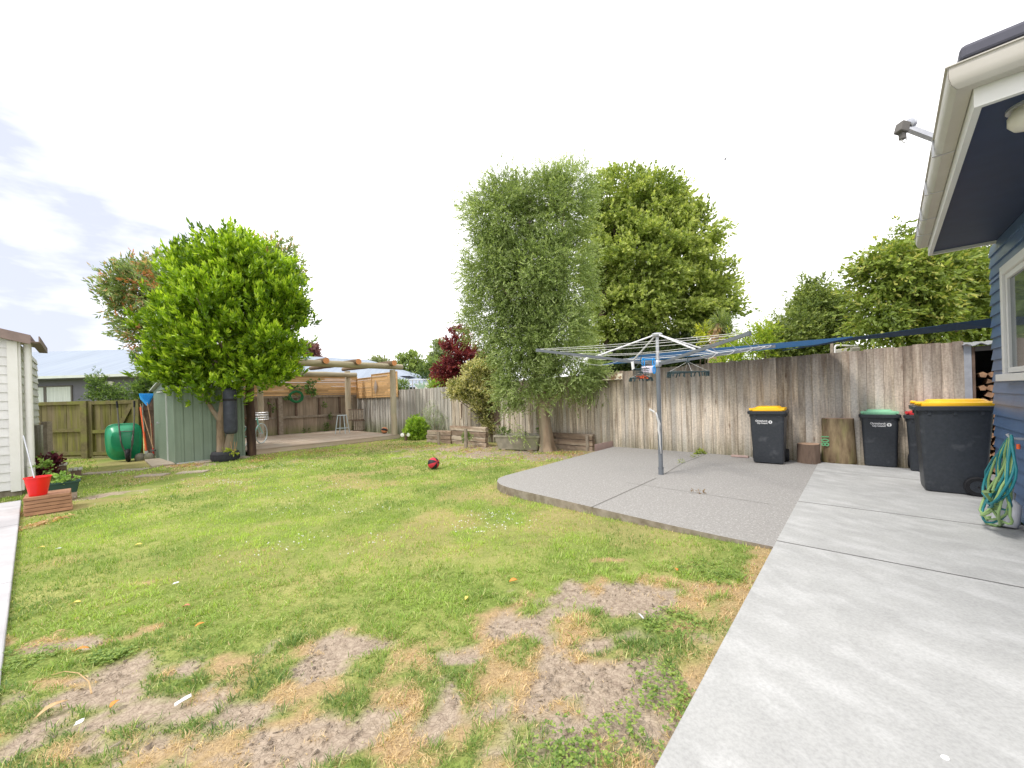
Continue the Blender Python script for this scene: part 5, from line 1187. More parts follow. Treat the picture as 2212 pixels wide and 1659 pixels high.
solo(mb, 'cement_bags', tubm, 'pair of grey lumpy bags at the foot of the leaning tools', 'bag', tuple(c_), smooth=80)
# ------------------------------------------------------------------ sleeper step, red bucket, mop, planters by the white building
a = L(51.7, 1118.5); d = V*al(a, V, 158, 1106); n_ = U; dd = V
st = thing('timber_step', 'stack of reddish sleepers making a low step at the end of the side path', 'step', tuple(a)); zt = A(46, 1076, a.y+.02).z; zt = min(zt, .20); z0 = -.15
hh = (zt-z0)/5
for k in range(5):
    mb = MB(); mb.obox(Vector((a.x, a.y, z0+k*hh+.003))+n_*random.uniform(0, .008)-dd*random.uniform(0, .006), dd*(d.length-.004*k), n_*(.20 if k < 4 else .46), Z*(hh-.006)); mb.build('sleeper', orangetimber, st, bevel=.006)
mb = MB(); mb.obox(Vector((a.x, a.y, z0))+n_*.24, dd*d.length*.95, n_*.26, Z*(hh*4-.01)); mb.build('core', orangetimber, st)
bc_ = Vector((a.x, a.y, zt))+dd*.125+n_*.13; bk_ = thing('red_bucket', 'red plastic bucket with a mop handle in it, on the sleeper step', 'bucket', tuple(bc_))
kk = .100
mb = MB(); mb.lathe([(0, .004), (kk*.85, 0), (kk*.88, .01), (kk*1.28, .255), (kk*1.36, .255), (kk*1.37, .27), (kk*1.26, .27), (kk*.84, .02), (0, .016)], bc_, Z, 32); mb.build('pail', redm, bk_, smooth=50)
mb = MB(); lc = bc_+Vector((.05, 0, 0)); 
ang = -1.15; mb.add([bc_+Vector((cos(ang+s_)*kk*(1.0+q_*.11), sin(ang+s_)*kk*(1.0+q_*.11), .10+.05*q_*1.2)) for s_, q_ in ((-.14, .0), (.2, .0), (.2, 1), (-.14, 1))], [(0, 1, 2, 3)]); mb.build('sticker', whitep, bk_)
mb = MB(); mb.tube([bc_+Z*.03, A(50.5, 941, bc_.y+.15)], .009, 10); solo(mb, 'mop_handle', galv, 'silver mop handle standing in the red bucket and leaning on the downpipe', 'handle', tuple(bc_), smooth=60)
pt = A(131, 1050, 6.4); pt = Vector((pt.x, pt.y, 0)); zr_ = A(128, 1041, 6.4).z
tg = thing('planter_trough', 'dark green plastic trough of leafy seedlings behind the red bucket', 'planter', tuple(pt))
def trr(w_, dpt, z_): return [pt+dd*x+n_*y+Z*z_ for x, y in rrect(w_, dpt, .03, 3)]
mb = MB(); z0 = zr_-.19; mb.loft([trr(.36, .13, z0), trr(.42, .17, zr_-.025), trr(.45, .20, zr_-.025), trr(.45, .20, zr_), trr(.42, .17, zr_), trr(.40, .16, zr_-.04)]); mb.build('trough', troughm, tg, smooth=30)
mb = MB(); mb.loft([trr(.40, .155, zr_-.039), trr(.36, .13, zr_-.02)]); mb.build('soil', soilm, tg)
mb = MB(); mb.obox(pt-dd*.18-n_*.06+Z*(-.16), dd*.36, n_*.14, Z*(z0+.158)); solo(mb, 'planter_support', sleeper, 'weathered block under the dark green trough', 'block', tuple(pt))
p = A(97, 1000, 8.6); mb = MB(); zt = A(96, 911, 8.6).z; mb.obox((p.x-.07, 8.6, -.2), (.14, 0, 0), (0, .10, 0), (0, 0, zt+.2)); solo(mb, 'short_post', rail_m, 'short square timber post behind the dark red plant', 'post', tuple(p))
p = A(81, 960, 8.2); mb = MB(); zt = A(81, 918, 8.2).z; mb.obox((p.x-.08, 8.2, -.2), (.17, 0, 0), (0, .03, 0), (0, 0, zt+.2)); solo(mb, 'short_board', paling_far, 'pale weathered board end standing beside the white downpipe', 'board', tuple(p))
def lowbox(label, u0, u1, vb, vt, Y, nb):
    p0 = A(u0, vb, Y); zt = A(u0, (vb+vt)/2, Y).z; ln = al(p0, V, u1, vt); t = thing('slat_bench', label, 'bench', (p0.x, Y, -.16), 0, 'slatted timber tops behind the planters')
    w_ = ln/nb; p0.z = zt
    for k in range(nb): mb = MB(); mb.obox(p0+V*(k*w_)-Z*.03, V*(w_-.012), U*.42, Z*.03); mb.build('board', paling_far, t, bevel=.004)
    mb = MB(); mb.obox(p0+V*.03+U*.02-Z*(zt+.2), V*(ln-.06), U*.36, Z*(zt-.03+.198)); mb.build('frame', rail_dark, t)
lowbox('upper slatted timber top behind the dark red plant', 117, 147, 1010, 1000, 8.4, 3)
lowbox('lower slatted timber top beside the stepping slabs', 147, 180, 1021, 1010, 8.0, 3)
# ------------------------------------------------------------------ far buildings
def wallbox(mb, u0, u1, v0, v1, Y, d=.3): p0 = A(u0, v1, Y); p1 = A(u1, v0, Y); mb.obox((p0.x, Y, p0.z), (p1.x-p0.x, 0, 0), (0, d, 0), (0, 0, p1.z-p0.z))
gh = thing('grey_house', 'long grey house with a pale blue metal roof beyond the mossy fence', 'house', tuple(A(200, 860, 20)))
gy = 20.0; gx0 = A(-60, 860, gy).x-14; gx1 = A(316, 860, gy).x; ze = A(200, 811, gy).z; zr2 = A(190, 756, gy+5).z
mb = MB(); mb.obox((gx0, gy+.6, -.5), (gx1-gx0+1.2, 0, 0), (0, 8, 0), (0, 0, ze+.5-.02)); mb.build('wall', greysiding, gh)
mb = MB(); mb.add([(gx0-.5, gy, ze), (gx1+.2, gy, ze), (gx1-1.2, gy+5.2, zr2), (gx0-.5, gy+5.2, zr2)], [(0, 1, 2, 3)]); mb.add([(gx1+.2, gy, ze), (gx1+.2, gy+10, ze), (gx1-1.2, gy+5.2, zr2)], [(0, 1, 2)])
x = gx0
rfo = mb.build('roof', roofblue, gh)
mb = MB(); mb.obox((gx0-.5, gy-.12, ze-.10), (gx1-gx0+.7, 0, 0), (0, .12, 0), (0, 0, .13)); mb.build('gutter', shedtrim, gh)
mb = MB(); mb.obox((gx0-.4, gy, ze-.14), (gx1-gx0+.5, 0, 0), (0, .62, 0), (0, 0, .03)); mb.build('soffit', greysiding, gh)
def win_(parent, u0, u1, v0, v1, Y, frame=ironm, inner=curtain, mull=()):
    p0 = A(u0, v1, Y); p1 = A(u1, v0, Y); mb = MB(); w_ = p1.x-p0.x; h_ = p1.z-p0.z; e = .07
    mb.obox((p0.x, Y-.05, p0.z), (w_, 0, 0), (0, .06, 0), (0, 0, e)); mb.obox((p0.x, Y-.05, p1.z-e), (w_, 0, 0), (0, .06, 0), (0, 0, e))
    for x in [p0.x, p1.x-e]+[p0.x+w_*m for m in mull]: mb.obox((x, Y-.048, p0.z+e), (e, 0, 0), (0, .055, 0), (0, 0, h_-2*e))
    f = mb.build('window', frame, parent); mb = MB(); mb.obox((p0.x+e, Y-.02, p0.z+e), (w_-2*e, 0, 0), (0, .015, 0), (0, 0, h_-2*e)); mb.build('curtained_pane', inner, f)
win_(gh, 30, 157, 832, 875, gy+.6, mull=(.52, .54)); win_(gh, 290, 330, 830, 872, gy+.6, ironm, glass)
mb = MB(); mb.box(A(236, 828, gy+.56), (.42, .06, .2)); mb.build('vent', whitep, gh)
bh = thing('blue_roofed_house', 'house with a pale blue metal roof showing above the slat screen and pergola', 'house', tuple(A(740, 830, 26)))
by = 27.0; q = lambda u, v, Y: tuple(A(u, v, Y))
mb = MB(); mb.add([q(560, 836, by), q(880, 836, by), q(795, 777, by+5), q(640, 768, by+5)], [(0, 1, 2, 3)]); mb.add([q(880, 836, by), tuple(A(880, 836, by)+Vector((3, 9, 0))), q(795, 777, by+5)], [(0, 1, 2)]); rf = mb.build('roof', roofblue, bh)
mb = MB(); w0_ = A(566, 838, by+.6); w1_ = A(872, 838, by+.6); mb.obox((w0_.x, by+.6, -.5), (w1_.x-w0_.x, 0, 0), (0, 7, 0), (0, 0, w0_.z+.3)); mb.build('wall', greysiding, bh)
# small green-roofed kiosk, wire cage and printed banner beyond the fence
kk_ = thing('far_shed', 'small shed roof peeking past the slat screen end', 'shed', q(875, 850, 30))
mb = MB(); c1_, c2_ = A(850, 812, 30), A(884, 812, 30); c3_ = A(862, 800, 31.5); mb.add([c1_, c2_, c3_, c2_+Yv*3, c1_+Yv*3], [(0, 1, 2), (1, 3, 2), (3, 4, 2), (4, 0, 2)]); mb.build('roof', roofblue, kk_)
mb = MB(); mb.obox((c1_.x+.2, 30.2, -.5), (c2_.x-c1_.x-.4, 0, 0), (0, 2.5, 0), (0, 0, c1_.z+.48)); mb.build('wall', greysiding, kk_)
cg = thing('wire_cage', 'grey wire and post cage standing beyond the silvered fence', 'cage', q(905, 850, 21)); mb = MB()
zt = A(905, 820, 21).z; x0 = A(868, 830, 21).x; x1 = A(930, 830, 21).x
for k in range(9): x = x0+(x1-x0)*k/8; mb.tube([(x, 21, -.3), (x, 21, zt)], .025, 5)
for z_ in (zt, zt-.25): mb.tube([(x0, 21, z_), (x1, 21, z_)], .022, 5)
mb.build('posts', galv, cg); mb = MB(); mb.obox((x0+.5, 21.3, -.3), (x1-x0-.6, 0, 0), (0, .05, 0), (0, 0, zt-.3)); mb.build('rear_panel', sidec, cg)
p0, p1 = A(897, 846, 20.9), A(923, 828, 20.9); mb = MB(); mb.obox((p0.x, 20.9, p0.z-.3), (p1.x-p0.x, 0, 0), (0, .02, 0), (0, 0, p1.z-p0.z+.3)); bn = thing('white_banner', 'white banner with faint green and orange strokes beyond the fence', 'banner', tuple(p0)); mb.build('sheet', whitep, bn)
mb = MB(); cm = A(909, 845, 20.88)
for k in range(9): a = radians(50+10*k); l_ = .35+.1*(k % 3); mb.add([cm+Vector((cos(a)*.08, 0, sin(a)*.08)), cm+Vector((cos(a-.08)*l_, 0, sin(a-.08)*l_)), cm+Vector((cos(a+.05)*l_, 0, sin(a+.05)*l_))], [(0, 1, 2)])
mb.build('printed_fan', mat('pale_green_print', (.35, .55, .42)), bn)
# frame of pipe and a small structure beyond the fence, right
pf = thing('pipe_frame', 'white pipe frame beside a thin post sticking up above the fence', 'frame', q(1803, 760, 8.0)); mb = MB()
mb.tube([A(1802.5, 790, 8), A(1803, 750, 8), A(1805.5, 746.5, 8), A(1812, 746, 8), A(1871, 748.5, 8)], .02, 8); mb.build('pipe', white_m, pf, smooth=60); mb = MB(); mb.tube([A(1797.5, 790, 8), A(1797, 740, 8)], .03, 6); mb.build('post', rail_m, pf)
mb = MB(); p0, p1 = A(1838, 775, 9), A(1872, 749, 9); mb.obox((p0.x, 9, p0.z-.5), (p1.x-p0.x, 0, 0), (0, .5, 0), (0, 0, p1.z-p0.z+.5)); solo(mb, 'beige_box', cream_m, 'beige box edge showing above the fence right of the white pipe frame', 'box', tuple(p0), bevel=.03)
mb = MB(); a, b, c_ = A(1808, 765, 12), A(1832, 765, 12), A(1820, 758, 12.5); mb.add([a, b, c_, b+Yv*1.5, a+Yv*1.5, a-Z*2, b-Z*2], [(0, 1, 2), (1, 3, 2), (3, 4, 2), (4, 0, 2), (0, 5, 6, 1)]); solo(mb, 'white_roof', white_m, 'tiny white roof peak above the fence inside the pipe frame', 'roof', tuple(a))
mb = MB(); p = onfence(1918, 757, -.03); mb.obox(p-Z*.05, R_*.1, V*.03, Z*.08); solo(mb, 'white_bracket', whitep, 'small white bracket on top of the fence', 'bracket', tuple(p))
# bird
bp_ = A(1567, 344, 40); mb = MB(); mb.tube([bp_-Xv*.16, bp_-Xv*.05, bp_+Xv*.08, bp_+Xv*.16+Z*.02], [.01, .06, .045, .015], 8); bd_ = thing('bird', 'tiny dark bird flying in the white sky', 'bird', tuple(bp_)); mb.build('bird_body', blackm, bd_, smooth=60)
for s_ in (-1, 1): mb = MB(); mb.add([bp_-Xv*.06, bp_+Xv*.06, bp_+Xv*.02+Yv*s_*.26+Z*.14, bp_-Xv*.05+Yv*s_*.24+Z*.13], [(0, 1, 2, 3)]); o = mb.build('wing', blackm, bd_); q_ = o.modifiers.new('t', 'SOLIDIFY'); q_.thickness = .012
# ------------------------------------------------------------------ foliage
def blob(u, v, ru, rv, Y, ry=None):
    c = A(u, v, Y); k = cos(math.atan(ab(u, v)[0]/FPX)); return (c.x, c.y, c.z, ru*Y/FPX*k, (ry if ry else min(ru*k, rv)*Y/FPX*.95), rv*Y/FPX)
def sample_clumps(blobs, ncl, shell=.55):
    vol = np.array([b[3]*b[4]*b[5] for b in blobs])**.75; pr = vol/vol.sum(); idx = rng.choice(len(blobs), ncl, p=pr); B = np.array(blobs)[idx]
    d = unit(rng.normal(size=(ncl, 3))); r = (shell+(1-shell)*rng.random(ncl))[:, None]
    P = B[:, :3]+d*B[:, 3:]*r; return P, unit(d*np.array([1, 1, 1])), idx
def lerp(a, b, t): return np.asarray(a)*(1-t[:, None])+np.asarray(b)*t[:, None]
def foliage(name, parent, blobs, ncl, crad, ntw, twl, nlf, ln, wd, cdark, clight, ctip, m, up=.5, spread=.9, shell=.55, tipf=.25, droop=0, flat=1.0, inner=.25, ctwo=None, ptwo=0, ang=.9, seed=1):
    """clumps -> twigs -> leaves, one mesh"""
    global rng; rng = np.random.default_rng(seed)
    C, D, idx = sample_clumps(blobs, ncl, shell)
    nin = int(ncl*inner)
    if nin: C2, D2, i2 = sample_clumps(blobs, nin, .05); C2 = C2*1.0; C = np.concatenate([C, C2]); D = np.concatenate([D, D2]); 
    n = len(C); tint = rng.random(n); two = rng.random(n) < ptwo
    k = np.repeat(np.arange(n), ntw); off = rng.normal(size=(len(k), 3))*crad*.5; off[:, 2] *= flat
    T = C[k]+off; TD = unit(D[k]*spread+rng.normal(size=(len(k), 3))*.45+np.array([0, 0, up]))
    j = np.repeat(np.arange(len(k)), nlf); m_ = len(j); f = np.tile(np.arange(nlf)/max(1, nlf-1), len(k))*.85+.15
    P = T[j]+TD[j]*(f*twl)[:, None]; P[:, 2] -= droop*f**2*twl
    rad = rng.normal(size=(m_, 3)); rad = unit(rad-(rad*TD[j]).sum(1, keepdims=True)*TD[j])
    aa = ang*(1.15-.6*f)+rng.normal(size=m_)*.15; LD = TD[j]*np.cos(aa)[:, None]+rad*np.sin(aa)[:, None]; LD[:, 2] -= droop*.5
    S = np.cross(LD, TD[j]+.01)
    l_ = ln*(.45+.8*rng.random(m_)); w_ = wd*(.75+.4*rng.random(m_))
    t = np.clip(tint[k][j]*.6+rng.random(m_)*.25+f*.22-.05, 0, 1); c = lerp(cdark, clight, t)
    tip = (f > .7) & (rng.random(m_) < tipf*2*tint[k][j]); c[tip] = c[tip]*.35+np.array(ctip)*.65
    if ctwo is not None: q = two[k][j]; c[q] = c[q]*.25+np.array(ctwo)*.75
    c *= (.85+.3*rng.random((m_, 1)))
    Vv, F, cc = leaves(P, LD, S, l_, w_, np.clip(c, 0, 1)); return npmesh(name, Vv, F, cc, m, parent)
def limbs(name, parent, base, forks, m, n=9, nseg=7, wob=.05):
    """forks: list of (start, end, r0, r1); one continuous bark mesh per trunk"""
    mb = MB()
    for (a, b, r0, r1) in forks:
        a = Vector(a); b = Vector(b); ln = (b-a).length; pts = []; rr = []
        for i in range(nseg+1):
            f_ = i/nseg; w_ = wob*ln*.5*sin(pi*f_); pts.append(a.lerp(b, f_)+Vector((random.uniform(-1, 1), random.uniform(-1, 1), 0))*w_*.6); rr.append((r0*(1-f_)+r1*f_)*random.uniform(.93, 1.07))
        mb.tube(pts, rr, n)
    return mb.build(name, m, parent, smooth=60)
def rndpts(blobs, n, shell=.5):
    P, _, _ = sample_clumps(blobs, n, shell); return [Vector(p) for p in P]
# bright green tree
ty_ = TY
sh_ = lambda L_, d: [(b[0], b[1], b[2], b[3]-d, b[4]-d*.5, b[5]-d) for b in L_]
Lb = [blob(497, 690, 135, 150, ty_), blob(395, 730, 80, 110, ty_), blob(590, 710, 78, 115, ty_), blob(470, 610, 105, 85, ty_), blob(540, 600, 100, 80, ty_), blob(500, 545, 80, 45, ty_), blob(430, 800, 90, 48, ty_), blob(560, 790, 95, 48, ty_), blob(468, 842, 56, 26, ty_-.35, .5), blob(420, 835, 50, 24, ty_-.1, .6), blob(350, 790, 40, 40, ty_), blob(630, 650, 38, 60, ty_), blob(560, 815, 75, 22, ty_-.3)]
gt = thing('broadleaf_tree', 'bright green round headed tree in the tyre, punching bag hanging from it', 'tree', (tyc.x, tyc.y, tyc.z))
Lb = [(b[0], b[1], b[2]-.04, b[3]+.02, b[4], b[5]-.10) for b in Lb]
foliage('crown', gt, Lb, 400, .27, 10, .24, 12, .16, .062, (.05, .12, .008), (.32, .50, .025), (.56, .72, .07), GLEAF, up=1.3, tipf=.6, shell=.62, inner=.5, ang=.8, spread=.8, seed=3)
t0 = A(482, 985, ty_); t0 = A(477, 988, ty_); s1_ = A(476, 908, ty_); limbs('trunk', gt, t0, [(t0-Z*.1, s1_, .105, .088), (s1_, A(459, 886, ty_), .075, .055), (A(459, 886, ty_), A(437, 848, ty_), .055, .04), (A(437, 848, ty_), A(400, 760, ty_), .05, .02), (s1_-Z*.04, A(481, 868, ty_), .08, .065), (A(481, 868, ty_), A(500, 700, ty_), .065, .03), (A(487, 988, ty_+.06)-Z*.1, A(497, 940, ty_+.12), .105, .095), (A(497, 940, ty_+.12), A(501, 850, ty_+.25), .09, .075), (A(501, 850, ty_+.25), A(560, 700, ty_+.2), .075, .03)]+[(A(500, 790, ty_), p, .04, .012) for p in rndpts(Lb, 14, .7)], bark)
# plant in the tyre
pl = thing('tyre_plant', 'small yellow green plant growing in the tyre beside the trunk', 'plant', tuple(tyc))
foliage('leaves', pl, [(tyc.x+.22, tyc.y-.12, tyc.z+.24, .12, .1, .06)], 14, .05, 3, .06, 5, .05, .03, (.25, .33, .03), (.50, .58, .08), (.6, .65, .1), LEAF, seed=4)
mb = MB(); q0 = Vector(tyc)+Vector((.30, -.1, .15))
for dx in (-.05, .02, .06): mb.tube([q0, q0+Vector((dx, 0, .2)), q0+Vector((dx*1.6, 0, .36))], .008, 5)
solo(mb, 'dry_twig', woodh, 'bare dry twig standing in the tyre', 'twig', tuple(q0))
# red-tipped tree behind
Pb = [blob(262, 625, 62, 48, 13.4), blob(320, 615, 60, 60, 13.4), blob(280, 700, 50, 60, 13.4), blob(330, 760, 50, 60, 13.4), blob(560, 570, 45, 45, 13.4), blob(590, 610, 26, 40, 13.4), blob(400, 640, 90, 80, 13.4), blob(520, 650, 100, 90, 13.4), blob(225, 650, 30, 25, 13.4)]
Pb = [(b[0]+.45, b[1], b[2], b[3]*.9, b[4], b[5]*.92) for b in Pb]
pt_ = thing('red_tipped_tree', 'spreading tree with reddish new leaves behind the bright green tree', 'tree', tuple(A(400, 980, 13.4)))
foliage('crown', pt_, Pb, 460, .36, 8, .30, 9, .16, .06, (.11, .17, .05), (.36, .46, .19), (.60, .36, .24), LEAF, up=.35, tipf=.30, ctwo=(.66, .24, .11), ptwo=.12, inner=.15, seed=5)
b0 = A(410, 900, 13.4); limbs('trunk', pt_, b0, [(Vector((b0.x, b0.y, -.3)), A(410, 850, 13.4), .16, .13)]+[(A(410, 850, 13.4), p, .07, .015) for p in rndpts(Pb, 16, .6)], barkdark)
# olive
oy = L(1185, 975).y; ob_ = L(1185, 975)
Ob = [blob(1078, 475, 78, 85, oy), blob(1205, 455, 78, 88, oy), blob(1140, 430, 95, 50, oy), blob(1062, 580, 66, 95, oy), blob(1205, 590, 88, 110, oy), blob(1140, 600, 95, 110, oy), blob(1060, 690, 64, 68, oy), blob(1195, 720, 85, 80, oy), blob(1128, 740, 84, 70, oy), blob(1132, 815, 66, 60, oy), blob(1230, 800, 80, 55, oy-.3), blob(1285, 820, 34, 42, oy-.5), blob(1160, 855, 62, 30, oy-.2), blob(1102, 850, 36, 42, oy), blob(1115, 905, 14, 45, oy, .15), blob(1240, 400, 45, 30, oy)]
ot = thing('olive_tree', 'tall grey green olive tree with drooping foliage by the concrete tub', 'tree', (ob_.x, ob_.y, ob_.z))
Ob = sh_(Ob[:14], .14)+Ob[14:]
foliage('crown', ot, Ob, 800, .27, 22, .28, 11, .072, .024, (.12, .18, .045), (.42, .52, .20), (.58, .65, .35), LEAF, up=.25, droop=.25, tipf=.35, inner=.35, shell=.6, ang=.75, seed=7)
WS = []
for u_, v_ in ((1020, 420), (1045, 400), (1090, 375), (1110, 385), (1160, 370), (1165, 365), (1185, 355), (1205, 362), (1235, 350), (1245, 348), (1262, 360), (1250, 380), (1275, 395), (1000, 450), (985, 430), (1068, 392), (1130, 392), (1215, 378)): WS.append(blob(u_, v_+28, 5, 26, oy+random.uniform(-.5, .5), .08))
foliage('top_sprays', ot, WS, 60, .06, 4, .42, 16, .055, .014, (.16, .22, .09), (.30, .37, .18), (.42, .5, .25), LEAF, up=2.2, tipf=.3, spread=.2, inner=0, ang=.5, seed=8)
tb0 = ob_-Z*.1; tk1 = A(1172, 880, oy); tk2 = A(1160, 800, oy)
mb = MB(); rings = []
for f_, r in ((0, .30), (.06, .235), (.2, .19), (.45, .165), (.7, .145), (1, .135)):
    c_ = tb0.lerp(tk1, f_); rings.append([c_+Vector((cos(a)*r*(1+.12*sin(3*a+f_)+.06*sin(5*a)+(.18*max(0, sin(4*a+1)) if f_ < .1 else 0)), sin(a)*r*(1+.1*sin(3*a)), 0)) for a in [2*pi*k/24 for k in range(24)]])
mb.loft(rings)
for a, b, r0, r1 in [(tk1-Z*.05, tk2, .13, .10), (tk2, A(1130, 650, oy), .10, .06), (tk2, A(1210, 620, oy), .09, .05), (A(1130, 650, oy), A(1090, 480, oy), .06, .02), (A(1210, 620, oy), A(1220, 430, oy), .05, .02), (tk1, A(1250, 800, oy-.3), .07, .03)]+[(A(1160, 720, oy), p, .03, .01) for p in rndpts(Ob, 12, .6)]: mb.tube([a, a.lerp(b, .35)+Vector((.04, .03, 0)), a.lerp(b, .7)-Vector((.03, .02, 0)), b], [r0, r0*.85+r1*.15, r0*.4+r1*.6, r1], 10)
mb.build('trunk', bark, ot, smooth=60)
# big broad tree behind
my = 17.0
Mb_ = [blob(1345, 440, 75, 65, my), blob(1400, 458, 76, 68, my), blob(1468, 530, 76, 74, my), blob(1440, 470, 44, 40, my), blob(1380, 570, 110, 110, my), blob(1515, 630, 70, 80, my), blob(1440, 660, 110, 80, my), blob(1350, 670, 75, 70, my), blob(1310, 560, 50, 120, my), blob(1550, 660, 38, 50, my), blob(1480, 725, 80, 30, my), blob(1290, 740, 50, 40, my)]
mt = thing('broad_tree', 'large leafy dome shaped tree beyond the fence behind the clothesline', 'tree', tuple(A(1340, 850, my)))
foliage('crown', mt, Mb_, 520, .50, 28, .34, 9, .14, .10, (.14, .21, .04), (.50, .58, .16), (.60, .63, .24), LEAF, up=.25, flat=.55, tipf=.35, shell=.66, inner=.22, seed=9)
b0 = A(1330, 860, my); f0_ = A(1335, 745, my); limbs('trunk', mt, b0, [(Vector((b0.x, my, -.4)), A(1335, 800, my), .42, .34), (A(1335, 800, my), A(1300, 690, my), .27, .16), (A(1335, 800, my), A(1365, 700, my), .30, .18), (A(1300, 690, my), A(1320, 500, my), .16, .05), (A(1365, 700, my), A(1400, 520, my), .17, .05), (A(1365, 720, my), A(1500, 640, my), .12, .04)]+[(A(1370, 680, my), p, .07, .02) for p in rndpts(Mb_, 14, .6)], barkdark)
# dark shade hedge behind the big tree
hg = thing('dark_hedge', 'dark hedge under the broad tree beyond the fence', 'hedge', tuple(A(1430, 850, 15)))
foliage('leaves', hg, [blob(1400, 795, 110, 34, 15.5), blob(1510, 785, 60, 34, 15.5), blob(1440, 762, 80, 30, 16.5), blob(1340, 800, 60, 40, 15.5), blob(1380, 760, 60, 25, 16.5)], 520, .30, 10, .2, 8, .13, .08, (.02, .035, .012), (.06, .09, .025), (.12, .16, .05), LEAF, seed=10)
# right-hand trees
ry_ = 10.5
R1 = [blob(1760, 690, 50, 70, ry_), blob(1715, 725, 60, 45, ry_), blob(1810, 700, 50, 65, ry_), blob(1680, 745, 40, 28, ry_), blob(1760, 640, 35, 28, ry_), blob(1740, 765, 110, 25, ry_)]
rt = thing('small_leafy_tree', 'fine leaved green tree sloping down to the left beyond the fence', 'tree', tuple(A(1760, 850, ry_)))
foliage('crown', rt, R1, 330, .26, 15, .2, 9, .07, .045, (.10, .155, .04), (.36, .44, .13), (.48, .52, .2), LEAF, up=.35, inner=.2, seed=12)
limbs('trunk', rt, None, [(Vector((A(1770, 850, ry_).x, ry_, -.4)), A(1765, 740, ry_), .10, .07)]+[(A(1765, 740, ry_), p, .04, .01) for p in rndpts(R1, 8, .6)], barkdark)
cy_ = 7.9
R2 = [blob(1920, 600, 60, 75, cy_), blob(1890, 680, 55, 55, cy_), blob(1990, 620, 75, 95, cy_), blob(2080, 640, 75, 100, cy_+.3), blob(2150, 620, 60, 100, cy_+.6), blob(1960, 530, 22, 30, cy_+.3), blob(2040, 560, 70, 50, cy_+.3), blob(1985, 700, 100, 38, cy_), blob(2110, 720, 60, 30, cy_+.2)]
ct = thing('cherry_tree', 'open leafy tree with toothed drooping leaves between the fence and the blue house', 'tree', tuple(A(2000, 850, cy_)))
foliage('crown', ct, R2, 300, .27, 12, .26, 8, .115, .052, (.08, .13, .02), (.36, .45, .09), (.50, .46, .13), LEAF, up=-.05, droop=.45, inner=.25, seed=13, ang=1.0)
limbs('trunk', ct, None, [(Vector((A(2010, 850, cy_).x, cy_, -.4)), A(2010, 720, cy_), .09, .07)]+[(A(2010, 720, cy_), p, .035, .01) for p in rndpts(R2, 14, .7)], barkdark)
# yellow-green shrubs
for i, (bl, lb, dk, lt) in enumerate((([blob(1600, 758, 45, 22, 9.8), blob(1640, 745, 35, 22, 9.8), blob(1580, 785, 40, 15, 9.6), blob(1650, 725, 14, 22, 9.8, .2)], 'yellow green shrub just beyond the fence behind the clothesline arm', (.14, .26, .015), (.42, .52, .05)), ([blob(1519, 712, 7, 14, 13), blob(1512, 735, 7, 10, 13)], 'small sunlit yellow shrub seen under the broad tree', (.25, .32, .02), (.60, .62, .06)))):
    s_ = thing('yellow_shrub', lb, 'shrub', (bl[0][0], bl[0][1], -.4)); foliage('leaves', s_, bl, 90 if i == 0 else 14, .2 if i == 0 else .1, 6, .22 if i == 0 else .15, 8, .075, .028, dk, lt, (.62, .62, .1), LEAF, up=.6, seed=14+i)
    limbs('stems', s_, None, [(Vector((b[0], b[1], -.4)), Vector((b[0], b[1], b[2]+.1)), .03, .01) for b in bl], barkdark)
# cabbage tree
cb = thing('cabbage_tree', 'cabbage tree with tufted heads and a shaggy dead leaf skirt beyond the fence', 'tree', tuple(A(1548, 850, 12)))
c12 = 11.5; mb = MB(); mb.tube([Vector((A(1546, 850, c12).x, c12, -.4)), A(1546, 780, c12), A(1548, 735, c12), A(1553, 700, c12)], [.24, .22, .16, .08], 12); mb.tube([A(1548, 745, c12), A(1568, 725, c12), A(1578, 712, c12)], [.12, .09, .07], 8); mb.build('trunk', dead, cb, smooth=60)
def tufts(name, parent, heads, ln, wd, c1, c2, seed, dz=-.2, n=120):
    rg = np.random.default_rng(seed); P = []; D = []
    for (u_, v_, Y_) in heads:
        c_ = np.array(A(u_, v_, Y_)); d = unit(rg.normal(size=(n, 3))+np.array([0, 0, dz+.35])); P.append(c_+d*.03); D.append(d)
    P = np.concatenate(P); D = np.concatenate(D); m_ = len(P); l_ = ln*(.7+.4*rg.random(m_)); D2 = unit(D+np.array([0, 0, dz]))
    S = np.cross(D, np.array([0, 0, 1.])); c = lerp(c1, c2, rg.random(m_)); Vv, F, cc = leaves(P, D, S, l_*.55, np.full(m_, wd), c, .05); V2, F2, c2_ = leaves(P+D*(l_*.4)[:, None], D2, S, l_*.6, np.full(m_, wd), c, .05)
    return npmesh(name, np.concatenate([Vv, V2]), np.concatenate([F, F2+len(Vv)]), np.concatenate([cc, c2_]), LEAF, parent)
tufts('leaf_tufts', cb, [(1556, 696, c12), (1570, 708, c12-.1), (1572, 728, c12-.2)], .42, .03, (.12, .18, .05), (.34, .40, .16), 3)
tufts('dead_skirt', cb, [(1552, 712, c12), (1568, 735, c12-.1), (1576, 745, c12-.1), (1556, 728, c12), (1585, 752, c12-.2)], .40, .03, (.30, .18, .07), (.52, .36, .16), 5, dz=-1.2, n=110)
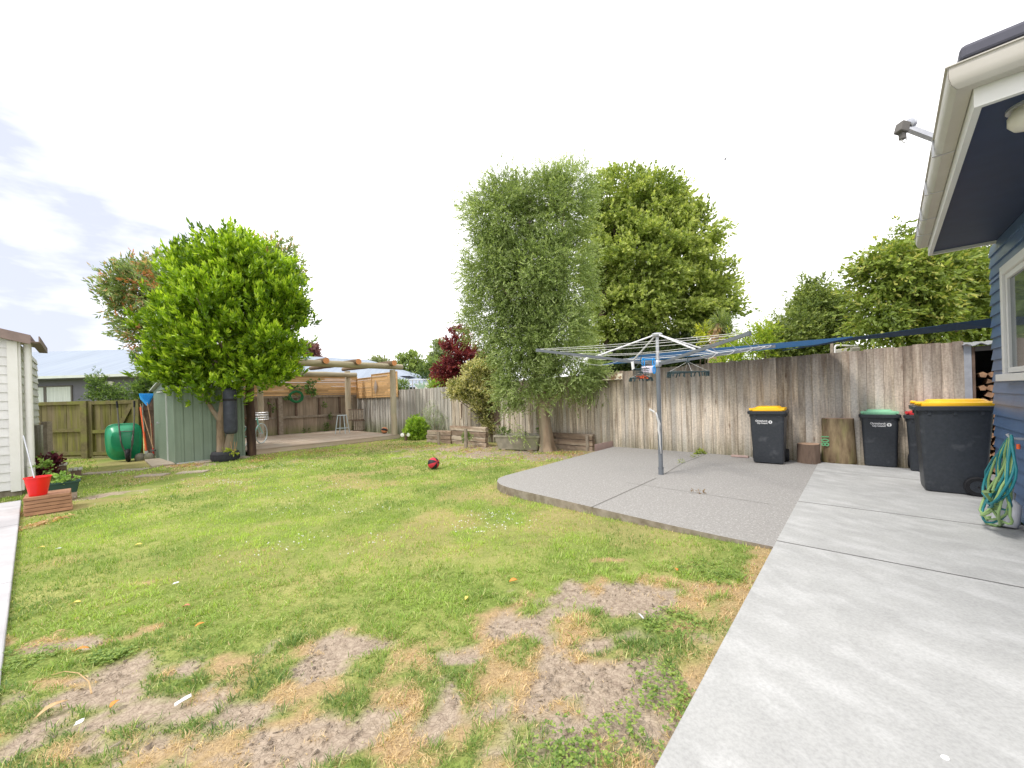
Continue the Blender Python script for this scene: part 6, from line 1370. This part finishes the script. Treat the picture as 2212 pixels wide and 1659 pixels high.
# red maple
Y_ = 17.0
Rm = [blob(985, 740, 26, 32, Y_), blob(970, 800, 38, 22, Y_), blob(1005, 780, 40, 40, Y_), blob(1030, 800, 30, 30, Y_), blob(975, 715, 14, 12, Y_), blob(960, 820, 15, 14, Y_)]
rm = thing('red_maple', 'dark red maple beyond the silvered fence', 'tree', tuple(A(1000, 850, Y_))); foliage('crown', rm, Rm, 190, .24, 10, .2, 8, .095, .06, (.09, .014, .022), (.30, .05, .065), (.42, .12, .10), LEAF, up=.3, flat=.6, seed=20)
limbs('trunk', rm, None, [(Vector((A(1005, 850, Y_).x, Y_, -.4)), A(1000, 790, Y_), .08, .06)]+[(A(1000, 790, Y_), p, .03, .01) for p in rndpts(Rm, 8, .6)], barkdark)
# background trees left of the maple
for i, (bl, lb, Yb, dk, lt) in enumerate((([(885, 795, 26, 28), (900, 815, 24, 20)], 'light green tree beyond the wire cage, nearest the corner post', 38, (.10, .17, .04), (.32, .40, .12)), ([(935, 800, 22, 22), (925, 825, 25, 20)], 'soft green tree between the wire cage and the red maple', 36, (.09, .15, .04), (.30, .38, .12)), ([(950, 760, 10, 22), (955, 780, 14, 20)], 'pale wispy tree rising behind the red maple', 40, (.18, .24, .12), (.38, .44, .22)), ([(820, 795, 18, 14), (812, 790, 10, 12)], 'faint bare topped tree behind the pergola rafters', 42, (.14, .18, .08), (.32, .36, .18)), ([(665, 765, 16, 12)], 'purplish tree top between the bright tree and the blue roof', 34, (.12, .05, .07), (.25, .12, .13)))):
    B2 = [blob(u_, v_, a_, b_, Yb) for u_, v_, a_, b_ in bl]; t = thing('background_tree', lb, 'tree', (B2[0][0], Yb, -.4), 0, 'trees far beyond the fences'); foliage('crown', t, B2, 90, .5, 6, .4, 6, .28, .17, dk, lt, lt, LEAF, seed=30+i, flat=.6)
    limbs('trunk', t, None, [(Vector((B2[0][0], Yb, -.4)), Vector(B2[0][:3]), .15, .08)], barkdark)
bh_ = thing('background_hedge', 'dark green hedge line far behind the wire cage', 'hedge', tuple(A(920, 850, 33))); foliage('leaves', bh_, [blob(u_, 838, 24, 18, 33) for u_ in (890, 915, 940, 965, 990)], 120, .5, 6, .35, 6, .25, .15, (.03, .06, .02), (.09, .15, .05), (.15, .2, .07), LEAF, seed=40)
sh2 = thing('yellow_hedge', 'bright yellow green low shrub just over the silvered fence', 'shrub', tuple(A(960, 850, 19))); foliage('leaves', sh2, [blob(950, 832, 16, 14, 19), blob(978, 838, 20, 8, 19), blob(938, 836, 8, 12, 19)], 50, .2, 6, .2, 6, .1, .05, (.16, .28, .03), (.42, .55, .10), (.5, .6, .12), LEAF, seed=41)
sh3 = thing('round_conifer', 'rounded green shrub behind the slat screen end', 'shrub', tuple(A(866, 850, 18))); foliage('leaves', sh3, [blob(868, 836, 11, 14, 18)], 30, .12, 6, .15, 6, .08, .04, (.08, .16, .04), (.28, .38, .12), (.4, .5, .15), LEAF, seed=42)
# shrubs beyond the mossy fence, in front of the grey house
gs = thing('climbing_shrub', 'green shrub rising over the mossy fence in front of the grey house wall', 'shrub', tuple(A(220, 870, 13)))
foliage('leaves', gs, [blob(208, 830, 12, 14, 13), blob(218, 848, 16, 16, 13), blob(238, 852, 18, 16, 13), blob(262, 855, 14, 14, 13), blob(285, 860, 20, 8, 13), blob(196, 858, 12, 10, 13)], 80, .16, 6, .18, 7, .08, .035, (.04, .08, .02), (.17, .27, .07), (.3, .42, .1), LEAF, up=.6, seed=43)
limbs('stems', gs, None, [(Vector((A(u_, 870, 13).x, 13, -.4)), A(u_, v_, 13), .03, .01) for u_, v_ in ((210, 830), (238, 850), (265, 852))], barkdark)
gs = thing('leafy_shrub', 'leafy shrub filling the gap between the grey house and the shed roof', 'shrub', tuple(A(320, 850, 12.6))); foliage('leaves', gs, [blob(322, 838, 24, 20, 12.8), blob(345, 825, 20, 20, 12.8), blob(305, 850, 12, 12, 12.6)], 60, .2, 6, .2, 7, .1, .04, (.04, .085, .02), (.19, .30, .07), (.3, .42, .1), LEAF, seed=44)
# cream flowered shrub
vy = onfence(1030, 900).y-.45
Vb = [blob(1036, 812, 36, 32, vy, .4), blob(1000, 840, 34, 22, vy, .35), blob(1045, 855, 42, 35, vy, .4), blob(1060, 800, 24, 25, vy, .35), blob(1052, 895, 22, 26, vy, .3), blob(985, 850, 18, 14, vy, .3), blob(1062, 920, 10, 14, vy, .2)]
vs_ = thing('cream_flowered_shrub', 'bushy shrub speckled with cream leaves and flowers, overhanging the silvered fence', 'shrub', tuple(L(1062, 962)))
foliage('leaves', vs_, Vb, 420, .12, 11, .11, 8, .05, .030, (.08, .11, .02), (.42, .42, .14), (.82, .77, .45), LEAF, tipf=.8, ctwo=(.82, .77, .46), ptwo=.28, seed=50, inner=.3)
b0 = Vector((L(1062, 962).x, vy, -.2)); limbs('trunk', vs_, None, [(b0, A(1062, 930, vy), .06, .05), (A(1062, 930, vy), A(1050, 870, vy), .045, .02), (b0+Xv*.12, A(1070, 925, vy), .02, .015)]+[(A(1060, 920, vy), p, .02, .006) for p in rndpts(Vb, 8, .6)], barkdark)
# bright round bush
bb_ = L(901, 952); gb = thing('round_bush', 'bright yellow green rounded bush beside the deck corner', 'bush', tuple(bb_)); Y2 = bb_.y+.35
foliage('leaves', gb, [blob(901, 928, 24, 24, Y2), blob(898, 912, 14, 14, Y2), blob(908, 935, 20, 14, Y2), blob(888, 935, 14, 12, Y2)], 170, .10, 6, .10, 8, .06, .026, (.10, .22, .015), (.42, .62, .06), (.60, .75, .14), GLEAF, up=.4, tipf=.5, seed=51, inner=.4)
limbs('stem', gb, None, [(Vector((A(901, 940, Y2).x, Y2, -.2)), A(901, 925, Y2), .04, .02)], barkdark)
ls = thing('lavender_shrub', 'wispy grey green shrub behind the bright bush against the silvered fence', 'shrub', tuple(L(945, 950))); Y3 = L(940, 950).y+.35
foliage('leaves', ls, [blob(940, 918, 22, 18, Y3), blob(930, 900, 14, 16, Y3), blob(932, 885, 7, 14, Y3), blob(962, 910, 12, 12, Y3), blob(920, 925, 14, 14, Y3), blob(968, 935, 10, 12, Y3)], 90, .12, 5, .16, 7, .05, .014, (.20, .26, .15), (.42, .48, .32), (.6, .62, .45), LEAF, up=.5, seed=52)
limbs('stems', ls, None, [(Vector((A(942, 940, Y3).x, Y3, -.2)), A(u_, v_, Y3), .012, .004) for u_, v_ in ((935, 890), (950, 905), (925, 905), (965, 912))], bark)
for i, (u_, v_, a_, b_, lb) in enumerate(((1008, 945, 8, 8, 'small leafy weed on the rotten sleeper wall'), (1090, 935, 14, 10, 'low weed with white flowers behind the concrete tub'), (1175, 920, 14, 26, 'green climber on the fence left of the olive trunk'), (1158, 962, 12, 14, 'green weeds at the right end of the concrete tub'), (1115, 978, 32, 4, 'low weeds along the foot of the concrete tub'))):
    p = L(u_, 970); Yw = p.y+(-.1 if v_ > 950 else .35); t = thing('garden_weed', lb, 'weed', (A(u_, v_, Yw).x, Yw, -.16)); foliage('leaves', t, [blob(u_, v_, a_, b_, Yw, .15)], 26, .07, 4, .07, 6, .045, .02, (.07, .13, .03), (.24, .36, .08), (.4, .5, .2), LEAF, seed=60+i)
for u_, v_, a_, b_, lb in ((1512, 978, 10, 7, 'bright weed tuft at the fence foot behind the patio'), (1474, 998, 9, 5, 'small weed growing in the patio joint'), (1500, 985, 7, 3, 'tiny weed in the patio joint nearer the fence'), (1508, 1063, 22, 3, 'flat reddish weed in the cross joint of the patio')):
    p = G(u_, v_+2); t = thing('patio_weed', lb, 'weed', tuple(p)); red = 'reddish' in lb; foliage('leaves', t, [(p.x, p.y, .02, a_*p.y/FPX, .02, b_*p.y/FPX*.5)], 9, .02, 2, .025, 5, .018 if not 'bright' in lb else .06, .009 if not 'bright' in lb else .035, (.16, .10, .04) if red else (.16, .22, .03), (.34, .20, .09) if red else (.38, .48, .08), (.5, .5, .15), LEAF, seed=70+int(u_))
# ivy on the slat screen and back fence
iv = thing('creeping_ivy', 'ivy strands creeping over the slat screen above the hose coil', 'ivy', tuple(onback(660, 835)))
def onb(u, v, ru, rv): c_ = onback(u, v, .20); return (c_.x, c_.y, c_.z, ru*c_.y/FPX*.7, ru*c_.y/FPX*.5, rv*c_.y/FPX)
foliage('leaves', iv, [onb(658, 838, 9, 4), onb(668, 830, 10, 6), onb(680, 824, 8, 6), onb(672, 848, 10, 7), onb(638, 840, 7, 6), onb(622, 862, 8, 4), onb(635, 848, 4, 4), onb(655, 860, 5, 6)], 34, .08, 3, .07, 4, .085, .07, (.04, .10, .03), (.16, .30, .08), (.3, .45, .12), GLEAF, up=.1, seed=80)
i2 = thing('ivy_patch', 'ivy and weeds growing along the foot of the framed back fence', 'ivy', tuple(onback(700, 925))); foliage('leaves', i2, [onb(u_, v_, a_, b_) for u_, v_, a_, b_ in ((660, 935, 8, 6), (705, 925, 10, 8), (712, 905, 4, 8), (757, 925, 8, 6), (700, 880, 6, 8), (590, 885, 8, 12), (575, 870, 6, 8), (795, 920, 10, 4), (790, 905, 6, 5), (830, 925, 10, 3))], 46, .09, 3, .08, 4, .07, .045, (.04, .08, .02), (.14, .24, .06), (.25, .38, .1), LEAF, seed=81)
# plants by the white building
rp = thing('red_leaved_plant', 'dark red leaved plant beside the short post', 'plant', tuple(A(104, 1030, 7.4))); foliage('leaves', rp, [blob(102, 1010, 8, 16, 7.4, .15), blob(110, 1000, 7, 10, 7.4, .12)], 30, .05, 4, .08, 6, .07, .045, (.045, .008, .016), (.13, .02, .035), (.2, .04, .05), LEAF, seed=85)
g2 = thing('leafy_pot_plant', 'mid green leafy plant behind the red bucket', 'plant', tuple(A(98, 1030, 7.0))); foliage('leaves', g2, [blob(97, 1012, 6, 14, 7.0, .12), blob(104, 986, 8, 4, 7.4, .1)], 10, .04, 3, .06, 5, .06, .035, (.08, .16, .03), (.28, .42, .10), (.4, .5, .15), LEAF, seed=86)
g3 = thing('seedlings', 'leafy green seedlings growing in the dark green trough', 'plant', tuple(pt)); foliage('leaves', g3, [(pt.x+.03, pt.y, zr_+.06, .09, .07, .08), (pt.x+.10, pt.y+.06, zr_+.04, .06, .05, .05)], 11, .03, 3, .04, 5, .06, .032, (.12, .24, .04), (.36, .55, .14), (.5, .65, .2), GLEAF, up=.6, seed=87)
# ------------------------------------------------------------------ grass
def inside(poly, x, y):
    c = np.zeros(x.shape, bool); n = len(poly); j = n-1
    for i in range(n):
        xi, yi = poly[i]; xj, yj = poly[j]; cnd = ((yi > y) != (yj > y)) & (x < (xj-xi)*(y-yi)/(yj-yi+1e-12)+xi); c ^= cnd; j = i
    return c
path_in = [(x+R_.x*.03, y+R_.y*.03) for x, y in path_poly]; BLK = [patio, path_in, [(p.x, p.y) for p in (e0-sd_*.55, e0+sd_*9, e0+sd_*9+sn_*6, e0-sd_*.5+sn_*6)], [(p.x, p.y) for p in (dA-V*3+R_*.05, dB+R_*.05+V*.3, dB+U*9, dA+U*9-V*3)], [(p.x, p.y) for p in (sc0+R_*.05-V*.5, sc0+V*sv, sc0+V*sv+U*4, sc0+U*4-V*.5)], [(p.x, p.y) for p in (a for a in (L(51.7, 1118.5), L(159.4, 1106.6), L(159.4, 1106.6)+Vector((-.3, 3, 0)), L(51.7, 1118.5)+Vector((-.3, 3, 0))))]]
FN = [(FP+U*40-V*.5), (FP-U*9-V*.5), (FP-U*9+V*30), (FP+U*40+V*30)]; BLK.append([(p.x, p.y) for p in FN])
def grassband(y0, y1, dens, hgt, wid, seed, fine):
    rg = np.random.default_rng(seed); xm = 1.42*y1+.3; area = 2*xm*(y1-y0); n = int(area*dens)
    x = rg.uniform(-xm, min(xm, 3.2), n); y = rg.uniform(y0, y1, n); ok = np.abs(x) < 1.42*y+.35
    for p in BLK: ok &= ~inside(p, x, y)
    ok &= y < 11.6+np.clip((x+9.3)*.9, 0, 9)
    x = x[ok]; y = y[ok]; di = f_dirt(x, y); dr = f_dry(x, y); cl = np.clip(fbm(x, y, 7, 55, 3)*.5+fbm(x, y, 19, 56, 3)*.5+(fbm(x, y, 19, 56, 3)-.5)*.5, 0, 1)
    keep = rg.random(len(x)) > np.clip(di*1.15-.10, 0, .985); keep &= rg.random(len(x)) < np.clip(.35+1.6*(cl-.25), .15, 1)
    x, y, dr, cl, di = x[keep], y[keep], dr[keep], cl[keep], di[keep]; n = len(x)
    isd = rg.random(n) < np.clip(dr*1.05+.10, 0, .96)
    z = zl(x, y)-.008; h_ = hgt*(.5+.8*rg.random(n))*(.30+1.5*np.clip(cl*1.3-.15, 0, 1))*(1+.35*np.clip(wear(x, y)+.8, 0, 1)*(y < 3.6))*np.where(isd, .62, 1)*(1-.45*di)
    a = rg.uniform(0, 2*pi, n); tl = rg.uniform(.15, 1.1, n)*np.where(isd, 1.7, 1.0); D = unit(np.stack([np.cos(a)*tl, np.sin(a)*tl, np.ones(n)], 1)); Sd = np.stack([-np.sin(a+rg.normal(size=n)*.8), np.cos(a), np.zeros(n)], 1)
    P = np.stack([x, y, z], 1); w_ = wid*(.7+.6*rg.random(n))
    big = fbm(x, y, .8, 77, 3); mid_ = fbm(x, y, 2.6, 78, 3); yel = np.clip((big-.36)*3.2, 0, 1)*.55+np.clip((mid_-.38)*3, 0, 1)*.45
    farf = np.clip((y-1.5)/2.6, 0, 1); yel = np.clip(yel*(.36+.64*farf)+.24*farf, 0, 1)
    g_ = lerp((.055, .12, .038), (.38, .51, .10), np.clip(yel*.8+rg.random(n)*.28, 0, 1))*(.78+.5*cl)[:, None]; s_ = lerp((.50, .36, .19), (.72, .57, .34), rg.random(n)); c = np.where(isd[:, None], s_, g_)*(.8+.4*rg.random((n, 1)))
    q = (rg.random(n) < .10)[:, None]; c = np.where(q & ~isd[:, None], np.array((.55, .58, .24))*np.ones((n, 1)), c)
    L_ = h_[:, None]; W_ = w_[:, None]; bend = unit(D+np.stack([np.cos(a), np.sin(a), np.full(n, -.55)], 1)*.55)
    if fine:
        m1 = P+D*L_*.55; t_ = m1+bend*L_*.5; Vv = np.stack([P-Sd*W_*.5, P+Sd*W_*.5, m1+Sd*W_*.42, m1-Sd*W_*.42, t_], 1).reshape(-1, 3); b = np.arange(n)*5
        F = np.concatenate([np.stack([b, b+1, b+2], 1), np.stack([b, b+2, b+3], 1), np.stack([b+3, b+2, b+4], 1)]); return Vv, F, np.repeat(c, 5, 0)
    Vv = np.stack([P-Sd*W_*.5, P+Sd*W_*.5, P+D*L_], 1).reshape(-1, 3); b = np.arange(n)*3; return Vv, np.stack([b, b+1, b+2], 1), np.repeat(c, 3, 0)
parts = [grassband(.9, 2.0, 16000, .036, .0034, 1, True), grassband(2.0, 3.2, 9500, .036, .0044, 2, True), grassband(3.2, 5.2, 3600, .036, .0075, 3, False), grassband(5.2, 8.5, 1300, .038, .013, 4, False), grassband(8.5, 17, 420, .042, .026, 5, False)]
o_ = 0; VV, FF, CC = [], [], []
for a, b, c in parts: VV.append(a); FF.append(b+o_); CC.append(c); o_ += len(a)
tag(npmesh('grass', np.concatenate(VV), np.concatenate(FF), np.concatenate(CC), GRASS), 'short patchy lawn grass, green and straw coloured blades', 'grass', kind='stuff')
# clover mats, right of the bare soil
rg = np.random.default_rng(5)
def scatter(ells, n, seed):
    rg = np.random.default_rng(seed); X_ = []; 
    for (cx, cy_, rx, ry) in ells: a = rg.uniform(0, 2*pi, n); r = np.sqrt(rg.random(n))*(.6+.5*rg.random(n)); X_.append(np.stack([cx+np.cos(a)*rx*r, cy_+np.sin(a)*ry*r], 1))
    P = np.concatenate(X_); ok = np.ones(len(P), bool)
    for p in BLK: ok &= ~inside(p, P[:, 0], P[:, 1])
    return P[ok]
cle = ell([(1430, 1480, 45, 60), (1300, 1600, 120, 50), (1420, 1560, 60, 60), (1200, 1640, 70, 30), (1500, 1225, 70, 16), (1560, 1250, 40, 16), (60, 1420, 70, 22), (240, 1420, 40, 14), (1450, 1350, 50, 30)])
Pc = scatter([(a, b, c_*1.4, d_*1.4) for a, b, c_, d_ in cle], 300, 6); keep = fbm(Pc[:, 0], Pc[:, 1], 9, 91, 3)+.5*rg.random(len(Pc)) > .72; Pc = Pc[keep]; n = len(Pc); P3 = np.stack([Pc[:, 0], Pc[:, 1], zl(Pc[:, 0], Pc[:, 1])+rg.uniform(.004, .028, n)], 1)
k3 = np.repeat(np.arange(n), 3); a = rg.uniform(0, 2*pi, n)[k3]+np.tile([0, 2.09, 4.19], n); D = np.stack([np.cos(a), np.sin(a), rg.uniform(.0, .45, 3*n)], 1); S = np.stack([-np.sin(a), np.cos(a), rg.normal(size=3*n)*.2], 1)
c = lerp((.10, .19, .04), (.34, .44, .10), rg.random(3*n)); Vv, F, cc = leaves(P3[k3], D, S, np.full(3*n, .013), np.full(3*n, .012), c, .1)
tag(npmesh('clover', Vv, F, cc, LEAF), 'low clover and broad leaved weeds in the lawn', 'clover', kind='stuff')
# clover flowers
fe = ell([(430, 1050, 220, 30), (700, 1070, 200, 40), (820, 1120, 150, 30), (1090, 985, 120, 12), (620, 1010, 150, 12), (700, 1180, 200, 40), (300, 1020, 60, 10), (520, 1040, 60, 10), (1000, 1000, 150, 14), (1060, 1130, 120, 30)])
Pf_ = scatter(fe, 95, 8); Pf_ = Pf_[fbm(Pf_[:, 0], Pf_[:, 1], 1.6, 95, 3) > .44]; mb = MB()
for x, y in Pf_: z = float(zl(x, y))+.035; s_ = random.uniform(.005, .0095); mb.add([(x+s_, y, z), (x, y+s_, z), (x-s_, y, z), (x, y-s_, z), (x, y, z+s_), (x, y, z-s_)], [(0, 1, 4), (1, 2, 4), (2, 3, 4), (3, 0, 4), (1, 0, 5), (2, 1, 5), (3, 2, 5), (0, 3, 5)])
tag(mb.build('clover_flowers', mat('flower_white', (.75, .75, .68))), 'tiny white clover flowers dotted over the lawn', 'flowers', kind='stuff')
# soil crumbs on the bare patches
xs_ = rg.uniform(-3.6, 2.2, 60000); ys_ = rg.uniform(1.1, 4.0, 60000); di = f_dirt(xs_, ys_); ok = (rg.random(60000) < di*.8*np.clip((fbm(xs_, ys_, 5, 66, 3)-.3)*3, 0, 1))
for p in BLK: ok &= ~inside(p, xs_, ys_)
xs_, ys_ = xs_[ok], ys_[ok]; n = len(xs_); s_ = (.002+.007*rg.random(n)**3)[:, None]; c0_ = np.stack([xs_, ys_, zl(xs_, ys_)-.006+s_[:, 0]*.3], 1); off = rg.normal(size=(n, 4, 3)); off[:, :, 2] = np.array([-.3, -.3, -.3, .8]); Vv = (c0_[:, None]+off*s_[:, None]).reshape(-1, 3); b = np.arange(n)*4
F = np.concatenate([np.stack([b, b+1, b+3], 1), np.stack([b+1, b+2, b+3], 1), np.stack([b+2, b, b+3], 1)]); c = lerp((.20, .155, .12), (.42, .35, .285), rg.random(n))
tag(npmesh('soil_crumbs', Vv, F, np.repeat(c, 4, 0), GRASS), 'crumbs of dry soil on the bare patches', 'soil', kind='stuff')
# leaf litter under the olive and by the deck
le = ell([(1150, 985, 130, 12), (1230, 980, 60, 8), (1010, 972, 70, 8), (620, 985, 80, 6), (700, 975, 60, 4), (560, 995, 30, 6), (900, 965, 60, 4), (400, 1006, 40, 4), (60, 1140, 20, 30)])
Pl = scatter(le, 260, 12); n = len(Pl); P3 = np.stack([Pl[:, 0], Pl[:, 1], zl(Pl[:, 0], Pl[:, 1])+rg.uniform(.01, .03, n)], 1); a = rg.uniform(0, 2*pi, n); D = np.stack([np.cos(a), np.sin(a), rg.normal(size=n)*.3], 1); S = np.stack([-np.sin(a), np.cos(a), rg.normal(size=n)*.4], 1)
c = lerp((.30, .13, .06), (.66, .48, .26), rg.random(n)); Vv, F, cc = leaves(P3, D, S, rg.uniform(.03, .07, n), rg.uniform(.015, .03, n), c, .1)
tag(npmesh('leaf_litter', Vv, F, cc, LEAF), 'brown fallen leaves along the garden edge', 'leaves', kind='stuff')
# single fallen leaves and scraps that stand out
def scrap(name, label, cat, u, v, ln, wd, col, ang, flatlift=.03, grp=None):
    p = L(u, v)+Z*.02; a = ang; D = Vector((cos(a), sin(a), random.uniform(0, .25))).normalized(); S = Vector((-sin(a), cos(a), random.uniform(-.2, .3))).normalized(); Nn = D.cross(S); n = 6; mb = MB(); rings = []
    for i in range(n+1):
        f_ = i/n; w_ = wd*(sin(pi*min(1, f_*.93+.05)))*.5+.001 if cat == 'leaf' else wd*.5*(.8+.3*random.random()); c_ = p+D*(f_-.5)*ln*.85+Nn*((.12 if cat == 'leaf' else .03)*ln*sin(pi*f_)); rings.append([c_-S*w_+Nn*w_*.3, c_, c_+S*w_+Nn*w_*.3])
    mb.loft(rings, cap=False, closed=False); o = solo(mb, name, col, label, cat, tuple(p), grp, smooth=60); q = o.modifiers.new('t', 'SOLIDIFY'); q.thickness = .0015; return o
lt_o = mat('orange_leaf', (.72, .28, .06), (.60, .22, .05), sc_=60); lt_t = mat('tan_leaf', (.55, .38, .20), (.42, .28, .14), sc_=60); lt_y = mat('yellow_leaf', (.75, .58, .14)); lt_r = mat('red_leaf', (.60, .17, .10), (.7, .4, .25), sc_=60); paper = mat('white_paper', (.8, .82, .85))
for (n_, lb, cat, u_, v_, l_, w_, m_, a_) in (
 ('fallen_leaf', 'curled orange leaf in the green grass above the bare patches', 'leaf', 1109, 1260, .075, .03, lt_o, .1), ('fallen_leaf', 'long tan leaf on bare soil at the lower left', 'leaf', 112, 1542, .13, .035, lt_t, .9), ('fallen_leaf', 'small upright orange leaf on the soil at the lower left', 'leaf', 249, 1529, .05, .03, lt_o, 1.5),
 ('fallen_leaf', 'reddish crumpled leaf in the mid left grass', 'leaf', 402, 1316, .06, .04, lt_r, .3), ('fallen_leaf', 'narrow orange brown leaf lying in straw at the left', 'leaf', 176, 1411, .09, .025, lt_o, .3), ('fallen_leaf', 'small yellow leaf in the grass left of centre of the bare patches', 'leaf', 1008, 1298, .05, .022, lt_y, 1.2),
 ('fallen_leaf', 'orange leaf in the grass near the pale path', 'leaf', 1461, 1236, .06, .022, lt_o, 1.4), ('fallen_leaf', 'yellow leaf near the side path at the far left', 'leaf', 90, 1187, .08, .03, lt_y, .2), ('fallen_leaf', 'brown leaf tip near the left straw patch', 'leaf', 432, 1356, .06, .02, lt_o, .8), ('fallen_leaf', 'pale leaf on the far left grass', 'leaf', 165, 1308, .07, .03, lt_y, .2),
 ('fallen_leaf', 'long pinkish brown leaf on the left straw patch', 'leaf', 128, 1372, .07, .02, lt_t, .6), ('fallen_leaf', 'pale cream leaf in the left middle grass', 'leaf', 299, 1181, .08, .03, lt_y, .4),
 ('paper_scrap', 'white folded paper scrap on the lower left soil', 'scrap', 396, 1522, .075, .022, paper, .75), ('paper_scrap', 'small white scrap at the lower left near the long tan leaf', 'scrap', 172, 1570, .035, .022, paper, .4), ('paper_scrap', 'white scrap in the mid left grass above the reddish leaf', 'scrap', 380, 1265, .05, .018, paper, .2), ('paper_scrap', 'bluish white scrap beside the yellow leaf by the side path', 'scrap', 126, 1189, .07, .02, paper, -.1), ('paper_scrap', 'thin white sliver near the right bare patch', 'scrap', 1385, 1338, .05, .014, paper, 1.9)):
    scrap(n_, lb, cat, u_, v_, l_, w_, m_, a_, grp='fallen leaves on the lawn' if cat == 'leaf' else 'white scraps on the lawn')
mb = MB(); mb.tube([L(u_, v_)+Z*h_ for u_, v_, h_ in ((112, 1466, .02), (140, 1464, .035), (170, 1470, .04), (192, 1484, .03), (198, 1503, .012))], [.0015, .002, .0025, .0025, .004], 5); solo(mb, 'dry_grass_stalk', lt_t, 'long curved dry stem lying on the soil at the lower left', 'stem', tuple(L(150, 1470)))
mb = MB(); p = G(2042, 1639); mb.prism([(p.x+.012*cos(a)*(1+.2*sin(3*a)), p.y+.010*sin(a)) for a in [2*pi*k/10 for k in range(10)]], .002, .006); solo(mb, 'paint_chip', whitep, 'small white chip on the pale path at the lower right', 'chip', tuple(p))
mb = MB(); p = G(2042, 985); c_ = onfence(2790/1.736, 990) if False else G(1615, 990); mb.obox(c_+V*.05, U*.3, V*.08, Z*.035); solo(mb, 'brick_scrap', pinkc, 'piece of red brick at the fence foot left of the patio bin', 'brick', tuple(c_), bevel=.005)
print('objects', len(bpy.data.objects), 'grass verts', o_)
